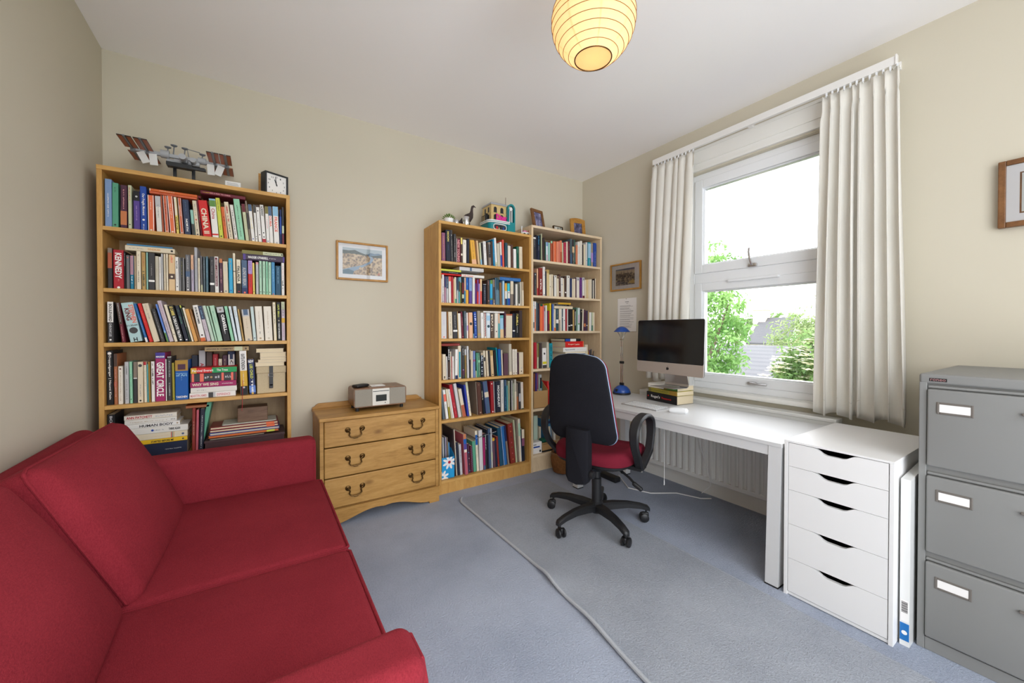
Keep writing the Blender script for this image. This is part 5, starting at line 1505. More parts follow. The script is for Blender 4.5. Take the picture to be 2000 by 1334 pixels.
# books under the computer
RB = Matrix.Translation((-.362, -1.298, .667)) @ Matrix.Rotation(R(-6), 4, 'Z')
BOOKS = [  # x, y, shelf z, thickness, length, tilt, colour, features, own object?, shelf, label
(-3.3444,-.262,1.681,.0238,.2305,0,'skyblue','i:.3:.8:white',1,'L1','tall pale blue hardback, first from wall end, top shelf, sofa bookcase'),
(-3.3193,-.262,1.681,.0211,.2166,-.004,'seagreen','i:.1:.2:dgreen / d:.06:dgreen',1,'L1','sea green hardback, second from wall end, top shelf, sofa bookcase'),
(-3.2903,-.262,1.681,.0233,.2115,-.004,'plum','b:.08:.4:copper / i:.1:.55:pink',1,'L1','dark plum book with coppery picture, third from wall end, top shelf, sofa bookcase'),
(-3.2626,-.262,1.681,.0124,.2156,0,'sage','i:.05:.35:red / d:.1:black',1,'L1','slim pale sage book, fourth from wall end, top shelf, sofa bookcase'),
(-3.2427,-.262,1.681,.023,.191,.005,'violet','b:.75:1:black / d:.86:silver / i:.35:.75:lilac',1,'L1','violet book topped by dark photo, fifth from wall end, top shelf, sofa bookcase'),
(-3.2174,-.262,1.681,.0237,.2192,.011,'royal','t:Our Fragile Moment:.16:.66:white:.5 / d:.24:white / i:.86:.97:white',1,'L1','royal blue book with white title, sixth from wall end, top shelf, sofa bookcase'),
(-3.1891,-.262,1.681,.0228,.181,.01,'orange','b2:white / i:.15:.4:cream / d:.03:cream',1,'L1','orange book with white edges, seventh from wall end, top shelf, sofa bookcase'),
(-3.1569,-.262,1.681,.0203,.1812,.037,'offwhite','b:.7:1:silver / i:.2:.6:grey',1,'L1','grey-white book beside orange paperbacks, eighth from wall end, top shelf, sofa bookcase'),
(-3.1348,-.262,1.681,.006,.1877,.041,'rust','i:.3:.8:dred',1,'L1','thin rust paperback, ninth from wall end, top shelf, sofa bookcase'),
(-3.1242,-.262,1.681,.0138,.1882,.046,'orange2','b2:white / i:.2:.5:dred / d:.04:cream',1,'L1','slim burnt orange paperback, tenth from wall end, top shelf, sofa bookcase'),
(-3.1046,-.262,1.681,.0199,.1902,.061,'orange','b2:white / i:.2:.6:cream / d:.04:cream',1,'L1','wide orange paperback with cream edges, eleventh from wall end, top shelf, sofa bookcase'),
(-3.0799,-.262,1.681,.0102,.1884,.058,'yellow2','i:.55:.86:black:.6 / b:.5:1:cream',1,'L1','pale yellow paperback with black capitals, twelfth from wall end, top shelf, sofa bookcase'),
(-3.0639,-.262,1.681,.0123,.1874,.058,'orange2','b2:white / i:.2:.5:cream / d:.04:cream',1,'L1','narrow orange paperback with cream edge, thirteenth from wall end, top shelf, sofa bookcase'),
(-3.0478,-.262,1.681,.0257,.1827,.055,'navy2','i:.05:.4:slate / t:NORTH:.55:.9:white:.35',1,'L1','dark slate blue book with pale title, fourteenth from wall end, top shelf, sofa bookcase'),
(-3.0162,-.262,1.681,.0116,.1335,.069,'aqua','b:0:.45:dgrey',1,'L1','short pale aqua booklet, fifteenth from wall end, top shelf, sofa bookcase'),
(-3.0022,-.262,1.681,.0169,.1844,.076,'cream2','i:.05:.45:grey / d:.46:red / i:.55:.9:black / d:.04:black',1,'L1','cream paperback with red emblem, sixteenth from wall end, top shelf, sofa bookcase'),
(-2.9803,-.262,1.681,.0061,.1878,.1,'maroon','i:.3:.6:pink',1,'L1','dark maroon hardback, seventeenth from wall end, top shelf, sofa bookcase'),
(-2.9719,-.262,1.681,.0373,.1915,.109,'red','t:CHINA II:.22:.92:cream:.62',1,'L1','thick bright red book in white capitals, eighteenth from wall end, top shelf, sofa bookcase'),
(-2.9315,-.262,1.681,.0273,.2073,.072,'white2','b:.8:1:leaf / b:.06:.1:red / t:China:.25:.52:crimson:.55 / b:.96:1:sky',1,'L1','white guidebook with photo top, seventeenth from window end, top shelf, sofa bookcase'),
(-2.9011,-.262,1.681,.0178,.2165,.08,'lime','i:.05:.33:olive / i:.68:.8:black / d:.05:black',1,'L1','lime yellow book, sixteenth from window end, top shelf, sofa bookcase'),
(-2.8803,-.262,1.681,.0169,.172,.089,'orange3','b2r:cream / i:.3:.6:dred',1,'L1','orange paperback with pale page edge, fifteenth from window end, top shelf, sofa bookcase'),
(-2.8592,-.262,1.681,.0193,.2021,.11,'cream2','i:.1:.55:crimson:.4 / i:.6:.95:black',1,'L1','cream book with red lettering, fourteenth from window end, top shelf, sofa bookcase'),
(-2.8345,-.262,1.681,.015,.1901,.112,'offwhite','i:.15:.85:black / d:.04:crimson',1,'L1','white book with black lettering, thirteenth from window end, top shelf, sofa bookcase'),
(-2.8163,-.262,1.681,.0277,.2259,.105,'mint','i:.15:.9:dgreen',1,'L1','thick mint green hardback, twelfth from window end, top shelf, sofa bookcase'),
(-2.783,-.262,1.681,.0154,.2046,.096,'sage','b:.78:1:maroon / i:.3:.7:tan',1,'L1','cream and maroon book, eleventh from window end, top shelf, sofa bookcase'),
(-2.7655,-.262,1.681,.0085,.2241,.093,'taupe','b:.3:.7:dgrey',1,'L1','thin taupe hardback, tenth from window end, top shelf, sofa bookcase'),
(-2.755,-.262,1.681,.0157,.2068,.085,'white2','b:.82:1:slate / i:.35:.65:yellow2 / d:.07:royal',1,'L1','white travel guide with blue badge, ninth from window end, top shelf, sofa bookcase'),
(-2.7373,-.262,1.681,.0111,.2091,.056,'white2','b:.78:1:dgrey / i:.3:.6:silver / d:.08:black / d:.14:black',1,'L1','narrow white travel guide, eighth from window end, top shelf, sofa bookcase'),
(-2.723,-.262,1.681,.016,.21,.062,'white2','b:.94:1:brown / d:.84:black / i:.35:.75:silver / d:.2:black',1,'L1','white travel guide with cross silhouette, seventh from window end, top shelf, sofa bookcase'),
(-2.7038,-.262,1.681,.0173,.2133,.062,'white2','b:0:.1:crimson / t:NORWAY:.03:.3:dgrey:.7 / d:.26:black / d:.15:black',1,'L1','white book with dark title and red foot, sixth from window end, top shelf, sofa bookcase'),
(-2.6844,-.262,1.681,.0151,.2089,.039,'white2','b:.8:1:olive / i:.3:.6:pink / d:.05:royal',1,'L1','white guide with green photo top, fifth from window end, top shelf, sofa bookcase'),
(-2.6673,-.262,1.681,.0164,.2114,.046,'white2','b:.75:1:slate / t:CUBA:.26:.55:coral:.6',1,'L1','white guide topped with blue photo, fourth from window end, top shelf, sofa bookcase'),
(-2.6476,-.262,1.681,.0266,.215,.034,'white2','b:.75:1:sky / t:FRANCE:.28:.68:coral:.55 / d:.03:silver',1,'L1','widest white guide with red title, third from window end, top shelf, sofa bookcase'),
(-2.6189,-.262,1.681,.0093,.202,.006,'navy','b:.3:.8:royal',1,'L1','narrow navy booklet, second from window end, top shelf, sofa bookcase'),
(-2.6076,-.262,1.681,.0106,.2184,.006,'dgrey','b:.3:.5:sage / b:0:.28:maroon',1,'L1','dark booklet in narrow row end, first from window end, top shelf, sofa bookcase'),
(-3.3372,-.262,1.384,.0156,.1954,-.004,'charcoal','b:.5:.88:rust / b:.88:1:taupe',1,'L2','dark grey and rust book, first from wall end, second shelf, sofa bookcase'),
(-3.3172,-.262,1.384,.0369,.1893,.003,'crimson','t:KENNEDY:.08:.74:white:.62 / i:.76:.8:pink / d:.03:white',1,'L2','thick crimson book titled in tall white capitals, second from wall end, second shelf, sofa bookcase'),
(-3.2788,-.262,1.384,.0051,.1839,.004,'black','i:.05:.8:white',1,'L2','black book with tiny white lettering, third from wall end, second shelf, sofa bookcase'),
(-3.2715,-.262,1.384,.0122,.1668,.003,'smoke','i:.2:.5:taupe / d:.93:coral',1,'L2','smoky grey book, fourth from wall end, second shelf, sofa bookcase'),
(-3.2571,-.262,1.384,.0119,.1659,0,'teal2','b:.43:1:mauve / i:.05:.5:grey / i:.62:.82:white:.4',1,'L2','half mauve half teal book, fifth from wall end, second shelf, sofa bookcase'),
(-3.2421,-.262,1.384,.006,.1662,.005,'tan','i:.6:.9:black',1,'L2','thin tan paperback, sixth from wall end, second shelf, sofa bookcase'),
(-3.2344,-.262,1.384,.016,.1912,.003,'cream','i:.08:.4:tan / i:.5:.8:black',1,'L2','cream book with pale rust title, seventh from wall end, second shelf, sofa bookcase'),
(-3.2147,-.262,1.384,.0144,.1871,.008,'khaki','i:.48:.9:dgreen:.5 / i:.05:.4:rust',1,'L2','tan book with dark capitals, eighth from wall end, second shelf, sofa bookcase'),
(-3.1977,-.262,1.384,.0056,.1879,.002,'aqua','',1,'L2','thin aqua paperback, ninth from wall end, second shelf, sofa bookcase'),
(-3.1898,-.262,1.384,.0231,.1875,0,'charcoal','b:.22:.27:white / i:.3:.6:grey',1,'L2','wide charcoal book with white label, tenth from wall end, second shelf, sofa bookcase'),
(-3.1641,-.262,1.384,.0132,.1729,.005,'stone','i:.3:.6:tan',1,'L2','pale olive book, eleventh from wall end, second shelf, sofa bookcase'),
(-3.1495,-.262,1.384,.0071,.1707,.003,'white2','i:.1:.5:tan',1,'L2','slim white paperback, twelfth from wall end, second shelf, sofa bookcase'),
(-3.1407,-.262,1.384,.0067,.1876,.008,'silver','i:.1:.8:grey',1,'L2','thin silver paperback, thirteenth from wall end, second shelf, sofa bookcase'),
(-3.131,-.262,1.384,.0068,.1874,.007,'cream2','i:.1:.5:tan / d:.23:grey',1,'L2','narrow cream paperback, fourteenth from wall end, second shelf, sofa bookcase'),
(-3.1219,-.262,1.384,.0072,.1884,.005,'cream','i:.1:.5:grey / d:.23:grey',1,'L2','narrow ivory paperback, fifteenth from wall end, second shelf, sofa bookcase'),
(-3.1124,-.262,1.384,.0242,.187,0,'sand','b:.32:.47:brown / d:.39:cream / i:.03:.2:coral:.3',1,'L2','wide sand coloured book with portrait band, sixteenth from wall end, second shelf, sofa bookcase'),
(-3.0855,-.262,1.384,.0138,.177,.013,'white2','i:.12:.34:black:.35 / i:.4:.8:silver / d:.13:black',1,'L2','white book with small black title, seventeenth from wall end, second shelf, sofa bookcase'),
(-3.069,-.262,1.384,.0188,.175,.006,'dgrey','b2:silver / i:.1:.6:olive',1,'L2','dark grey book with pale border, eighteenth from wall end, second shelf, sofa bookcase'),
(-3.0454,-.262,1.384,.0191,.1926,.005,'smoke','b:.4:.55:slate / i:.05:.4:silver / i:.6:.9:white / d:.05:white',1,'L2','grey book with cloudy band, nineteenth from wall end, second shelf, sofa bookcase'),
(-3.0225,-.262,1.384,.0112,.1936,.008,'mauve2','b:.6:1:peach / i:.1:.9:taupe',1,'L2','half pink half mauve paperback, twentieth from wall end, second shelf, sofa bookcase'),
(-3.0075,-.262,1.384,.0119,.235,.009,'silver2','i:.2:.8:grey',1,'L2','tall silver grey hardback, twenty-first from wall end, second shelf, sofa bookcase'),
(-2.9934,-.262,1.384,.0077,.1805,.006,'cream','i:.1:.6:tan',1,'L2','thin ivory paperback, twenty-second from wall end, second shelf, sofa bookcase'),
(-2.9815,-.262,1.384,.0068,.1932,.014,'smoke','b:0:.2:sage',1,'L2','thin smoky paperback, twenty-first from window end, second shelf, sofa bookcase'),
(-2.9719,-.262,1.384,.0078,.1904,.005,'slate2','i:.1:.7:silver',1,'L2','narrow grey-green paperback, twentieth from window end, second shelf, sofa bookcase'),
(-2.9612,-.262,1.384,.0098,.1929,.002,'teal3','i:.1:.6:sky',1,'L2','narrow teal grey paperback, nineteenth from window end, second shelf, sofa bookcase'),
(-2.944,-.262,1.384,.0191,.1933,.005,'charcoal','b:.21:.27:white / i:.1:.5:grey',1,'L2','wide charcoal book with white sticker, eighteenth from window end, second shelf, sofa bookcase'),
(-2.9226,-.262,1.384,.0168,.1953,.013,'white2','c:.18:.97:maroon / i:.08:.8:white:.25 / i:.9:.95:grey',1,'L2','white book with deep red panel, seventeenth from window end, second shelf, sofa bookcase'),
(-2.9019,-.262,1.384,.0142,.1855,.011,'plum','b:.88:1:copper / i:.3:.7:pink / d:.04:white',1,'L2','dark plum book with orange flash, sixteenth from window end, second shelf, sofa bookcase'),
(-2.8852,-.262,1.384,.0212,.1725,.02,'cream2','i:.1:.3:silver / d:.06:grey',1,'L2','ivory book with blank spine, fifteenth from window end, second shelf, sofa bookcase'),
(-2.8605,-.262,1.384,.0173,.1922,.013,'cyan','i:.05:.33:gold / d:.08:royal',1,'L2','bright cyan paperback, fourteenth from window end, second shelf, sofa bookcase'),
(-2.8396,-.262,1.384,.0102,.2223,.018,'cream','b:.54:.56:dgrey / i:.6:.9:tan',1,'L2','tall narrow ivory hardback, thirteenth from window end, second shelf, sofa bookcase'),
(-2.8254,-.262,1.384,.0192,.1889,.014,'cream','b:0:.3:black / t:FALLADA:.2:.65:black:.6 / d:.06:crimson / i:.08:.2:tan',1,'L2','cream and black book with bold black capitals, twelfth from window end, second shelf, sofa bookcase'),
(-2.8025,-.262,1.384,.0262,.1885,.012,'slate','t:ALONE IN BERLIN:.22:.75:silver:.6 / b:0:.18:navy / d:.04:coral',1,'L2','wide slate blue book, eleventh from window end, second shelf, sofa bookcase'),
(-2.7732,-.262,1.384,.0197,.1887,.005,'red','b:.6:1:lilac / i:.04:.3:violet / i:.4:.8:dred',1,'L2','red book with lilac top, tenth from window end, second shelf, sofa bookcase'),
(-2.751,-.262,1.384,.0091,.177,.015,'yellow2','i:.2:.7:tan / d:.08:black',1,'L2','pale yellow paperback, ninth from window end, second shelf, sofa bookcase'),
(-2.7365,-.262,1.384,.0124,.1826,.006,'silver','b:.93:1:pink / i:.2:.6:grey',1,'L2','grey paperback with pink top, eighth from window end, second shelf, sofa bookcase'),
(-2.7203,-.262,1.384,.0125,.1909,.008,'mint2','i:.1:.5:seagreen / d:.08:dgreen',1,'L2','first pale mint paperback, seventh from window end, second shelf, sofa bookcase'),
(-2.7046,-.262,1.384,.0133,.1911,.005,'mint2','i:.1:.5:seagreen / d:.08:dgreen',1,'L2','second pale mint paperback, sixth from window end, second shelf, sofa bookcase'),
(-2.6886,-.262,1.384,.0099,.1912,.006,'mint','i:.1:.5:seagreen / d:.08:dgreen',1,'L2','third mint paperback, fifth from window end, second shelf, sofa bookcase'),
(-2.6767,-.262,1.384,.0135,.1882,.003,'mint2','i:.1:.5:seagreen / d:.08:dgreen',1,'L2','fourth pale mint paperback, fourth from window end, second shelf, sofa bookcase'),
(-2.6604,-.262,1.384,.0161,.1896,.008,'steel','i:.2:.6:sky / d:.03:coral',1,'L2','steel blue paperback, third from window end, second shelf, sofa bookcase'),
(-2.6419,-.262,1.384,.0272,.1703,.004,'petrol','i:.05:.6:sky',1,'L2','wide petrol blue book, second from window end, second shelf, sofa bookcase'),
(-2.6114,-.262,1.384,.0145,.19,.006,'white2','i:.1:.5:pink / i:.55:.8:dgrey:.6',1,'L2','white book with slanted dark script, first from window end, second shelf, sofa bookcase'),
(-3.3397,-.262,1.12,.0208,.1986,-.002,'charcoal','b:.5:1:white2 / t:BOULEVARD:.05:.48:dgrey:.5 / t:CHRONICLES:.52:.85:silver:.4 / d:.07:white',1,'L3','dark book with white upper half, first from wall end, third shelf, sofa bookcase'),
(-3.2894,-.262,1.12,.013,.1961,.105,'maroon','b:.46:1:brown / i:.02:.5:silver / i:.55:.95:pink',1,'L3','leaning dark brown and red paperback, second from wall end, third shelf, sofa bookcase'),
(-3.2589,-.262,1.12,.044,.1962,.173,'iceblue','t:STEPHEN:.06:.52:coral:.4:.26 / t:KING:.14:.45:dred:.4:-.14 / h:11.22.63:.58:dgrey:.2 / o:.29:dgrey / h:H:.94:black:.1',1,'L3','very wide pale blue leaning book, third from wall end, third shelf, sofa bookcase'),
(-3.2026,-.262,1.12,.009,.1963,.225,'blue3','b:0:.12:white2 / i:.3:.9:sky',1,'L3','leaning blue paperback with white foot, fourth from wall end, third shelf, sofa bookcase'),
(-3.1889,-.262,1.12,.0135,.198,.224,'red','i:.2:.5:coral / i:.85:.95:coral',1,'L3','leaning red book, fifth from wall end, third shelf, sofa bookcase'),
(-3.1724,-.262,1.12,.0228,.1973,.223,'cream2','i:.03:.2:tan / i:.25:.4:grey',1,'L3','wide ivory leaning book, sixth from wall end, third shelf, sofa bookcase'),
(-3.1436,-.262,1.12,.0148,.172,.222,'charcoal','i:.1:.9:grey',1,'L3','leaning charcoal book, seventh from wall end, third shelf, sofa bookcase'),
(-3.1219,-.262,1.12,.0075,.1967,.225,'cornflower','b:0:.24:leaf / b:.24:.3:sky',1,'L3','leaning blue book with green foot, eighth from wall end, third shelf, sofa bookcase'),
(-3.1114,-.262,1.12,.016,.2147,.226,'lilac2','i:.05:.45:mauve / i:.5:.8:taupe',1,'L3','tall lilac leaning book, ninth from wall end, third shelf, sofa bookcase'),
(-3.0913,-.262,1.12,.0115,.195,.218,'cream','i:.45:.65:black / d:.2:black',1,'L3','narrow cream leaning book with dark square, tenth from wall end, third shelf, sofa bookcase'),
(-3.0758,-.262,1.12,.0221,.1918,.221,'black','t:LE CARRE:.03:.28:yellow2:.55 / t:A DELICATE TRUTH:.3:.9:white:.5 / d:.05:white',1,'L3','black leaning book with yellow and white capitals, eleventh from wall end, third shelf, sofa bookcase'),
(-3.0493,-.262,1.12,.0157,.1912,.215,'ink','i:.1:.5:seagreen / d:.05:white',1,'L3','ink black leaning book, twelfth from wall end, third shelf, sofa bookcase'),
(-3.0315,-.262,1.12,.006,.1941,.208,'dgreen','b:.93:1:lime / i:.3:.6:white',1,'L3','thin dark green leaning book, thirteenth from wall end, third shelf, sofa bookcase'),
(-3.0225,-.262,1.12,.008,.1815,.211,'cream','',1,'L3','thin cream leaning paperback, fourteenth from wall end, third shelf, sofa bookcase'),
(-3.0115,-.262,1.12,.015,.1746,.223,'amber','i:.3:.6:orange3',1,'L3','amber leaning paperback, fifteenth from wall end, third shelf, sofa bookcase'),
(-2.9943,-.262,1.12,.0091,.1751,.224,'brown2','i:.2:.5:tan',1,'L3','brown leaning paperback, sixteenth from wall end, third shelf, sofa bookcase'),
(-2.9842,-.262,1.12,.0215,.1946,.18,'white2','b:0:.1:orange3 / t:BOB MORTIMER:.06:.52:dgrey:.42 / d:.17:brown',1,'L3','white leaning book with black capitals, orange foot, seventeenth from wall end, third shelf, sofa bookcase'),
(-2.9585,-.262,1.12,.0165,.1923,.197,'lilac2','b:.62:1:navy2 / i:.05:.35:sky / i:.5:.7:grey',1,'L3','leaning lilac book with navy top, sixteenth from window end, third shelf, sofa bookcase'),
(-2.9388,-.262,1.12,.0136,.1944,.202,'mint3','i:.2:.6:white',1,'L3','first pale green leaning paperback, fifteenth from window end, third shelf, sofa bookcase'),
(-2.922,-.262,1.12,.0075,.1936,.2,'mint2','i:.2:.5:grey',1,'L3','narrow pale green leaning paperback, fourteenth from window end, third shelf, sofa bookcase'),
(-2.9114,-.262,1.12,.0201,.1949,.189,'mint2','i:.15:.5:seagreen',1,'L3','wide pale green leaning paperback, thirteenth from window end, third shelf, sofa bookcase'),
(-2.8869,-.262,1.12,.0301,.1911,.167,'black','b:.82:.98:silver / d:.9:taupe / t:ORWELL:.24:.72:white:.5:.15 / i:.3:.8:silver',1,'L3','black leaning book with portrait, white capitals, twelfth from window end, third shelf, sofa bookcase'),
(-2.8523,-.262,1.12,.0132,.1935,.166,'mint','i:.1:.5:seagreen',1,'L3','mint leaning paperback, eleventh from window end, third shelf, sofa bookcase'),
(-2.8347,-.262,1.12,.0112,.1939,.158,'ice','i:.1:.3:grey',1,'L3','first icy white leaning paperback, tenth from window end, third shelf, sofa bookcase'),
(-2.8192,-.262,1.12,.0147,.1939,.134,'ice','i:.1:.3:grey',1,'L3','second icy white leaning paperback, ninth from window end, third shelf, sofa bookcase'),
(-2.8014,-.262,1.12,.0081,.1781,.131,'khaki','i:.2:.8:brown / d:.12:brown',1,'L3','thin khaki leaning paperback, eighth from window end, third shelf, sofa bookcase'),
(-2.789,-.262,1.12,.0343,.1765,.095,'beige','b:.78:1:silver / c2:.82:1:slate / i:.3:.6:tan / d:.04:grey',1,'L3','wide beige book with photo top, seventh from window end, third shelf, sofa bookcase'),
(-2.751,-.262,1.12,.0148,.1938,.075,'ice2','d:.08:navy',1,'L3','icy blue narrow book, sixth from window end, third shelf, sofa bookcase'),
(-2.7331,-.262,1.12,.0342,.1957,.059,'cream3','i:.15:.65:tan / i:.73:.8:dgrey / d:.07:tan',1,'L3','first of two wide off-white books, fifth from window end, third shelf, sofa bookcase'),
(-2.6945,-.262,1.12,.0373,.1969,.042,'cream3','i:.15:.65:tan / i:.73:.8:grey / d:.07:stone',1,'L3','second of two wide off-white books, fourth from window end, third shelf, sofa bookcase'),
(-2.6515,-.262,1.12,.0149,.2221,.029,'cream','b2r:olive2 / i:.05:.6:black',1,'L3','slim ivory book with olive edge, third from window end, third shelf, sofa bookcase'),
(-2.6339,-.262,1.12,.0192,.2228,.02,'black','i:.06:.38:lime:.45 / d:.52:tan / t:CULT OF PROGRESS:.55:.95:white:.35',1,'L3','black book with olive and white lettering, second from window end, third shelf, sofa bookcase'),
(-2.6121,-.262,1.12,.0172,.2265,.01,'lilac2','b:.46:.58:gold / b:.8:1:sage / i:.05:.35:black / i:.6:.9:mauve',1,'L3','lilac book with gold patch, first from window end, third shelf, sofa bookcase'),
(-3.347,-.25,.816,.0231,.2644,.004,'black','t:Doppelganger | Naomi Klein:.09:.9:white:.42 / o2:.95:white',1,'L4','tall black book with long white title, first from wall end, fourth shelf, sofa bookcase'),
(-3.3217,-.25,.816,.0127,.2486,.002,'copper2','b:.75:1:brown / b:.35:.45:rust / i:.3:.9:pink',1,'L4','dark book with mottled copper foot, second from wall end, fourth shelf, sofa bookcase'),
(-3.3069,-.25,.816,.0162,.1867,0,'cream3','i:.15:.9:tan / d:.93:maroon',1,'L4','short cream book with round emblem, third from wall end, fourth shelf, sofa bookcase'),
(-3.2838,-.25,.816,.015,.2073,.003,'silver','i:.1:.3:dgrey / i:.4:.9:grey',1,'L4','silver grey book, fourth from wall end, fourth shelf, sofa bookcase'),
(-3.2653,-.25,.816,.0101,.2075,.009,'mint','i:.3:.6:seagreen / d:.1:dgreen',1,'L4','mint green slim book, fifth from wall end, fourth shelf, sofa bookcase'),
(-3.2526,-.25,.816,.0138,.2063,-.005,'charcoal','b:.6:1:taupe / b:.59:.61:white',1,'L4','charcoal book with taupe top, sixth from wall end, fourth shelf, sofa bookcase'),
(-3.2367,-.25,.816,.0206,.2051,.002,'cream2','o:.91:dgrey / i:.55:.85:grey / d:.05:black',1,'L4','cream book with dark round motif, seventh from wall end, fourth shelf, sofa bookcase'),
(-3.2126,-.25,.816,.01,.2046,.009,'cream','b:.92:1:crimson / i:.1:.6:tan',1,'L4','cream book with red top, eighth from wall end, fourth shelf, sofa bookcase'),
(-3.2008,-.25,.816,.0048,.1914,.008,'teal4','',1,'L4','thin teal paperback, ninth from wall end, fourth shelf, sofa bookcase'),
(-3.1943,-.25,.816,.0058,.2039,.014,'ochre','b2r:dgreen',1,'L4','thin ochre paperback, ninth from window end, fourth shelf, sofa bookcase'),
(-3.1852,-.25,.816,.0129,.2054,.007,'white2','i:.05:.1:black / i:.16:.58:black:.45',1,'L4','white book with black script, eighth from window end, fourth shelf, sofa bookcase'),
(-3.17,-.25,.816,.0377,.2497,-.003,'magenta','b:.88:1:indigo / h:MAGGIE:.085:white:.11 / t:GREAT CIRCLE:.2:.9:white:.75',1,'L4','thick purple-red book in white capitals, seventh from window end, fourth shelf, sofa bookcase'),
(-3.1301,-.25,.816,.0037,.215,.003,'white2','',1,'L4','thin white paperback, sixth from window end, fourth shelf, sofa bookcase'),
(-3.1229,-.25,.816,.0165,.2276,.002,'charcoal','i:.1:.5:silver / i:.6:.9:silver / b:.98:1:silver',1,'L4','charcoal book with grey vertical title, fifth from window end, fourth shelf, sofa bookcase'),
(-3.1037,-.25,.816,.0091,.1945,.01,'olive2','d:.05:black',1,'L4','olive yellow slim book, fourth from window end, fourth shelf, sofa bookcase'),
(-3.0928,-.25,.816,.0526,.2069,0,'blue4','b:.73:1:ochre / c3:.76:.9:plum / h:Highlights:.34:sky:.07 / h:of Art:.38:sky:.07 / i2:.43:.5:sky / h:TASCHEN:.93:white:.06',1,'L4','wide blue art book with painting, third from window end, fourth shelf, sofa bookcase'),
(-2.8133,-.25,.816,.0351,.2483,.028,'gold','b:.55:1:white2 / b:0:.2:black / t:KATE ATKINSON:.07:.43:black:.5 / i:.48:.75:cream / d:.17:silver / b2l:brown',1,'L4','book half white above gold, second from window end, fourth shelf, sofa bookcase'),
(-2.7704,-.25,.816,.0299,.1993,.047,'navy','b:.05:.25:cornflower / t:LEE CHILD:.14:.55:lime:.45 / t:THE:.58:.95:white:.3 / h:NEW:.06:white:.08 / d:.03:gold',1,'L4','navy blue book with yellow lettering, first from window end, fourth shelf, sofa bookcase'),
(-3.0369,-.13,.816,.0274,.2245,.01,'ink','',1,'L4','dark hardback behind the stacked novels, fourth shelf, sofa bookcase'),
(-3.0076,-.13,.816,.0289,.2512,0,'silver','t:ALWAYS:.28:.7:crimson:.55',1,'L4','grey book with rust capitals behind the stacked novels, fourth shelf, sofa bookcase'),
(-2.9756,-.13,.816,.0272,.2404,-.005,'brown','b:.5:.66:khaki',1,'L4','dark brown book behind the stacked novels, fourth shelf, sofa bookcase'),
(-2.9454,-.13,.816,.023,.2281,0,'crimson','i:.1:.5:pink',1,'L4','red book behind the stacked novels, fourth shelf, sofa bookcase'),
(-2.9198,-.13,.816,.0157,.2002,-.002,'cream','i:.1:.35:brown',1,'L4','short cream book behind the stacked novels, fourth shelf, sofa bookcase'),
(-2.901,-.13,.816,.0224,.2209,0,'plum','i:.1:.35:tan',1,'L4','dark plum book behind the stacked novels, fourth shelf, sofa bookcase'),
(-2.875,-.13,.816,.034,.2416,.007,'navy','i:.05:.12:slate / h:H:.22:white:.3 / h:A:.36:white:.3',1,'L4','navy book with white letters behind the stacked novels, fourth shelf, sofa bookcase'),
(-3.347,-.25,.527,.027,.2408,0,'black','t:BOX:.03:.26:silver:.35',1,'L5','black box file lettered in grey, first from wall end, bottom shelf, sofa bookcase'),
(-3.027,-.25,.527,.0133,.2388,-.013,'brick','i:.3:.6:tan',1,'L5','brick red leather binding, second from wall end, bottom shelf, sofa bookcase'),
(-3.0119,-.25,.527,.0104,.2265,-.022,'rose','d:.05:white',1,'L5','dusty red binding, third from wall end, bottom shelf, sofa bookcase'),
(-2.9997,-.25,.527,.0196,.2301,-.04,'ink','i:.15:.9:silver',1,'L5','dark navy book with silver script, fourth from wall end, bottom shelf, sofa bookcase'),
(-1.6167,-.275,1.677,.0277,.2057,.009,'mauve3','i:.1:.9:gold',1,'O1','pair of mauve ring binders, first from chest end, top shelf, oak bookcase'),
(-1.5827,-.275,1.677,.0354,.2307,.022,'ink','t:MOON:.05:.36:yellow2:.38 / i:.45:.65:slate',1,'O1','ink blue book with yellow letters, second from chest end, top shelf, oak bookcase'),
(-1.5447,-.275,1.677,.0175,.2331,.031,'dgrey','d:.84:silver / i:.3:.95:grey',1,'O1','dark grey hardback with pale disc, third from chest end, top shelf, oak bookcase'),
(-1.5246,-.275,1.677,.0195,.2082,0,'charcoal','i:.1:.6:grey / i:.65:.8:white',1,'O1','charcoal book with silver lettering, fourth from chest end, top shelf, oak bookcase'),
(-1.5025,-.275,1.677,.0328,.1776,-.002,'maroon','t:NEW YOUNG:.05:.95:pink:.55 / b2l:white2',1,'O1','maroon book with white capitals, fifth from chest end, top shelf, oak bookcase'),
(-1.4652,-.275,1.677,.0135,.1867,.02,'brown','b:.75:1:yellow2 / b:.3:.38:cream',0,'O1',''),
(-1.4501,-.275,1.677,.0288,.1754,0,'cream3','i:.12:.2:dgrey',1,'O1','ivory hardback with small title, seventh from chest end, top shelf, oak bookcase'),
(-1.4159,-.275,1.677,.0184,.1865,0,'ink','',1,'O1','black slim book, eighth from chest end, top shelf, oak bookcase'),
(-1.3735,-.275,1.677,.0373,.1801,.107,'gold2','b:0:.2:peach / i:.1:.5:brown / i:.55:.8:brown',1,'O1','mustard yellow book with dark title, ninth from chest end, top shelf, oak bookcase'),
(-1.3205,-.275,1.677,.013,.1832,.097,'sand','',0,'O1',''),
(-1.3006,-.275,1.677,.0124,.1685,.071,'sage','b:0:.25:sky',0,'O1',''),
(-1.2846,-.275,1.677,.0113,.1706,.047,'charcoal','',0,'O1',''),
(-1.2685,-.275,1.677,.0235,.1846,.065,'white2','i:.05:.5:black / i:.6:.95:silver',1,'O1','white book with black lettering, thirteenth from chest end, top shelf, oak bookcase'),
(-1.2298,-.275,1.677,.023,.1843,.044,'taupe','b:.35:.9:charcoal / i:.1:.5:silver',1,'O1','grey book with dark photo, thirteenth from window end, top shelf, oak bookcase'),
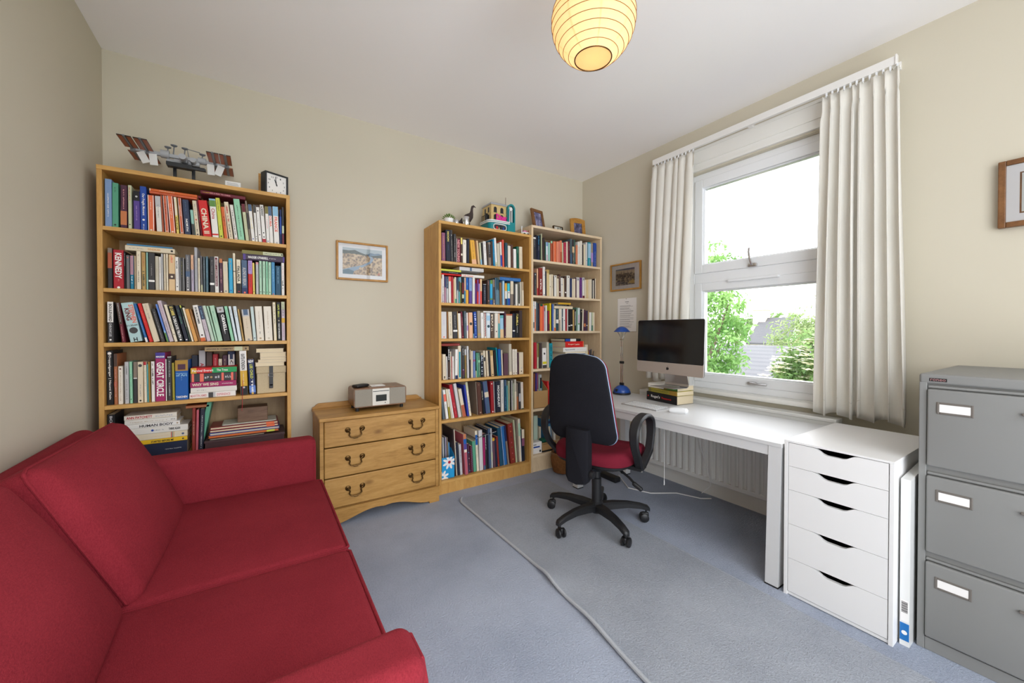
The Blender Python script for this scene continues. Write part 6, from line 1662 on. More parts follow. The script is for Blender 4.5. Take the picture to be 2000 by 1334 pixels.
(-1.2043,-.275,1.677,.0129,.193,.026,'brown','',0,'O1',''),
(-1.1865,-.275,1.677,.0138,.2108,.049,'cyan2','i:.5:.8:sky',1,'O1','tall narrow blue book, eleventh from window end, top shelf, oak bookcase'),
(-1.1685,-.275,1.677,.0168,.2235,.061,'white2','b:0:.15:sage / d:.06:brown',1,'O1','tall white hardback, tenth from window end, top shelf, oak bookcase'),
(-1.1488,-.275,1.677,.0225,.1815,.046,'stone','',1,'O1','pale stone book, ninth from window end, top shelf, oak bookcase'),
(-1.1221,-.275,1.677,.015,.1973,.039,'offwhite','b:0:.48:royal / d:.04:white',1,'O1','white book with blue lower half, eighth from window end, top shelf, oak bookcase'),
(-1.102,-.275,1.677,.0142,.218,.029,'coral2','',1,'O1','coral red slim book, seventh from window end, top shelf, oak bookcase'),
(-1.0818,-.275,1.677,.0243,.1974,.004,'dteal','i:.3:.6:slate / d:.03:sky',1,'O1','dark teal book with pale ornaments, sixth from window end, top shelf, oak bookcase'),
(-1.0523,-.275,1.677,.0246,.177,.012,'cream3','',1,'O1','ivory paperback, fifth from window end, top shelf, oak bookcase'),
(-1.0225,-.275,1.677,.0178,.1877,.019,'brown3','i:.2:.9:black',1,'O1','dark brown paperback, fourth from window end, top shelf, oak bookcase'),
(-.9995,-.275,1.677,.026,.1573,.014,'white2','',1,'O1','white short paperback, third from window end, top shelf, oak bookcase'),
(-.97,-.275,1.677,.0213,.1809,.015,'bottle','i:.05:.3:mint',1,'O1','bottle green book, second from window end, top shelf, oak bookcase'),
(-.9435,-.275,1.677,.0297,.1822,.012,'cream2','i:.3:.6:tan',1,'O1','cream paperback beside the empty gap, first from window end, top shelf, oak bookcase'),
(-1.6237,-.275,1.378,.0073,.172,.01,'white2','',0,'O2',''),
(-1.6131,-.275,1.378,.0134,.2026,.009,'white2','b:0:.3:lilac2 / i:.4:.75:black / d:.05:black',1,'O2','white paperback with black script, second from chest end, second shelf, oak bookcase'),
(-1.5964,-.275,1.378,.011,.1923,.004,'mauve','b:.58:1:navy',0,'O2',''),
(-1.582,-.275,1.378,.0147,.1917,.004,'silver','b:.55:1:navy2 / i:.1:.4:sky',1,'O2','navy over grey paperback, fourth from chest end, second shelf, oak bookcase'),
(-1.5629,-.275,1.378,.0181,.1931,.009,'offwhite','b:.82:1:coral2',1,'O2','white paperback with coral top, fifth from chest end, second shelf, oak bookcase'),
(-1.5418,-.275,1.378,.0146,.193,.006,'crimson','i:.2:.8:maroon / d:.1:black',1,'O2','crimson paperback, sixth from chest end, second shelf, oak bookcase'),
(-1.5246,-.275,1.378,.0066,.179,.01,'sand','',0,'O2',''),
(-1.5154,-.275,1.378,.014,.1914,.019,'cream2','b:0:.17:seagreen',1,'O2','cream paperback with green foot, eighth from chest end, second shelf, oak bookcase'),
(-1.4988,-.275,1.378,.0111,.1893,.01,'slate','b:.55:1:navy2 / b:0:.5:silver',0,'O2',''),
(-1.4839,-.275,1.378,.0104,.1922,.004,'teal4','b:.45:.85:brown / i:.5:.7:mint',0,'O2',''),
(-1.4697,-.275,1.378,.0075,.193,.015,'olive','b:.8:1:sky',0,'O2',''),
(-1.4576,-.275,1.378,.0162,.1941,.004,'black','b:.4:.8:dred / b:.2:.35:sage / d:.03:white',1,'O2','black paperback with pink panel, twelfth from chest end, second shelf, oak bookcase'),
(-1.4387,-.275,1.378,.0106,.1938,0,'steel','b:.5:1:peach',0,'O2',''),
(-1.4254,-.275,1.378,.021,.1947,.004,'gold2','b:.53:1:blue4 / i:.2:.3:sky',1,'O2','blue over gold book, fourteenth from chest end, second shelf, oak bookcase'),
(-1.3986,-.275,1.378,.0243,.1948,.01,'violet','b:.5:1:skyblue / i:.1:.4:royal',1,'O2','pale blue over violet book, fifteenth from chest end, second shelf, oak bookcase'),
(-1.3696,-.275,1.378,.0195,.1988,0,'offwhite','i:.2:.9:silver',1,'O2','white spine between blue books, sixteenth from chest end, second shelf, oak bookcase'),
(-1.3461,-.275,1.378,.011,.1568,.005,'violet2','',0,'O2',''),
(-1.3311,-.275,1.378,.0119,.1875,0,'red2','b:.52:1:violet / d:.5:black',0,'O2',''),
(-1.3173,-.275,1.378,.0099,.157,0,'lilac','',0,'O2',''),
(-1.3046,-.275,1.378,.0152,.1928,.01,'coral2','b:.52:1:sand',1,'O2','sand over coral book, sixteenth from window end, second shelf, oak bookcase'),
(-1.2785,-.275,1.378,.0275,.1558,.013,'ink','b:.98:1:silver / i:.1:.8:silver',1,'O2','wide black book with silver line, fifteenth from window end, second shelf, oak bookcase'),
(-1.2421,-.275,1.378,.0217,.1901,.011,'brown','d:.15:pink / i:.05:.2:pink',1,'O2','dark brown patterned book, fourteenth from window end, second shelf, oak bookcase'),
(-1.2175,-.275,1.378,.0207,.1901,0,'cyan','b:0:.2:blue4 / b:.2:.26:leaf / b:.85:1:leaf',1,'O2','turquoise and blue book, thirteenth from window end, second shelf, oak bookcase'),
(-1.1906,-.275,1.378,.0179,.1971,.021,'taupe','b:.2:.7:dgrey / d:.04:white',1,'O2','brown grey book with dark stripe, twelfth from window end, second shelf, oak bookcase'),
(-1.1685,-.275,1.378,.0358,.2111,.026,'dteal','b:0:.55:teal3 / i:.4:.95:sky / b2l:skyblue',1,'O2','wide teal book with reed pattern, eleventh from window end, second shelf, oak bookcase'),
(-1.1276,-.275,1.378,.0162,.1761,.024,'brown2','',0,'O2',''),
(-1.1033,-.275,1.378,.0177,.1924,.009,'skyblue2','',1,'O2','pale blue paperback, ninth from window end, second shelf, oak bookcase'),
(-1.0818,-.275,1.378,.0191,.1756,.005,'gold2','b:0:.65:offwhite / b:0:.3:navy',1,'O2','yellow over navy book, eighth from window end, second shelf, oak bookcase'),
(-1.0575,-.275,1.378,.0219,.1753,.007,'cyan3','b:0:.65:offwhite / b:0:.32:royal / d:.58:navy',1,'O2','cyan over navy book, seventh from window end, second shelf, oak bookcase'),
(-1.0304,-.275,1.378,.0279,.1955,.004,'taupe','b:.47:1:cream2 / i:.1:.4:tan',1,'O2','cream over taupe book, sixth from window end, second shelf, oak bookcase'),
(-.9986,-.275,1.378,.0139,.1791,.005,'charcoal','d:.03:white',0,'O2',''),
(-.9808,-.275,1.378,.0207,.1747,.005,'offwhite','b2r:black',1,'O2','white narrow book with dark edge, fourth from window end, second shelf, oak bookcase'),
(-.9557,-.275,1.378,.0159,.1744,.008,'dgrey','b:0:.1:white2 / b2l:sage',0,'O2',''),
(-.9367,-.275,1.378,.0151,.1942,.012,'stone','',0,'O2',''),
(-.9185,-.275,1.378,.0166,.1973,.012,'tan','b:0:.65:cream2',1,'O2','tan paperback beside the gap, first from window end, second shelf, oak bookcase'),
(-1.622,-.275,1.119,.0413,.1945,.009,'silver3','i:.3:.5:lilac / d:.06:coral',1,'O3','wide pale grey book, first from chest end, third shelf, oak bookcase'),
(-1.5774,-.275,1.119,.0089,.195,.004,'brown2','',0,'O3',''),
(-1.5629,-.275,1.119,.0301,.1946,.028,'cream2','i:.15:.9:black',1,'O3','cream book with black script, third from chest end, third shelf, oak bookcase'),
(-1.5283,-.275,1.119,.0343,.1968,.028,'charcoal','b:.25:.32:white2 / i:.1:.6:silver',1,'O3','charcoal book with white band, fourth from chest end, third shelf, oak bookcase'),
(-1.4913,-.275,1.119,.0048,.1988,.034,'khaki','',0,'O3',''),
(-1.4839,-.275,1.119,.0217,.1854,.045,'cream3','',1,'O3','cream leaning paperback, sixth from chest end, third shelf, oak bookcase'),
(-1.4584,-.275,1.119,.0158,.198,.062,'maroon','i:.2:.5:pink / d:.06:pink',1,'O3','dark maroon leaning book, seventh from chest end, third shelf, oak bookcase'),
(-1.4387,-.275,1.119,.0175,.2035,.019,'slate2','i:.1:.4:silver',1,'O3','dark slate narrow book, eighth from chest end, third shelf, oak bookcase'),
(-1.4178,-.275,1.119,.0118,.192,.02,'white2','b2r:coral2 / b:.3:.5:lilac',0,'O3',''),
(-1.3975,-.275,1.119,.031,.1942,.026,'peach','o:.56:dgrey',1,'O3','peach coloured book, tenth from chest end, third shelf, oak bookcase'),
(-1.3626,-.275,1.119,.0058,.1759,.029,'black','b:0:.2:sky',0,'O3',''),
(-1.354,-.275,1.119,.0228,.2005,.039,'royal','i:.08:.5:white:.5 / i:.5:.85:sky / d:.05:white',1,'O3','royal blue book with white capitals, twelfth from chest end, third shelf, oak bookcase'),
(-1.3264,-.275,1.119,.025,.2081,.019,'taupe2','b:.1:.18:khaki',1,'O3','taupe hardback with small label, thirteenth from chest end, third shelf, oak bookcase'),
(-1.2966,-.275,1.119,.0233,.1948,.02,'white2','i:.15:.25:black',1,'O3','white paperback with small script, twelfth from window end, third shelf, oak bookcase'),
(-1.2697,-.275,1.119,.0186,.1919,.015,'offwhite','k:.0:.95:orange3:navy / d:.05:white',1,'O3','white paperback with orange and navy squares, eleventh from window end, third shelf, oak bookcase'),
(-1.2482,-.275,1.119,.0319,.1932,.01,'ice','o:.47:dteal / b:.7:.9:skyblue2',1,'O3','icy white paperback with dark splash, tenth from window end, third shelf, oak bookcase'),
(-1.2126,-.275,1.119,.0265,.1879,.009,'brown','i:.03:.7:cream:.6 / i:.72:.95:tan',1,'O3','dark brown book with white capitals, ninth from window end, third shelf, oak bookcase'),
(-1.1761,-.275,1.119,.0294,.1941,0,'cream3','d:.26:brown / i:.1:.5:silver',1,'O3','pale cream book with two dots, eighth from window end, third shelf, oak bookcase'),
(-1.1433,-.275,1.119,.0136,.1912,.013,'teal4','b:.6:1:peach',0,'O3',''),
(-1.1264,-.275,1.119,.0321,.1789,.019,'skyblue2','b:.87:1:teal4 / b:0:.38:sand',1,'O3','pale blue book with teal top, sixth from window end, third shelf, oak bookcase'),
(-1.0879,-.275,1.119,.013,.2108,0,'plum','b:.4:.75:maroon / d:.05:white',0,'O3',''),
(-1.0719,-.275,1.119,.0583,.191,0,'cream2','b:.93:1:rust / i:.2:.8:cream3',1,'O3','wide cream book with rust band, fourth from window end, third shelf, oak bookcase'),
(-1.0093,-.275,1.119,.0223,.1961,.007,'ink','b:.26:.31:white2',1,'O3','black book with white label, third from window end, third shelf, oak bookcase'),
(-.9839,-.275,1.119,.0351,.1986,-.007,'black','i:.04:.47:yellow2:.5 / i:.5:.8:white',1,'O3','black book with yellow and white capitals, second from window end, third shelf, oak bookcase'),
(-.9435,-.275,1.119,.0288,.2219,.01,'dbrown','',1,'O3','tall dark hardback beside the gap, first from window end, third shelf, oak bookcase'),
(-1.6066,-.268,.82,.0243,.1848,.019,'cream2','i:.2:.8:tan / d:.07:black / d:.12:black',1,'O4','cream book with dark emblem, first from chest end, fourth shelf, oak bookcase'),
(-1.579,-.268,.82,.0086,.1687,.015,'white2','d:.02:black',0,'O4',''),
(-1.5671,-.268,.82,.0155,.2389,.011,'black','b:0:.55:brown / t:BRAIN:.08:.4:white:.5 / d:.05:white',1,'O4','black book with white capitals, third from chest end, fourth shelf, oak bookcase'),
(-1.5478,-.268,.82,.0072,.203,.014,'cream','d:.45:brown',0,'O4',''),
(-1.5387,-.268,.82,.003,.1671,.007,'crimson','',0,'O4',''),
(-1.5332,-.268,.82,.0146,.1677,.013,'offwhite','i:.2:.6:pink',0,'O4',''),
(-1.5111,-.268,.82,.0204,.2187,-.012,'white2','b:0:.12:navy / d:.65:silver',1,'O4','white book with blue foot, seventh from chest end, fourth shelf, oak bookcase'),
(-1.4851,-.268,.82,.0243,.2437,.009,'cream2','cc:.04:.82:teal',1,'O4','cream hardback with teal panel, eighth from chest end, fourth shelf, oak bookcase'),
(-1.4543,-.268,.82,.022,.2258,.017,'charcoal','i:.02:.25:white / b:.1:.3:plum / d:.28:lilac',1,'O4','dark book with white labels, ninth from chest end, fourth shelf, oak bookcase'),
(-1.4296,-.268,.82,.0133,.2168,.026,'olive','i:.2:.8:coral / b:.8:1:silver',1,'O4','thin olive book, tenth from chest end, fourth shelf, oak bookcase'),
(-1.4105,-.268,.82,.0146,.2404,.021,'silver3','',1,'O4','tall pale narrow hardback, eleventh from chest end, fourth shelf, oak bookcase'),
(-1.3932,-.268,.82,.01,.212,0,'dgrey','b:.65:1:tan',0,'O4',''),
(-1.3784,-.268,.82,.0148,.203,.006,'cream2','',1,'O4','cream narrow book, thirteenth from chest end, fourth shelf, oak bookcase'),
(-1.3601,-.268,.82,.0176,.2024,.01,'cornflower2','b:.6:.68:magenta / i:.1:.9:sky',1,'O4','blue patterned book, fourteenth from chest end, fourth shelf, oak bookcase'),
(-1.3393,-.268,.82,.0071,.0509,.023,'sage','',0,'O4',''),
(-1.3286,-.268,.82,.0123,.1875,.037,'seagreen','i:.1:.5:mint',0,'O4',''),
(-1.3148,-.268,.82,.0171,.1874,.042,'seagreen2','b:.6:.7:mint / i:.1:.9:mint',1,'O4','green patterned book, sixteenth from window end, fourth shelf, oak bookcase'),
(-1.2948,-.268,.82,.0233,.1865,.021,'ink','b:.9:1:tan / i:.12:.95:ice:.6',1,'O4','dark book with large pale capitals, fifteenth from window end, fourth shelf, oak bookcase'),
(-1.2618,-.268,.82,.0126,.202,.064,'cream','b:.6:.75:ink / d:.06:black',0,'O4',''),
(-1.2402,-.268,.82,.0168,.2013,.06,'cream2','i:.3:.8:tan',1,'O4','second cream paperback, thirteenth from window end, fourth shelf, oak bookcase'),
(-1.2176,-.268,.82,.0116,.1989,.062,'charcoal','',0,'O4',''),
(-1.2011,-.268,.82,.0233,.2022,.071,'sand','b:.8:1:khaki / i:.4:.7:tan / d:.06:black',1,'O4','sand book with ochre top, eleventh from window end, fourth shelf, oak bookcase'),
(-1.1728,-.268,.82,.0231,.2013,.068,'black','b2r:dgreen',1,'O4','black book between sand and green, tenth from window end, fourth shelf, oak bookcase'),
(-1.1467,-.268,.82,.0097,.2226,.079,'teal5','',0,'O4',''),
(-1.134,-.268,.82,.0239,.2107,.044,'blue4','i:.1:.9:blue3',1,'O4','bright blue paperback, eighth from window end, fourth shelf, oak bookcase'),
(-1.105,-.268,.82,.0095,.2025,.038,'cream','',0,'O4',''),
(-1.0891,-.268,.82,.0404,.1741,0,'plum2','',1,'O4','wide plum hardback, sixth from window end, fourth shelf, oak bookcase'),
(-1.0369,-.268,.82,.0243,.2484,.018,'stone','b:0:.1:cream',1,'O4','tall stone hardback, fifth from window end, fourth shelf, oak bookcase'),
(-1.0029,-.268,.82,.0206,.205,.022,'cream3','i:.05:.6:tan / d:.06:black',1,'O4','first of two ivory paperbacks, fourth from window end, fourth shelf, oak bookcase'),
(-.9793,-.268,.82,.0203,.2043,.022,'cream3','i:.05:.6:tan / d:.06:black',1,'O4','second of two ivory paperbacks, third from window end, fourth shelf, oak bookcase'),
(-.9546,-.268,.82,.0091,.1753,.005,'plum','',0,'O4',''),
(-.9401,-.268,.82,.0403,.1787,.01,'cream2','d:.13:brown / d:.28:silver',1,'O4','short cream book with round emblems, first from window end, fourth shelf, oak bookcase'),
(-1.6059,-.262,.53,.0171,.2288,.09,'slate2','',1,'O5','dark slate leaning booklet, first from chest end, fifth shelf, oak bookcase'),
(-1.5807,-.262,.53,.02,.2163,.124,'white2','b:.6:.85:coral / i:.5:.65:black',1,'O5','white leaning book with orange and black marks, second from chest end, fifth shelf, oak bookcase'),
(-1.5554,-.262,.53,.0119,.2209,.132,'olive2','b:.4:1:cream',1,'O5','thin olive leaning paperback, third from chest end, fifth shelf, oak bookcase'),
(-1.5378,-.262,.53,.0079,.2193,.154,'cream','',0,'O5',''),
(-1.5261,-.262,.53,.0109,.2202,.168,'white2','i:.05:.2:blue4',0,'O5',''),
(-1.5106,-.262,.53,.0241,.2519,.185,'crimson','i:.55:.7:pink / i:.8:.88:pink',1,'O5','crimson leaning hardback, sixth from chest end, fifth shelf, oak bookcase'),
(-1.4797,-.262,.53,.0233,.2574,.173,'silver3','i:.3:.9:stone',1,'O5','pale grey leaning hardback, seventh from chest end, fifth shelf, oak bookcase'),
(-1.4457,-.262,.53,.0266,.2131,.186,'cream2','b:0:.42:rust',1,'O5','cream leaning book with brown foot, eighth from chest end, fifth shelf, oak bookcase'),
(-1.4075,-.262,.53,.0145,.2407,.135,'royal2','',1,'O5','royal blue leaning book, ninth from chest end, fifth shelf, oak bookcase'),
(-1.3902,-.262,.53,.0165,.2605,.133,'cream','i:.4:.85:black / b:.75:1:sage',1,'O5','cream leaning book with black lettering, tenth from chest end, fifth shelf, oak bookcase'),
(-1.3235,-.262,.53,.0071,.2562,.069,'taupe','',0,'O5',''),
(-1.3116,-.262,.53,.0332,.248,.077,'brown3','i:.05:.1:tan / d:.06:tan',1,'O5','brown leather binding, twelfth from chest end, fifth shelf, oak bookcase'),
(-1.2734,-.262,.53,.0133,.232,.095,'black','i:.22:.5:cream:.6',1,'O5','black book with cream letters, thirteenth from chest end, fifth shelf, oak bookcase'),
(-1.245,-.262,.53,.0379,.2547,.127,'slate','b:.5:.66:cream2 / b2l:violet',1,'O5','wide violet and blue binding with cream band, fourteenth from chest end, fifth shelf, oak bookcase'),
(-1.1997,-.262,.53,.0263,.25,.049,'crimson2','d:.92:white / d:.04:white',1,'O5','dark red hardback, fourteenth from window end, fifth shelf, oak bookcase'),
(-1.1705,-.262,.53,.0055,.2477,.042,'silver','',0,'O5',''),
(-1.1579,-.262,.53,.0437,.2466,.034,'ink','t:MOONDUST:.14:.84:white:.45:.12',1,'O5','wide black book with tall white capitals, twelfth from window end, fifth shelf, oak bookcase'),
(-1.1091,-.262,.53,.025,.2536,.013,'offwhite','i:.1:.95:dgrey',1,'O5','off-white book with small black capitals, eleventh from window end, fifth shelf, oak bookcase'),
(-1.0781,-.262,.53,.0179,.2532,.012,'petrol','i:.55:.9:skyblue / b:.8:1:slate',1,'O5','dark petrol book, tenth from window end, fifth shelf, oak bookcase'),
(-1.055,-.262,.53,.0101,.2055,.021,'teal4','',0,'O5',''),
(-1.0397,-.262,.53,.0133,.2412,.009,'sage','k:.05:.95:sage:black',1,'O5','sage and black spotted book, eighth from window end, fifth shelf, oak bookcase'),
(-1.0243,-.262,.53,.0125,.2438,.009,'black','',0,'O5',''),
(-1.0097,-.262,.53,.009,.2429,.015,'silver3','i:.05:.95:black',0,'O5',''),
(-.9955,-.262,.53,.0117,.2193,.01,'sage2','',0,'O5',''),
(-.9812,-.262,.53,.0172,.2501,.013,'stone','b:0:.6:cream',1,'O5','stone hardback, fourth from window end, fifth shelf, oak bookcase'),
(-.9605,-.262,.53,.0159,.217,.027,'taupe','b:0:.5:copper2',1,'O5','grey patterned paperback, third from window end, fifth shelf, oak bookcase'),
(-.9392,-.262,.53,.0188,.2189,.015,'charcoal','b:.3:.6:silver',1,'O5','charcoal and white photo book, second from window end, fifth shelf, oak bookcase'),
(-.9164,-.262,.53,.0245,.2214,.031,'cream3','b:0:.03:bottle / i:.05:.22:rust',1,'O5','cream book with green base, first from window end, fifth shelf, oak bookcase'),
(-.8001,-.27,1.766,.0261,.2007,.009,'charcoal','i:.05:.45:silver / b:.88:.94:white',1,'P1','charcoal book with white bands, first from oak end, top shelf, pale bookcase'),
(-.7704,-.27,1.766,.0101,.2109,.004,'ink','d:.02:white',0,'P1',''),
(-.7557,-.27,1.766,.0207,.2082,0,'navy3','i:.03:.38:cyan:.45 / i:.4:.6:silver',1,'P1','dark navy book with cyan letters, third from oak end, top shelf, pale bookcase'),
(-.7315,-.27,1.766,.0102,.2161,0,'dgreen','',0,'P1',''),
(-.7158,-.27,1.766,.0083,.2287,.012,'sage','',0,'P1',''),
(-.7008,-.27,1.766,.021,.1981,0,'dbrown','',1,'P1','dark brown hardback, sixth from oak end, top shelf, pale bookcase'),
(-.6761,-.27,1.766,.0056,.1665,.005,'bottle','',0,'P1',''),
(-.6657,-.27,1.766,.0193,.1645,.015,'ice','b:0:.35:lilac2 / b:.8:1:skyblue',0,'P1',''),
(-.6416,-.27,1.766,.0194,.1644,.007,'aqua','',0,'P1',''),
(-.6173,-.27,1.766,.0196,.18,.007,'rust','b:.9:1:mint / i:.1:.9:dred',0,'P1',''),
(-.5846,-.27,1.766,.0289,.1808,.007,'orange','b2l:cream / i:.3:.8:rust',1,'P1','wide orange paperback, eleventh from oak end, top shelf, pale bookcase'),
(-.5507,-.27,1.766,.0221,.1834,.005,'salmon','i:.2:.9:coral',0,'P1',''),
(-.5265,-.27,1.766,.0135,.1863,.007,'salmon2','',0,'P1',''),
(-.5081,-.27,1.766,.0186,.1979,.021,'orange','b2:cream / b:0:.5:rust',0,'P1',''),
(-.4857,-.27,1.766,.0119,.1814,.012,'sage','',0,'P1',''),
(-.4699,-.27,1.766,.0275,.1867,.005,'rosered','i:.2:.9:pink',1,'P1','rose red book, fifteenth from window end, top shelf, pale bookcase'),
(-.4387,-.27,1.766,.0152,.1969,.011,'cream','',0,'P1',''),
(-.4192,-.27,1.766,.0187,.2009,.011,'maroon','i:.1:.4:pink',0,'P1',''),
(-.3953,-.27,1.766,.0189,.2271,0,'slate2','b:0:.4:slate',0,'P1',''),
(-.3712,-.27,1.766,.0257,.2233,.01,'charcoal','b:.48:.72:sand / i:.5:.95:cream / b2r:seagreen',1,'P1','dark book with beige candle picture, eleventh from window end, top shelf, pale bookcase'),
(-.3425,-.27,1.766,.0094,.2271,0,'dgreen','k:.1:.9:dgreen:silver',0,'P1',''),
(-.327,-.27,1.766,.018,.1792,0,'orange3','b2:cream',0,'P1',''),
(-.3055,-.27,1.766,.0271,.2116,.006,'offwhite','i:.2:.5:black / i:.6:.95:silver',1,'P1','white book with black lettering, eighth from window end, top shelf, pale bookcase'),
(-.2753,-.27,1.766,.0242,.2236,.006,'cream3','i:.1:.9:tan / d:.02:black',1,'P1','ivory hardback, seventh from window end, top shelf, pale bookcase'),
(-.248,-.27,1.766,.0106,.1916,.007,'black','',0,'P1',''),
(-.2329,-.27,1.766,.0231,.1967,.007,'cream2','b2r:sage',0,'P1',''),
(-.2066,-.27,1.766,.0191,.2185,.004,'silver3','d:.24:dgreen',0,'P1',''),
(-.1811,-.27,1.766,.0357,.2234,0,'teal5','b:.35:.95:skyblue2 / i:.7:.95:white',1,'P1','teal book with pale blue panel, third from window end, top shelf, pale bookcase'),
(-.1413,-.27,1.766,.0252,.2178,.006,'taupe2','b:.2:.6:lilac',1,'P1','taupe paperback, second from window end, top shelf, pale bookcase'),
(-.1114,-.27,1.766,.036,.2251,-.004,'royal','i:.35:.95:silver / b:.6:.95:royal',1,'P1','royal blue book beside the gap, first from window end, top shelf, pale bookcase'),
(-.8039,-.27,1.47,.008,.2263,0,'maroon','',0,'P2',''),
(-.7924,-.27,1.47,.0243,.1901,0,'charcoal','d:.92:silver / i:.3:.9:grey',1,'P2','charcoal book with skull-like emblem, second from oak end, second shelf, pale bookcase'),
(-.7615,-.27,1.47,.0128,.2266,.009,'peach','b:0:.28:crimson',0,'P2',''),
(-.7401,-.27,1.47,.0365,.2347,.008,'brick','i:.4:.75:white:.4 / d:.1:tan',1,'P2','wide brick red book with white title, fourth from oak end, second shelf, pale bookcase'),
(-.6988,-.27,1.47,.0231,.2476,.008,'white2','i:.05:.9:grey / d:.72:mauve / d:.04:black',1,'P2','tall white hardback, fifth from oak end, second shelf, pale bookcase'),
(-.6721,-.27,1.47,.0096,.2122,.004,'ink','',0,'P2',''),
(-.6577,-.27,1.47,.0242,.2274,.014,'sand2','b:.86:1:khaki / b2r:lime',1,'P2','wheat coloured book, seventh from oak end, second shelf, pale bookcase'),
(-.6307,-.27,1.47,.0183,.1869,.006,'cream','d:.45:brown',0,'P2',''),
(-.6084,-.27,1.47,.0197,.1902,.011,'cream2','b2r:khaki / i:.3:.6:grey',0,'P2',''),
(-.5858,-.27,1.47,.0062,.1776,0,'ink','',0,'P2',''),
(-.5772,-.27,1.47,.0257,.1846,.009,'offwhite','d:.94:black',1,'P2','white book beside a dark one, eleventh from oak end, second shelf, pale bookcase'),
(-.5474,-.27,1.47,.023,.1884,.013,'cream2','b:.85:1:brown / d:.92:sand',1,'P2','cream book with dark motif at head, twelfth from oak end, second shelf, pale bookcase'),
(-.5215,-.27,1.47,.016,.1984,.011,'brown3','b:.2:.24:white2 / i:.1:.3:white',0,'P2',''),
(-.4992,-.27,1.47,.0212,.1692,.02,'offwhite','b:.62:.67:silver',0,'P2',''),
(-.4759,-.27,1.47,.0128,.1661,.013,'cream2','',0,'P2',''),
(-.4588,-.27,1.47,.0194,.187,0,'brown','b:.2:.26:white2',0,'P2',''),
(-.4343,-.27,1.47,.0339,.1938,0,'offwhite','d:.93:black / i:.4:.9:tan',1,'P2','wide white book with black dot, sixteenth from window end, second shelf, pale bookcase'),
(-.3953,-.27,1.47,.0189,.1721,-.013,'navy','i:.1:.9:slate',0,'P2',''),
(-.3712,-.27,1.47,.019,.1702,.013,'cream2','',0,'P2',''),
(-.3492,-.27,1.47,.0161,.1719,.005,'cream','',0,'P2',''),
(-.3292,-.27,1.47,.0081,.1833,0,'plum','',0,'P2',''),
(-.3189,-.27,1.47,.0338,.1873,.007,'cream3','b:.83:1:silver / d:.9:dgrey / b2l:lilac2',1,'P2','ivory book with portrait top, eleventh from window end, second shelf, pale bookcase'),
(-.2798,-.27,1.47,.0287,.1868,.007,'violet2','i:.1:.9:lilac',1,'P2','deep violet book, tenth from window end, second shelf, pale bookcase'),
(-.248,-.27,1.47,.0253,.1891,.007,'offwhite','b:0:.13:maroon / b:.84:1:silver / d:.92:brown',1,'P2','white book with maroon foot, ninth from window end, second shelf, pale bookcase'),
(-.2182,-.27,1.47,.0177,.171,.005,'cream2','',0,'P2',''),
(-.1974,-.27,1.47,.0211,.1741,.005,'sand2','',0,'P2',''),
(-.1727,-.27,1.47,.0212,.1775,.008,'cream2','',0,'P2',''),
(-.1483,-.27,1.47,.0171,.1809,.005,'cream','',0,'P2',''),
(-.1271,-.27,1.47,.0087,.1738,.008,'black','',0,'P2',''),
(-.1152,-.27,1.47,.0111,.1729,.005,'cream3','',0,'P2',''),
(-.0985,-.27,1.47,.0073,.1895,.008,'dbrown','',0,'P2',''),
(-.0885,-.27,1.47,.0069,.1903,.003,'cream','',0,'P2',''),
(-.802,-.27,1.173,.0126,.2478,0,'ice','d:.85:black / b:.1:.3:slate2',0,'P3',''),
(-.7874,-.27,1.173,.0135,.2468,0,'salmon','b:.75:1:white2 / i:.1:.7:black',0,'P3',''),
(-.7681,-.27,1.173,.0124,.2397,.005,'slate2','',0,'P3',''),
(-.7518,-.27,1.173,.0156,.2326,.003,'ink','i:.2:.8:slate',0,'P3',''),
(-.7303,-.27,1.173,.0268,.2271,0,'orange','b:.92:1:bottle',1,'P3','bright orange book, fifth from oak end, third shelf, pale bookcase'),
(-.7008,-.27,1.173,.0119,.225,.004,'coral2','',0,'P3',''),
(-.6857,-.27,1.173,.008,.1987,.006,'lilac2','b:.85:1:maroon',0,'P3',''),
(-.6697,-.27,1.173,.014,.2181,.005,'white2','',0,'P3',''),
(-.6521,-.27,1.173,.0085,.1727,.005,'plum','',0,'P3',''),
(-.6408,-.27,1.173,.0121,.173,.005,'crimson','b:0:.35:plum',0,'P3',''),
(-.6246,-.27,1.173,.0134,.2388,.008,'lime2','b:.8:1:yellow3',0,'P3',''),
(-.6063,-.27,1.173,.0102,.2315,.004,'navy','',0,'P3',''),
(-.5936,-.27,1.173,.0111,.2319,.004,'cornflower','i:.3:.95:white',0,'P3',''),
(-.5797,-.27,1.173,.019,.1907,0,'cream2','b:0:.15:orange3',0,'P3',''),
(-.557,-.27,1.173,.0271,.192,.006,'dteal','b:.35:.52:white2 / i:.05:.4:silver',1,'P3','dark teal book with white label, fifteenth from oak end, third shelf, pale bookcase'),
(-.5257,-.27,1.173,.0168,.1929,.004,'taupe2','b:.5:1:cream2',0,'P3',''),
(-.5055,-.27,1.173,.0136,.1935,.007,'cream3','',0,'P3',''),
(-.4886,-.27,1.173,.0107,.194,.004,'slate2','b:.6:.63:white',0,'P3',''),
(-.475,-.27,1.173,.0227,.1944,.004,'white2','d:.48:black',1,'P3','white paperback, seventeenth from window end, third shelf, pale bookcase'),
(-.4485,-.27,1.173,.0168,.1951,.004,'crimson2','',0,'P3',''),
(-.4287,-.27,1.173,.0087,.1934,.004,'offwhite','',0,'P3',''),
(-.4171,-.27,1.173,.0231,.1904,.007,'black','b:.22:.26:white2',0,'P3',''),
(-.3909,-.27,1.173,.0242,.1928,.007,'black','b:.24:.29:white2',1,'P3','second black notebook with white label, thirteenth from window end, third shelf, pale bookcase'),
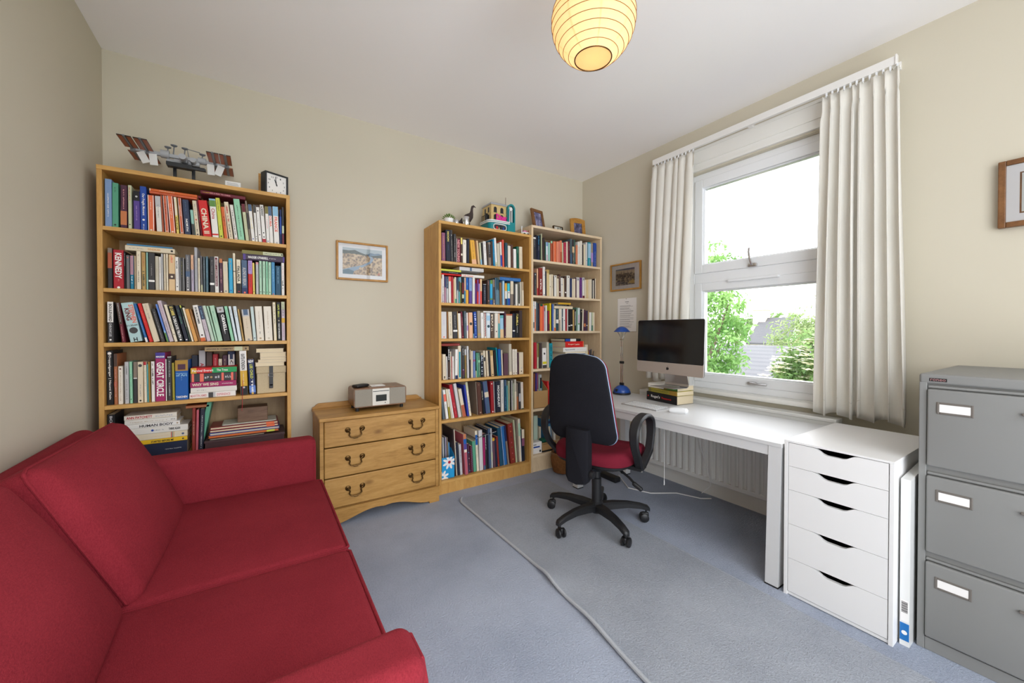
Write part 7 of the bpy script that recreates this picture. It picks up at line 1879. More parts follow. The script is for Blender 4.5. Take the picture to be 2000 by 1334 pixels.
(-.3615,-.27,1.173,.0151,.1903,.005,'khaki','',0,'P3',''),
(-.3425,-.27,1.173,.017,.1942,0,'black','k:.1:.75:black:white',0,'P3',''),
(-.3225,-.27,1.173,.0135,.2115,0,'seagreen2','i:.1:.7:mint',0,'P3',''),
(-.3046,-.27,1.173,.024,.2088,-.011,'ice2','b:.3:.7:lilac2 / b:.28:.33:leaf',1,'P3','pale grey-green book, ninth from window end, third shelf, pale bookcase'),
(-.2766,-.27,1.173,.0233,.1946,-.023,'black','d:.9:tan',0,'P3',''),
(-.2494,-.27,1.173,.012,.2005,-.029,'cream','',0,'P3',''),
(-.2329,-.27,1.173,.0231,.1923,-.017,'plum','b:.2:.35:copper / i:.05:.1:white',0,'P3',''),
(-.2053,-.27,1.173,.0233,.1863,-.014,'plum3','d:.27:white',0,'P3',''),
(-.1788,-.27,1.173,.0146,.1817,0,'khaki2','',0,'P3',''),
(-.1615,-.27,1.173,.0241,.172,-.008,'white2','b2r:slate',0,'P3',''),
(-.1342,-.27,1.173,.0205,.1726,0,'seagreen2','b:.3:1:sage',0,'P3',''),
(-.1095,-.27,1.173,.0149,.1714,.006,'cream','',0,'P3',''),
(-.7846,-.262,.856,.0263,.2199,.009,'crimson','',1,'P4','crimson hardback binding, first from oak end, fourth shelf, pale bookcase'),
(-.7536,-.262,.856,.0148,.213,0,'sage','b:.45:1:olive',0,'P4',''),
(-.7349,-.262,.856,.0295,.2127,0,'dbrown','',1,'P4','very dark brown hardback, third from oak end, fourth shelf, pale bookcase'),
(-.6966,-.262,.856,.0431,.171,.023,'white2','b:.0:.15:dgrey / b:.2:.32:lime2 / sq:.72:black',1,'P4','white box with yellow and black labels, third from window end, fourth shelf, pale bookcase'),
(-.6487,-.262,.856,.0235,.2207,.018,'stone','i:.2:.9:tan',1,'P4','tall stone grey book, second from window end, fourth shelf, pale bookcase'),
(-.6183,-.262,.856,.0319,.2106,.019,'teal5','i:.1:.7:dteal:.5',1,'P4','teal book with dark lettering, first from window end, fourth shelf, pale bookcase'),
]
FLATS = [  # x, y, z, length, thickness, depth, colour, features, shelf, label
(-3.184,-.262,1.8728,.1875,.0113,.135,'orange2','i:.2:.6:dred','L1','slim orange paperback lying flat on the orange row, lower of two, top shelf'),
(-3.1834,-.262,1.8849,.188,.0126,.135,'orange3','b:.0:.02:cream / i:.2:.5:cream','L1','orange paperback lying flat on the orange row, upper of two, top shelf'),
(-2.9814,-.262,1.9093,.1972,.0186,.135,'maroon','i:.05:.25:gold / t:ON A WAY TO CHINA:.2:.66:pink:.4','L1','dark red paperback lying flat above the scarlet book, sofa bookcase top shelf'),
(-3.1005,-.2,1.8983,.1146,.0145,.135,'maroon2','i:.12:.3:white / i:.4:.9:pink','L1','dark red paperback lying flat behind the orange pair, sofa bookcase top shelf'),
(-3.2746,-.262,1.576,.1863,.0251,.135,'cream2','i:.08:.35:grey / t:WINDRUSH:.44:.7:amber:.4 / d:.94:black','L2','cream paperback lying flat on upright books, second shelf, sofa bookcase'),
(-3.2685,-.262,1.6019,.1715,.0065,.135,'steel','','L2','thin blue paperback lying flat topmost above cream one, second shelf, sofa bookcase'),
(-2.7969,-.262,1.5761,.2003,.0334,.135,'plum3',"b:0:.06:violet / b:.96:1:violet / t:MAGGIE O'FARRELL:.12:.6:white:.42 / i:.62:.78:white",'L2','dark paperback with violet ends lying flat, under sage one, second shelf, sofa bookcase'),
(-2.8014,-.262,1.6103,.1974,.0198,.135,'sage','b:0:.5:olive / i:.52:.9:dgrey / d:.97:black','L2','sage green paperback lying flat on the violet-ended one, second shelf, sofa bookcase'),
(-3.0351,-.25,.8165,.1997,.0278,.135,'white2','t:MARTIN AMIS:.02:.36:pink:.5 / b:.39:.55:silver / b:.4:.5:dgrey / t:EXPERIENCE:.58:.88:pink:.5','L4','white paperback with pink capitals at bottom of the five novel pile'),
(-3.0302,-.25,.8449,.2002,.0281,.135,'offwhite','i:.13:.32:grey','L4','plain white paperback second from bottom of the five novel pile'),
(-3.0318,-.25,.8736,.1996,.03,.135,'magenta','t:WHY WE SING:.04:.6:cream:.5 / i:.68:.92:white','L4','magenta book with cream title, middle of the five novel pile'),
(-3.0318,-.25,.9042,.2025,.0444,.135,'charcoal','b:.03:.08:coral / b:.2:.28:coral / d:.44:khaki / i:.3:.4:silver:.3 / i:.52:.62:silver:.3 / b:.66:.71:coral / i:.74:.84:silver:.3 / b:.87:.92:coral / b:.97:1:dred','L4','charcoal and red patterned book fourth from bottom of the novel pile'),
(-3.0294,-.25,.9492,.2001,.0297,.135,'red','b:0:.12:gold / b:.45:1:green / t:Percival Everett:.03:.48:white:.42 / t:The Trees:.55:.8:white:.42','L4','red and green paperback topmost of the five novel pile'),
(-2.9699,-.25,1.066,.1967,.0242,.135,'khaki2','t:LESSONS IN CHEMISTRY:.03:.63:brown:.36 / b:.66:.85:sage / d:.93:brown','L4','tan paperback lying flat bridging the hidden back row, fourth shelf, sofa bookcase'),
(-2.7433,-.25,.9733,.1438,.0219,.11,'pages','','L4','cream page block of paperback lying on the strapped box, lowest of five'),
(-2.7307,-.25,.9958,.1407,.0148,.11,'pages','','L4','thin paperback showing page edges second up on the strapped box'),
(-2.7206,-.25,1.0112,.1306,.0133,.11,'pages','','L4','thin paperback showing page edges third up on the strapped box'),
(-2.7211,-.25,1.0251,.1311,.0272,.11,'pages','','L4','thick paperback showing page edges fourth up on the strapped box'),
(-2.7392,-.25,1.0529,.1362,.0219,.11,'pages','','L4','yellowed paperback showing page edges topmost above the strapped box'),
(-3.2702,-.235,.5275,.2219,.0699,.135,'navy3','i:.6:.9:silver','L5','navy book near the foot of the paperback pile behind the sofa cushion'),
(-3.2684,-.235,.598,.2212,.0211,.135,'yellow3','t:STARTED BEFORE ME:.35:.75:black:.5 / d:.92:brown','L5','yellow paperback in the pile behind the sofa cushion, above navy one'),
(-3.2808,-.235,.6197,.2345,.0305,.135,'cream2','i:.4:.68:sand / b:.715:.73:crimson / b:.74:.75:bottle / b:.76:.77:amber / d:.92:slate','L5','cream paperback with coloured stripes in pile behind the sofa cushion'),
(-3.2878,-.235,.6508,.2436,.032,.135,'offwhite','t:THINK AGAIN:.68:.87:black:.4 / d:.42:royal / i:.4:.6:slate','L5','white book with blue bird mark in pile behind the sofa cushion'),
(-3.2843,-.235,.6834,.2073,.0212,.135,'white2','t:HUMAN BODY:.24:.87:dgrey:.62 / d:.95:tan','L5','white book lettered in slate capitals in pile behind the sofa cushion'),
(-3.2887,-.235,.7052,.1993,.0225,.135,'offwhite','i:.1:.8:tan / i:.88:.96:black','L5','white paperback with grey script second from top of cushion-side pile'),
(-3.2904,-.235,.7284,.2011,.0226,.135,'cream3','t:ANN PATCHETT:.04:.52:crimson:.55 / i:.55:.92:silver:.4','L5','ivory paperback with red capitals topmost of cushion-side pile'),
(-3.0528,-.235,.7635,.0981,.0142,.135,'copper2','','L5','orange brown book lying flat across the leather bindings, bottom shelf, sofa bookcase'),
(-1.6237,-.275,1.5815,.1605,.0103,.135,'red','','O2','slim red booklet lying flat lowest of three, second shelf, oak bookcase'),
(-1.6237,-.275,1.5926,.1593,.0155,.135,'black','i:.4:.85:silver','O2','black booklet lying flat between lime and red ones, second shelf, oak bookcase'),
(-1.6237,-.275,1.6089,.1586,.0149,.135,'lime','','O2','lime green booklet lying flat topmost of three, second shelf, oak bookcase'),
(-1.4614,-.275,1.5776,.1909,.0205,.135,'offwhite','t:Left House:.05:.5:coral:.6','O2','white paperback with red script lying flat, second shelf, oak bookcase'),
(-1.4783,-.275,1.6246,.203,.0265,.135,'silver3','b:.42:.5:slate / i:.53:.95:stone','O2','grey-white book lying flat above the red scripted one, second shelf, oak bookcase'),
(-1.1306,-.275,1.5744,.1985,.0268,.135,'blue3','i:.1:.9:skyblue','O2','blue book lying flat by the window end, second shelf, oak bookcase'),
(-1.2785,-.275,1.3151,.1881,.0134,.135,'white2','i:.05:.5:grey / i:.7:.8:red','O3','thin white paperback lying flat on the third shelf, oak bookcase'),
(-1.6173,-.268,1.0647,.1442,.0183,.135,'brick','i:.8:.95:pink','O4','brick red paperback lying flat on the fourth shelf, oak bookcase'),
(-.5776,-.27,1.369,.2108,.0231,.135,'cream2','i:.2:.4:tan','P3','cream paperback lying flat on upright books, third shelf, pale bookcase'),
(-.5714,-.27,1.3929,.1644,.0129,.135,'black','i:.1:.8:silver','P3','thin black paperback lying flat under yellow one, third shelf, pale bookcase'),
(-.5341,-.27,1.4066,.1453,.0155,.135,'gold','','P3','yellow paperback lying flat topmost, third shelf, pale bookcase'),
(-.4729,-.28,.8565,.2545,.0389,.2,'stone','','P4','grey book at foot of the flat pile behind the office chair'),
(-.4687,-.28,.896,.2456,.0417,.2,'cream2','','P4','cream book second from foot of the flat pile behind the office chair'),
(-.4687,-.28,.9383,.2456,.0304,.2,'lilac2','b:.45:1:slate / d:.8:white','P4','lilac book with dark end in flat pile, fourth shelf, pale bookcase'),
(-.458,-.28,.9694,.2349,.0177,.2,'cream','','P4','thin cream book in flat pile under the white book, pale bookcase'),
(-.4857,-.28,.9877,.2787,.0387,.2,'white2','t:hyperworld:.08:.48:slate:.4 / i:.6:.95:silver','P4','white book with grey title in flat pile, fourth shelf, pale bookcase'),
(-.4601,-.28,1.027,.2187,.0527,.2,'red','t:Roget:.15:.45:cream:.25 / t:Latin:.5:.75:cream:.25 / b:.95:1:orange','P4','thick red dictionary in flat pile, fourth shelf, pale bookcase'),
(-.4665,-.28,1.0803,.1865,.0234,.2,'black','b:.03:.32:royal / b:.34:.7:offwhite','P4','blue and white ended book topmost of flat pile, fourth shelf, pale bookcase'),
]
ITEMS = [  # kind, x, y, shelf z, thickness, length, tilt, colour, features, label
('folder',-1.5088,-.262,.098,.0088,.3531,.06,'dbrown','','thin brown board folder beside the daisy magazine file, bottom shelf, oak bookcase'),
('folder',-1.4976,-.262,.098,.0056,.3473,.065,'cream','','thin cream folder third along beside daisy file, bottom shelf, oak bookcase'),
('folder',-1.4899,-.262,.098,.0194,.2501,.07,'ink','','ink black folder behind the colourful plastic wallet, bottom shelf, oak bookcase'),
('magazine',-1.4676,-.262,.098,.0196,.2308,.059,'silver','i:.2:.6:black','grey magazine beside colourful plastic wallet, bottom shelf, oak bookcase'),
('plastic_wallet',-1.4361,-.28,.098,.0268,.3057,.062,'rose','b:.88:1:copper / b:.76:.88:blue4 / b:.62:.76:violet / b:.55:.62:cream / b2:slate','colourful pink and blue plastic wallet jutting from the bottom shelf'),
('notebook',-1.3966,-.262,.098,.0172,.2234,.066,'plum','d:.7:cyan / d:.5:silver / d:.3:copper / d:.08:cyan','plum notebook with blue motifs, bottom shelf, oak bookcase'),
('notebook',-1.3764,-.262,.098,.0182,.2043,.048,'maroon','k:.02:.95:maroon:slate','spiral bound maroon notebook, bottom shelf, oak bookcase'),
('folder',-1.3553,-.262,.098,.0248,.2357,.059,'seagreen','','dusty green folder, bottom shelf, oak bookcase'),
('brochure',-1.3267,-.262,.098,.0185,.3123,.061,'cream','b:.65:.9:blue4 / i:.4:.65:grey','cream brochure with blue panel, bottom shelf, oak bookcase'),
('folder',-1.303,-.262,.098,.031,.3112,.034,'silver3','','bulging pale grey folder in middle of bottom shelf, oak bookcase'),
('magazine',-1.2681,-.262,.098,.0168,.2789,.03,'magenta','b:0:.12:slate / b:.9:1:black','magenta magazine beside pale grey folder, bottom shelf, oak bookcase'),
('magazine',-1.2479,-.262,.098,.0089,.2803,.039,'dgrey','t:PORTRAIT OF ART:.05:.45:white:.5','black magazine with white capitals, bottom shelf, oak bookcase'),
('magazine',-1.2337,-.262,.098,.0125,.3084,.03,'ink','','ink blue magazine taller beside lettered black one, bottom shelf, oak bookcase'),
('magazine',-1.2168,-.262,.098,.0149,.3152,.042,'slate','','slate blue magazine, bottom shelf, oak bookcase'),
('magazine',-1.198,-.262,.098,.0127,.312,.036,'silver','b:.2:.4:sage','silver magazine, bottom shelf, oak bookcase'),
('notebook',-1.1799,-.262,.098,.0196,.2349,.056,'plum2','b:.9:1:gold','short plum notebook with yellow top, bottom shelf, oak bookcase'),
('notebook',-1.1572,-.262,.098,.0152,.2197,.067,'navy3','','short navy notebook, bottom shelf, oak bookcase'),
('notebook',-1.1398,-.262,.098,.0162,.2414,.075,'brick','d:.05:gold','short red notebook, bottom shelf, oak bookcase'),
('folder',-1.1196,-.262,.098,.0307,.3085,.089,'petrol','','dark petrol folder, bottom shelf, oak bookcase'),
('magazine',-1.0833,-.262,.098,.0296,.3163,.104,'blue3','b2l:ice','bright blue magazine, bottom shelf, oak bookcase'),
('magazine',-1.0494,-.262,.098,.0171,.3191,.115,'navy','b:0:.6:taupe','navy magazine beside floral binder, bottom shelf, oak bookcase'),
('ring_binder',-1.0185,-.262,.098,.0463,.3279,.099,'brick','d:.93:rose / d:.8:copper / d:.65:plum / d:.52:rose / d:.4:olive / d:.25:rose / d:.1:copper','red floral ring binder, bottom shelf, oak bookcase'),
('magazine',-.9678,-.262,.098,.0128,.353,.083,'sage','','tall sage magazine, bottom shelf, oak bookcase'),
('magazine',-.9512,-.262,.098,.0119,.3495,.065,'taupe','','tall taupe magazine, bottom shelf, oak bookcase'),
('magazine',-.932,-.262,.098,.0214,.3548,.056,'cream','b2r:skyblue / b:.6:.9:mint2','tall cream and green magazine, bottom shelf, oak bookcase'),
('brochure',-.9063,-.262,.098,.0257,.2633,.033,'ink','b:.72:1:cream / b:.48:.72:mauve3','dark brochure with cream head, last before side of oak bookcase'),
('magazine',-1.5757,-.2,.105,.0063,.2764,.023,'white2','','white magazine inside daisy magazine file, frontmost by chest end'),
('magazine',-1.5669,-.2,.105,.0064,.277,.023,'slate2','','slate magazine second inside the daisy magazine file'),
('magazine',-1.5582,-.2,.105,.0072,.2752,.014,'mauve2','','mauve magazine third inside the daisy magazine file'),
('magazine',-1.5486,-.2,.105,.0092,.2715,.01,'taupe','','taupe magazine fourth inside the daisy magazine file'),
('magazine',-1.5323,-.2,.105,.0025,.232,.038,'khaki2','','khaki magazine fifth inside the daisy magazine file'),
('magazine',-1.5352,-.2,.105,.0122,.2312,.012,'steel','','steel blue magazine last inside the daisy magazine file'),
('magazine',-.7408,-.2,.53,.0084,.2779,-.007,'copper2','','copper brown magazine in kraft magazine file, first from oak end'),
('magazine',-.7261,-.2,.53,.0121,.2798,-.008,'indigo','','indigo magazine in kraft magazine file, second from oak end'),
('magazine',-.7076,-.2,.53,.0159,.2788,.012,'mauve3','b:.2:.5:tan','mauve magazine in kraft magazine file, third from oak end'),
('magazine',-.6852,-.2,.53,.0061,.2594,.035,'mint2','','mint magazine in kraft magazine file, fourth from oak end'),
('magazine',-.6714,-.2,.53,.0025,.2679,.046,'offwhite','','white magazine in kraft magazine file, fifth from oak end'),
('magazine',-.6787,-.2,.53,.0196,.2637,.006,'silver','b:.55:.9:black','black and silver magazine in kraft magazine file, sixth from oak end'),
('magazine',-.6587,-.2,.53,.0057,.2045,.005,'teal5','','thin teal magazine in kraft magazine file, last from oak end'),
('book',-.6274,-.262,.523,.0181,.2178,.097,'red','i:.06:.35:pink','bright red book beside the kraft magazine file, fifth shelf, pale bookcase'),
('book',-.6051,-.262,.523,.0194,.1988,.009,'navy','b:0:.45:skyblue2 / b:.45:.75:blue3','blue book beside bright red one, fifth shelf, pale bookcase'),
('ring_binder',-.737,-.19,.139,.042,.2996,0,'mint3','','pale green ring binder behind small boxes, bottom shelf, pale bookcase'),
('book',-.6791,-.19,.139,.0198,.1969,.005,'cream','b2l:brown','cream book behind small boxes, bottom shelf, pale bookcase'),
('folder',-.6013,-.19,.139,.0636,.2494,.039,'steel','c:.05:.75:cream / b:.85:.95:navy / b2:silver','blue folder with cream panel seen through chair arm'),
('book',-.517,-.19,.139,.0221,.1436,.005,'offwhite','','off-white book partly behind the office chair back, bottom shelf'),
]
# ------------------------------------------------------------------ books
def feature_print(mb, feats, Lg, T, rnd):
    """bands, dots and lettering on a spine: x runs along the reading direction, z across; the spine face is y = 0"""
    def q(a0, a1, b0, b1, m, k=1):
        y = -.00025 * k
        mb.face([(a0, y, b0), (a1, y, b0), (a1, y, b1), (a0, y, b1)], m)
    e = .0004
    k = 1
    for f in feats.split(' / '):
        if not f:
            continue
        p = f.split(':')
        c = p[0]
        k += .12
        if c == 'b':
            f0, f1 = float(p[1]), float(p[2])
            if feature_print.flat:
                q(Lg * f0, Lg * f1, e, T - e, pal(p[3]), k)
            else:
                q(Lg * (1 - f1), Lg * (1 - f0), e, T - e, pal(p[3]), k)
        elif c in ('b2', 'b2l', 'b2r'):
            w = min(T * .14, .003)
            if c != 'b2r': q(0, Lg, e, w, pal(p[1]), k)
            if c != 'b2l': q(0, Lg, T - w, T - e, pal(p[1]), k)
        elif c in ('c', 'c2', 'c3', 'cc'):
            f0, f1 = float(p[1]), float(p[2])
            q(Lg * (1 - f1), Lg * (1 - f0), T * .2, T * .8, pal(p[3]), k + .5)
        elif c == 'sq':
            x, z, r = Lg * (1 - float(p[1])), T / 2, T * .22
            mb.face([(x - r * 1.2, -.0006, z - r * .6), (x - r * .4, -.0006, z + r * .9), (x + r * 1.2, -.0006, z + r * .5), (x + r * .4, -.0006, z - r * 1.0)], pal(p[2]))
        elif c in ('d', 'o', 'o2'):
            f0 = float(p[1])
            x = Lg * f0 if feature_print.flat else Lg * (1 - f0)
            r = T * (.2 if c == 'd' else .36 if c == 'o' else .3)
            if c == 'd': r = min(r, .0055)
            mb.disc((x, -.0004 - .0001 * k, T / 2), r, 'y', pal(p[2]), 12)
        elif c == 'k':
            n = max(6, int(Lg / max(T * .5, .004)))
            f0, f1 = float(p[1]), float(p[2])
            for i in range(n):
                a0 = Lg * (f0 + (f1 - f0) * i / n); a1 = a0 + Lg * (f1 - f0) / n * .8
                q(a0, a1, T * .2, T * .5, pal(p[3 + i % 2]), k); q(a0, a1, T * .5, T * .8, pal(p[4 - i % 2]), k)
        elif c in ('i', 'i2'):
            f0, f1 = float(p[1]), float(p[2])
            h = T * (float(p[4]) if len(p) > 4 else .26)
            if len(p) <= 4: h = min(h, .0042)
            a, b = Lg * f0, Lg * f1
            m = pal(p[3])
            z0 = T / 2 - h / 2
            n = 0
            while a < b and n < 46:
                w = h * rnd.uniform(.45, .75)
                if rnd.random() < .16:
                    a += h * .7; continue
                kind = rnd.random()
                if kind < .35:
                    q(a, a + w * .28, z0, z0 + h, m, 1.8); q(a + w * .28, a + w, z0 + h * rnd.choice((0, .4, .78)), z0 + h * rnd.choice((.9, 1)), m, 1.8)
                elif kind < .7:
                    q(a, a + w, z0, z0 + h * .3, m, 1.8); q(a, a + w * .3, z0 + h * .3, z0 + h, m, 1.8)
                else:
                    q(a, a + w * .9, z0, z0 + h * rnd.uniform(.7, 1), m, 1.8)
                a += w + h * .22; n += 1
def book_title(mb, feats, Lg, T):
    got = False
    for f in feats.split(' / '):
        p = f.split(':')
        if p[0] == 't':
            f0, f1, m, h = float(p[2]), float(p[3]), pal(p[4]), float(p[5]) * T
            off = float(p[6]) * T if len(p) > 6 else 0
            put_text(mb, p[1], (Lg * f0, -.0009, T / 2 - h / 2 + off), (1, 0, 0), (0, 0, 1), Lg * (f1 - f0), h, m, .03 if p[1].isupper() else .015)
            got = True
        elif p[0] == 'h':
            f0, m, h = float(p[2]), pal(p[3]), float(p[4]) * Lg
            if len(p[1]) > 3: h = min(h, T * .9 / len(p[1]) * 1.6)
            w = min(T * .86, h * .75 * len(p[1]))
            put_text(mb, p[1], (Lg * f0 + h / 2, -.0009, T / 2 - w / 2), (0, 0, 1), (-1, 0, 0), w, h, m, .03)
            got = True
    return got
def cover_profile(T, Dp, t):
    c = min(.0022, T * .2)
    t = min(t, T * .25)
    return [(Dp, 0), (c, 0), (0, c), (0, T - c), (c, T), (Dp, T), (Dp, T - t), (t, T - t), (t, t), (Dp, t)]
def volume_mesh(mb, Lg, T, Dp, m, X=None):
    """cover wrapped round the spine"""
    t = .0012 if T < .012 else .002
    mb.prism([(a, b) for a, b in cover_profile(T, Dp, t)], 0, Lg, 'x', m, X)
def pages_mesh(mb, Lg, T, Dp, m, X=None):
    t = min(.0012 if T < .012 else .002, T * .25)
    g = .0018
    mb.box((g, t, t), (Lg - g, Dp - g, T - t), m, X)
def make_book(name, cat, X, Lg, T, Dp, col, feats, label, group, seed, flat=False, ribbon=None):
    feature_print.flat = flat
    mb = MB(); volume_mesh(mb, Lg, T, Dp, pal(col))
    o = obj(name, mb, pal(col))
    o.matrix_world = X
    MW[o.name] = X
    tag(o, label, cat, group)
    mb = MB(); pages_mesh(mb, Lg, T, Dp, M['pages']); obj('page_block', mb, M['pages'], o, local=True)
    mb = MB(); feature_print(mb, feats, Lg, T, random.Random(seed))
    if mb.f: obj('spine_print', mb, None, o, local=True)
    mb = MB()
    if book_title(mb, feats, Lg, T): obj('spine_lettering', mb, None, o, local=True)
    return o
CASES = {'L': 'sofa bookcase', 'O': 'oak bookcase', 'P': 'pale bookcase'}
NTH = ['', 'top', 'second', 'third', 'fourth', 'fifth', 'bottom']
def upright(x, y, z, T, Lg, tilt):
    """frame whose x axis runs down the spine from its head"""
    a = PI / 2 - tilt
    head = Vector((x - Lg * math.sin(tilt), y, z + Lg * math.cos(tilt)))
    if tilt < 0:
        head.z += T * math.sin(-tilt)
    head.z += .0004
    return Matrix.Translation(head) @ Matrix.Rotation(a, 4, 'Y')
rest, rest_pages = MB(), MB()
for i, (x, y, z, T, Lg, tl, col, fe, own, sh, lab) in enumerate(BOOKS):
    X = upright(x, y, z, T, Lg, tl)
    Dp = min(max(Lg * .64, .105), .19)
    if y > -.2: Dp = .09
    if y + Dp > -.014: Dp = -.014 - y
    if own:
        b = make_book('book', 'book', X, Lg, T, Dp, col, fe, lab, 'upright books on the %s shelf of the %s' % (NTH[int(sh[1])] if sh != 'L5' else 'bottom', CASES[sh[0]]), i)
        if 'half white above gold' in lab:
            mb = MB(); mb.tube([(-2.802, -.2515, .90), (-2.803, -.2535, .83), (-2.8035, -.2895, .812), (-2.804, -.2895, .76), (-2.806, -.289, .735)], .0012, n=5)
            obj('ribbon_marker', mb, pal('crimson'), b)
    else:
        feature_print.flat = False
        part = MB(); volume_mesh(part, Lg, T, Dp, pal(col))
        feature_print(part, fe, Lg, T, random.Random(i)); book_title(part, fe, Lg, T)
        pages_mesh(part, Lg, T, Dp, M['pages'])
        n0 = len(rest.v)
        rest.v += [tuple(X @ Vector(p)) for p in part.v]
        for f, k in zip(part.f, part.m):
            rest.f.append(tuple(a + n0 for a in f)); rest.m.append(rest.mi(part.mats[k]))
if rest.f:
    ro = obj('small_books', rest)
    ro['kind'] = 'stuff'
    tag(ro, 'the thinnest and smallest book spines filling gaps along all three bookcases', 'books')
for i, (x, y, z, Lg, T, Dp, col, fe, sh, lab) in enumerate(FLATS):
    if col == 'pages':
        o = make_book('book', 'book', Matrix.Translation((x + Lg, y + Dp, z)) @ Matrix.Rotation(PI, 4, 'Z'), Lg, T, Dp, 'cream2', '', lab, 'paperbacks piled on the strapped box', 900 + i, True)
    else:
        make_book('book', 'book', Matrix.Translation((x, y, z)), Lg, T, Dp, col, fe, lab, 'books lying flat on the %s' % CASES[sh[0]], 900 + i, True)
for i, (kd, x, y, z, T, Lg, tl, col, fe, lab) in enumerate(ITEMS):
    Dp = min(max(Lg * .7, .12), .2)
    if y + Dp > -.02: Dp = -.02 - y
    make_book(kd, kd.replace('_', ' '), upright(x, y, z, T, Lg, tl), Lg, T, Dp, col, fe, lab, None, 1200 + i)
make_book('catalogue', 'catalogue', Matrix.Translation((-1.345, -.262, .345)) @ Matrix.Rotation(R(-9), 4, 'Y'), .20, .012, .2, 'ink', 'i:.05:.6:silver:.5 / i:.7:.95:white:.5', 'large dark catalogue lying across the magazines, bottom shelf, oak bookcase', None, 1300, True)
# the three books under the computer
for (lab, x, y, rz, Lg, T, Dp, col, fe, zz) in (
    ('thick black reference book with white italic title under the computer', -.305, -1.02, -6.0, .272, .062, .165, 'black', 't:Roget\'s:.16:.46:white:.42 / t:Thesaurus:.5:.82:red:.22 / d:.06:red', .667),
    ('olive gold book in the middle of the pile under the computer', -.302, -1.035, -8.0, .262, .030, .16, 'olive2', 'b:0:.1:olive / i:.1:.7:dgreen / b:.75:1:ochre', .7295),
    ('pale book with leafy spine end topmost under the computer foot', -.300, -1.03, -4.0, .255, .032, .17, 'offwhite', 'b:.62:1:leaf / b:.55:.66:olive / i:.2:.45:slate', .760)):
    X = Matrix.Translation((x, y, zz)) @ Matrix.Rotation(R(-90 + rz * 1.0), 4, 'Z')
    o = make_book('book', 'book', X, Lg, T, Dp, col, fe, lab, 'books piled under the computer', 1400 + int(zz * 100), True)
# ------------------------------------------------------------------ the garden and houses outside
mb = MB(); mb.box((.5, -60, -3.6), (90, 90, -3.4)); g = obj('garden_ground', mb, mat('garden_grass', (104, 108, 84), .9)); g['kind'] = 'structure'
def leaf_mat(name, a, b_):
    m = bpy.data.materials.new(name)
    m.use_nodes = True
    nt, b = nodes(m)
    v = coords(nt)
    n = noise(nt, v, 2.2, 3, .6)
    c = ramp(nt, n, [(.35, a), (.65, b_)])
    nt.links.new(c, b.inputs['Base Color'])
    b.inputs['Roughness'].default_value = .6
    t = nt.nodes.new('ShaderNodeBsdfTranslucent')
    nt.links.new(c, t.inputs['Color'])
    mx = nt.nodes.new('ShaderNodeMixShader'); mx.inputs[0].default_value = .35
    nt.links.new(b.outputs[0], mx.inputs[1]); nt.links.new(t.outputs[0], mx.inputs[2])
    nt.links.new(mx.outputs[0], nt.nodes['Material Output'].inputs['Surface'])
    return m
def leaf(mb, c, d, n_, l, w, m=None):
    s_ = d.cross(n_).normalized()
    mb.face([tuple(c), tuple(c + d * l * .5 + s_ * w), tuple(c + d * l), tuple(c + d * l * .5 - s_ * w)], m)
def rvec(r):
    while True:
        v = Vector((r.uniform(-1, 1), r.uniform(-1, 1), r.uniform(-1, 1)))
        if .05 < v.length < 1: return v
def tree(label, base, blobs, nl, l, w, m, trunk_r, seed, cat='tree', flowers=0, name='tree'):
    r = random.Random(seed)
    t = thing(name, label, cat, base)
    mb = MB()
    tot = sum(b[1] ** 2 for b in blobs)
    for c, rad, sq in blobs:
        k = int(nl * rad ** 2 / tot)
        cl = [Vector(c) + Vector((v.x, v.y, v.z * sq)) * rad for v in (rvec(r).normalized() * r.uniform(.45, 1.0) for _ in range(max(8, k // 26)))]
        for i in range(k):
            q_ = r.choice(cl) + rvec(r) * rad * .24
            d = (rvec(r) + Vector((0, 0, -.3))).normalized()
            leaf(mb, q_, d, rvec(r).normalized(), l * r.uniform(.7, 1.3), w * r.uniform(.7, 1.2))
    obj('foliage', mb, m, t)
    mb = MB(); top = Vector(blobs[0][0])
    b0 = Vector(base)
    mb.tube([b0, b0 + (top - b0) * .5 + Vector((.1, .05, 0)), top], trunk_r, n=8, r1=trunk_r * .4)
    for c, rad, sq in blobs[1:]:
        p = b0 + (top - b0) * .55
        mb.tube([p, (p + Vector(c)) / 2 + Vector((0, 0, .1)), Vector(c)], trunk_r * .45, n=6, r1=trunk_r * .15)
    obj('trunk', mb, mat('bark', (104, 90, 76), .9), t)
    if flowers:
        mb = MB()
        for i in range(flowers):
            c, rad, sq = r.choice(blobs)
            v = rvec(r).normalized(); v.x = -abs(v.x)
            v.z = abs(v.z) * 1.0 - .25
            p = Vector(c) + Vector((v.x, v.y, v.z * sq)) * rad * 1.03
            for k in range(16):
                o_ = Vector((r.uniform(-.07, .07), r.uniform(-.1, .1), r.uniform(-.012, .012)))
                s_ = .03
                q_ = p + o_
                mb.face([tuple(q_ + Vector((-s_, 0, .004))), tuple(q_ + Vector((0, -s_, 0))), tuple(q_ + Vector((s_, 0, .004))), tuple(q_ + Vector((0, s_, .006)))])
        obj('blossom', mb, mat('cream_blossom', (236, 232, 206), .8), t)
    return t
gl = leaf_mat('fresh_leaf', (84, 128, 58), (134, 172, 96))
gp = leaf_mat('pale_leaf', (104, 126, 76), (148, 164, 108))
gd = leaf_mat('mid_leaf', (88, 118, 66), (128, 156, 92))
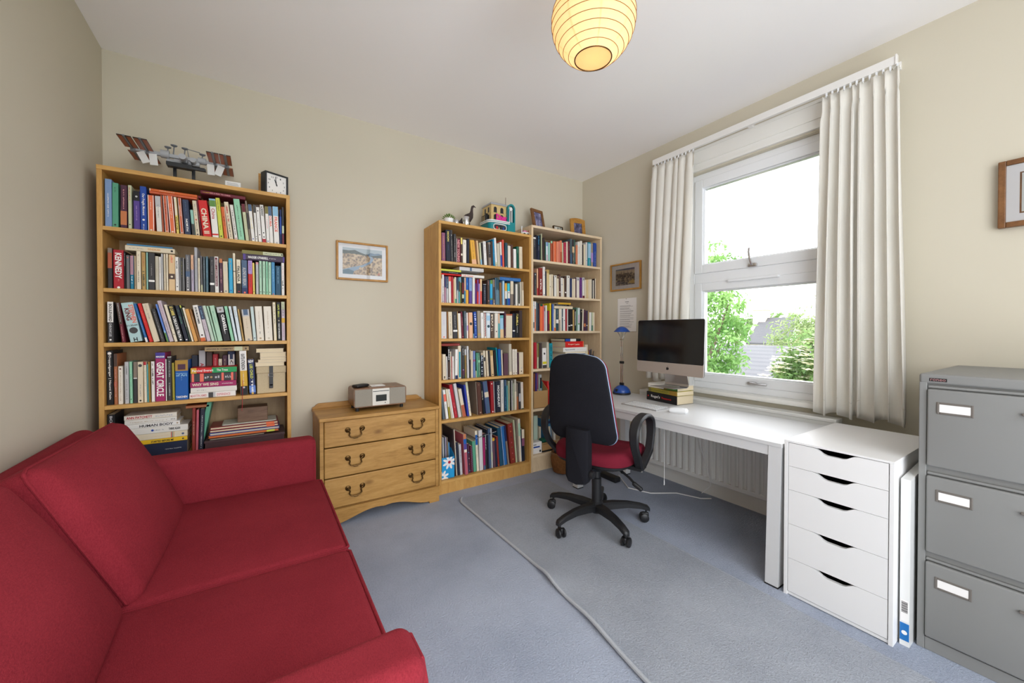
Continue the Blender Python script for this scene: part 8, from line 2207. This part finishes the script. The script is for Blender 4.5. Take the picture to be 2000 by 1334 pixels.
tree('tall fresh green tree outside behind the monitor side of the window', (6.3, 2.9, -3.4), [((6.2, 2.5, 1.6), 1.0, 1.1), ((6.1, 2.25, 2.6), .65, 1.0), ((6.2, 2.0, .9), .75, .9), ((6.0, 2.4, 0), .9, .9), ((6.3, 3.2, 2.2), .9, 1.2), ((6.0, 1.75, 1.75), .35, .7)], 9000, .115, .026, gl, .13, 1)
tree('bush with flat cream blossom outside the lower window pane', (5.8, .1, -3.4), [((5.8, .05, .55), .62, .95), ((5.7, .42, .15), .5, .9), ((5.8, -.35, .75), .6, 1.0), ((5.7, 0, -.4), .8, .8)], 9000, .095, .024, gd, .07, 2, 'bush', 150, 'flowering_bush')
tree('pale feathery tree rising behind the blossoming bush', (17, 3.9, -3.4), [((17, 4.35, .98), 1.45, .8), ((17, 3.2, 1.37), 1.45, .8)], 4200, .22, .03, gp, .16, 3)
tree('straggly light shrub outside low beside the monitor', (4.4, 1.4, -3.4), [((4.4, 1.28, .12), .42, .7), ((4.4, .92, .03), .42, .6), ((4.4, 1.69, .2), .42, .7)], 1800, .10, .026, gp, .05, 4, 'shrub', name='shrub')
tree('dark treetops on the skyline left of the far house chimney'.replace('left of', 'behind'), (36, 17, -3.4), [((36, 17.0, 1.4), 1.8, .7), ((36, 14.5, 1.6), 1.5, .6), ((36, 12.6, 1.8), 1.3, .6)], 2600, .4, .09, gd, .3, 5)
# far house with a steep slate roof
hs = thing('house', 'far pale brick house with grey slate roof and white gable boards', 'house', (28, 11.0, -3.4))
brick_m = mat('pale_brick', (206, 188, 160), .9)
nt, b = nodes(brick_m)
bt = nt.nodes.new('ShaderNodeTexBrick'); bt.inputs['Scale'].default_value = 6
bt.inputs['Color1'].default_value = lin((210, 192, 164)); bt.inputs['Color2'].default_value = lin((190, 170, 142)); bt.inputs['Mortar'].default_value = lin((206, 200, 190))
nt.links.new(coords(nt), bt.inputs['Vector']); nt.links.new(bt.outputs['Color'], b.inputs['Base Color'])
slate = mat('slate', (150, 148, 152), .7)
nt, b = nodes(slate)
wv = nt.nodes.new('ShaderNodeTexWave'); wv.bands_direction = 'Z'; wv.inputs['Scale'].default_value = 2.6
nt.links.new(coords(nt), wv.inputs['Vector']); nt.links.new(ramp(nt, wv.outputs['Fac'], [(.2, (66, 66, 70)), (.6, (76, 75, 78))]), b.inputs['Base Color'])
mb = MB()
mb.box((28, 9.3, -3.4), (32, 12.2, .32))
for y in (9.3, 11.95):
    mb.prism([(28, .32), (32, .32), (30, 2.05)], y, y + .25, 'y')
obj('wall', mb, brick_m, hs)
mb = MB()
for xe in (27.75, 32.25):
    mb.add([(xe, 9.2, .25), (xe, 12.1, .25), (30, 12.1, 2.12), (30, 9.2, 2.12), (xe, 9.2, .13), (xe, 12.1, .13), (30, 12.1, 2.0), (30, 9.2, 2.0)], [(0, 3, 2, 1), (4, 5, 6, 7), (0, 1, 5, 4), (1, 2, 6, 5), (2, 3, 7, 6), (3, 0, 4, 7)])
obj('roof', mb, slate, hs)
mb = MB()
for y in (9.12, 12.08):
    mb.prism([(27.7, .28), (30, 2.22), (32.3, .28), (32.3, .02), (30, 1.95), (27.7, .02)], y, y + .22, 'y')
obj('gable_parapet', mb, M['gloss_white'], hs)
mb = MB(); mb.box((29.6, 11.6, 1.7), (30.4, 12.5, 2.75)); mb.box((29.55, 11.55, 2.7), (30.45, 12.55, 2.82)); mb.cyl((30, 11.9, 2.8), (30, 11.9, 3.1), .11); mb.cyl((30, 12.2, 2.8), (30, 12.2, 3.05), .11); obj('chimney', mb, brick_m, hs)
mb = MB(); mb.box((27.93, 10.9, -.75), (28.02, 11.35, .1)); w_ = obj('window', mb, M['gloss_white'], hs)
mb = MB(); mb.box((27.92, 10.97, -.68), (27.935, 11.28, .03)); obj('window_glass', mb, mat('far_window', (120, 130, 140), .2), w_)
# lower lean-to roof and garden wall between
sd = thing('shed', 'low slate roofed outbuilding beyond the blossoming bush', 'shed', (12.5, 4.2, -3.4))
mb = MB(); mb.box((12, 2.6, -3.4), (14.6, 6.6, -.4)); obj('wall', mb, brick_m, sd)
mb = MB(); mb.add([(11.7, 2.4, -.45), (11.7, 6.8, -.45), (14.8, 6.8, .55), (14.8, 2.4, .55), (11.7, 2.4, -.57), (11.7, 6.8, -.57), (14.8, 6.8, .43), (14.8, 2.4, .43)], [(0, 3, 2, 1), (4, 5, 6, 7), (0, 1, 5, 4), (1, 2, 6, 5), (2, 3, 7, 6), (3, 0, 4, 7)]); obj('roof', mb, slate, sd)
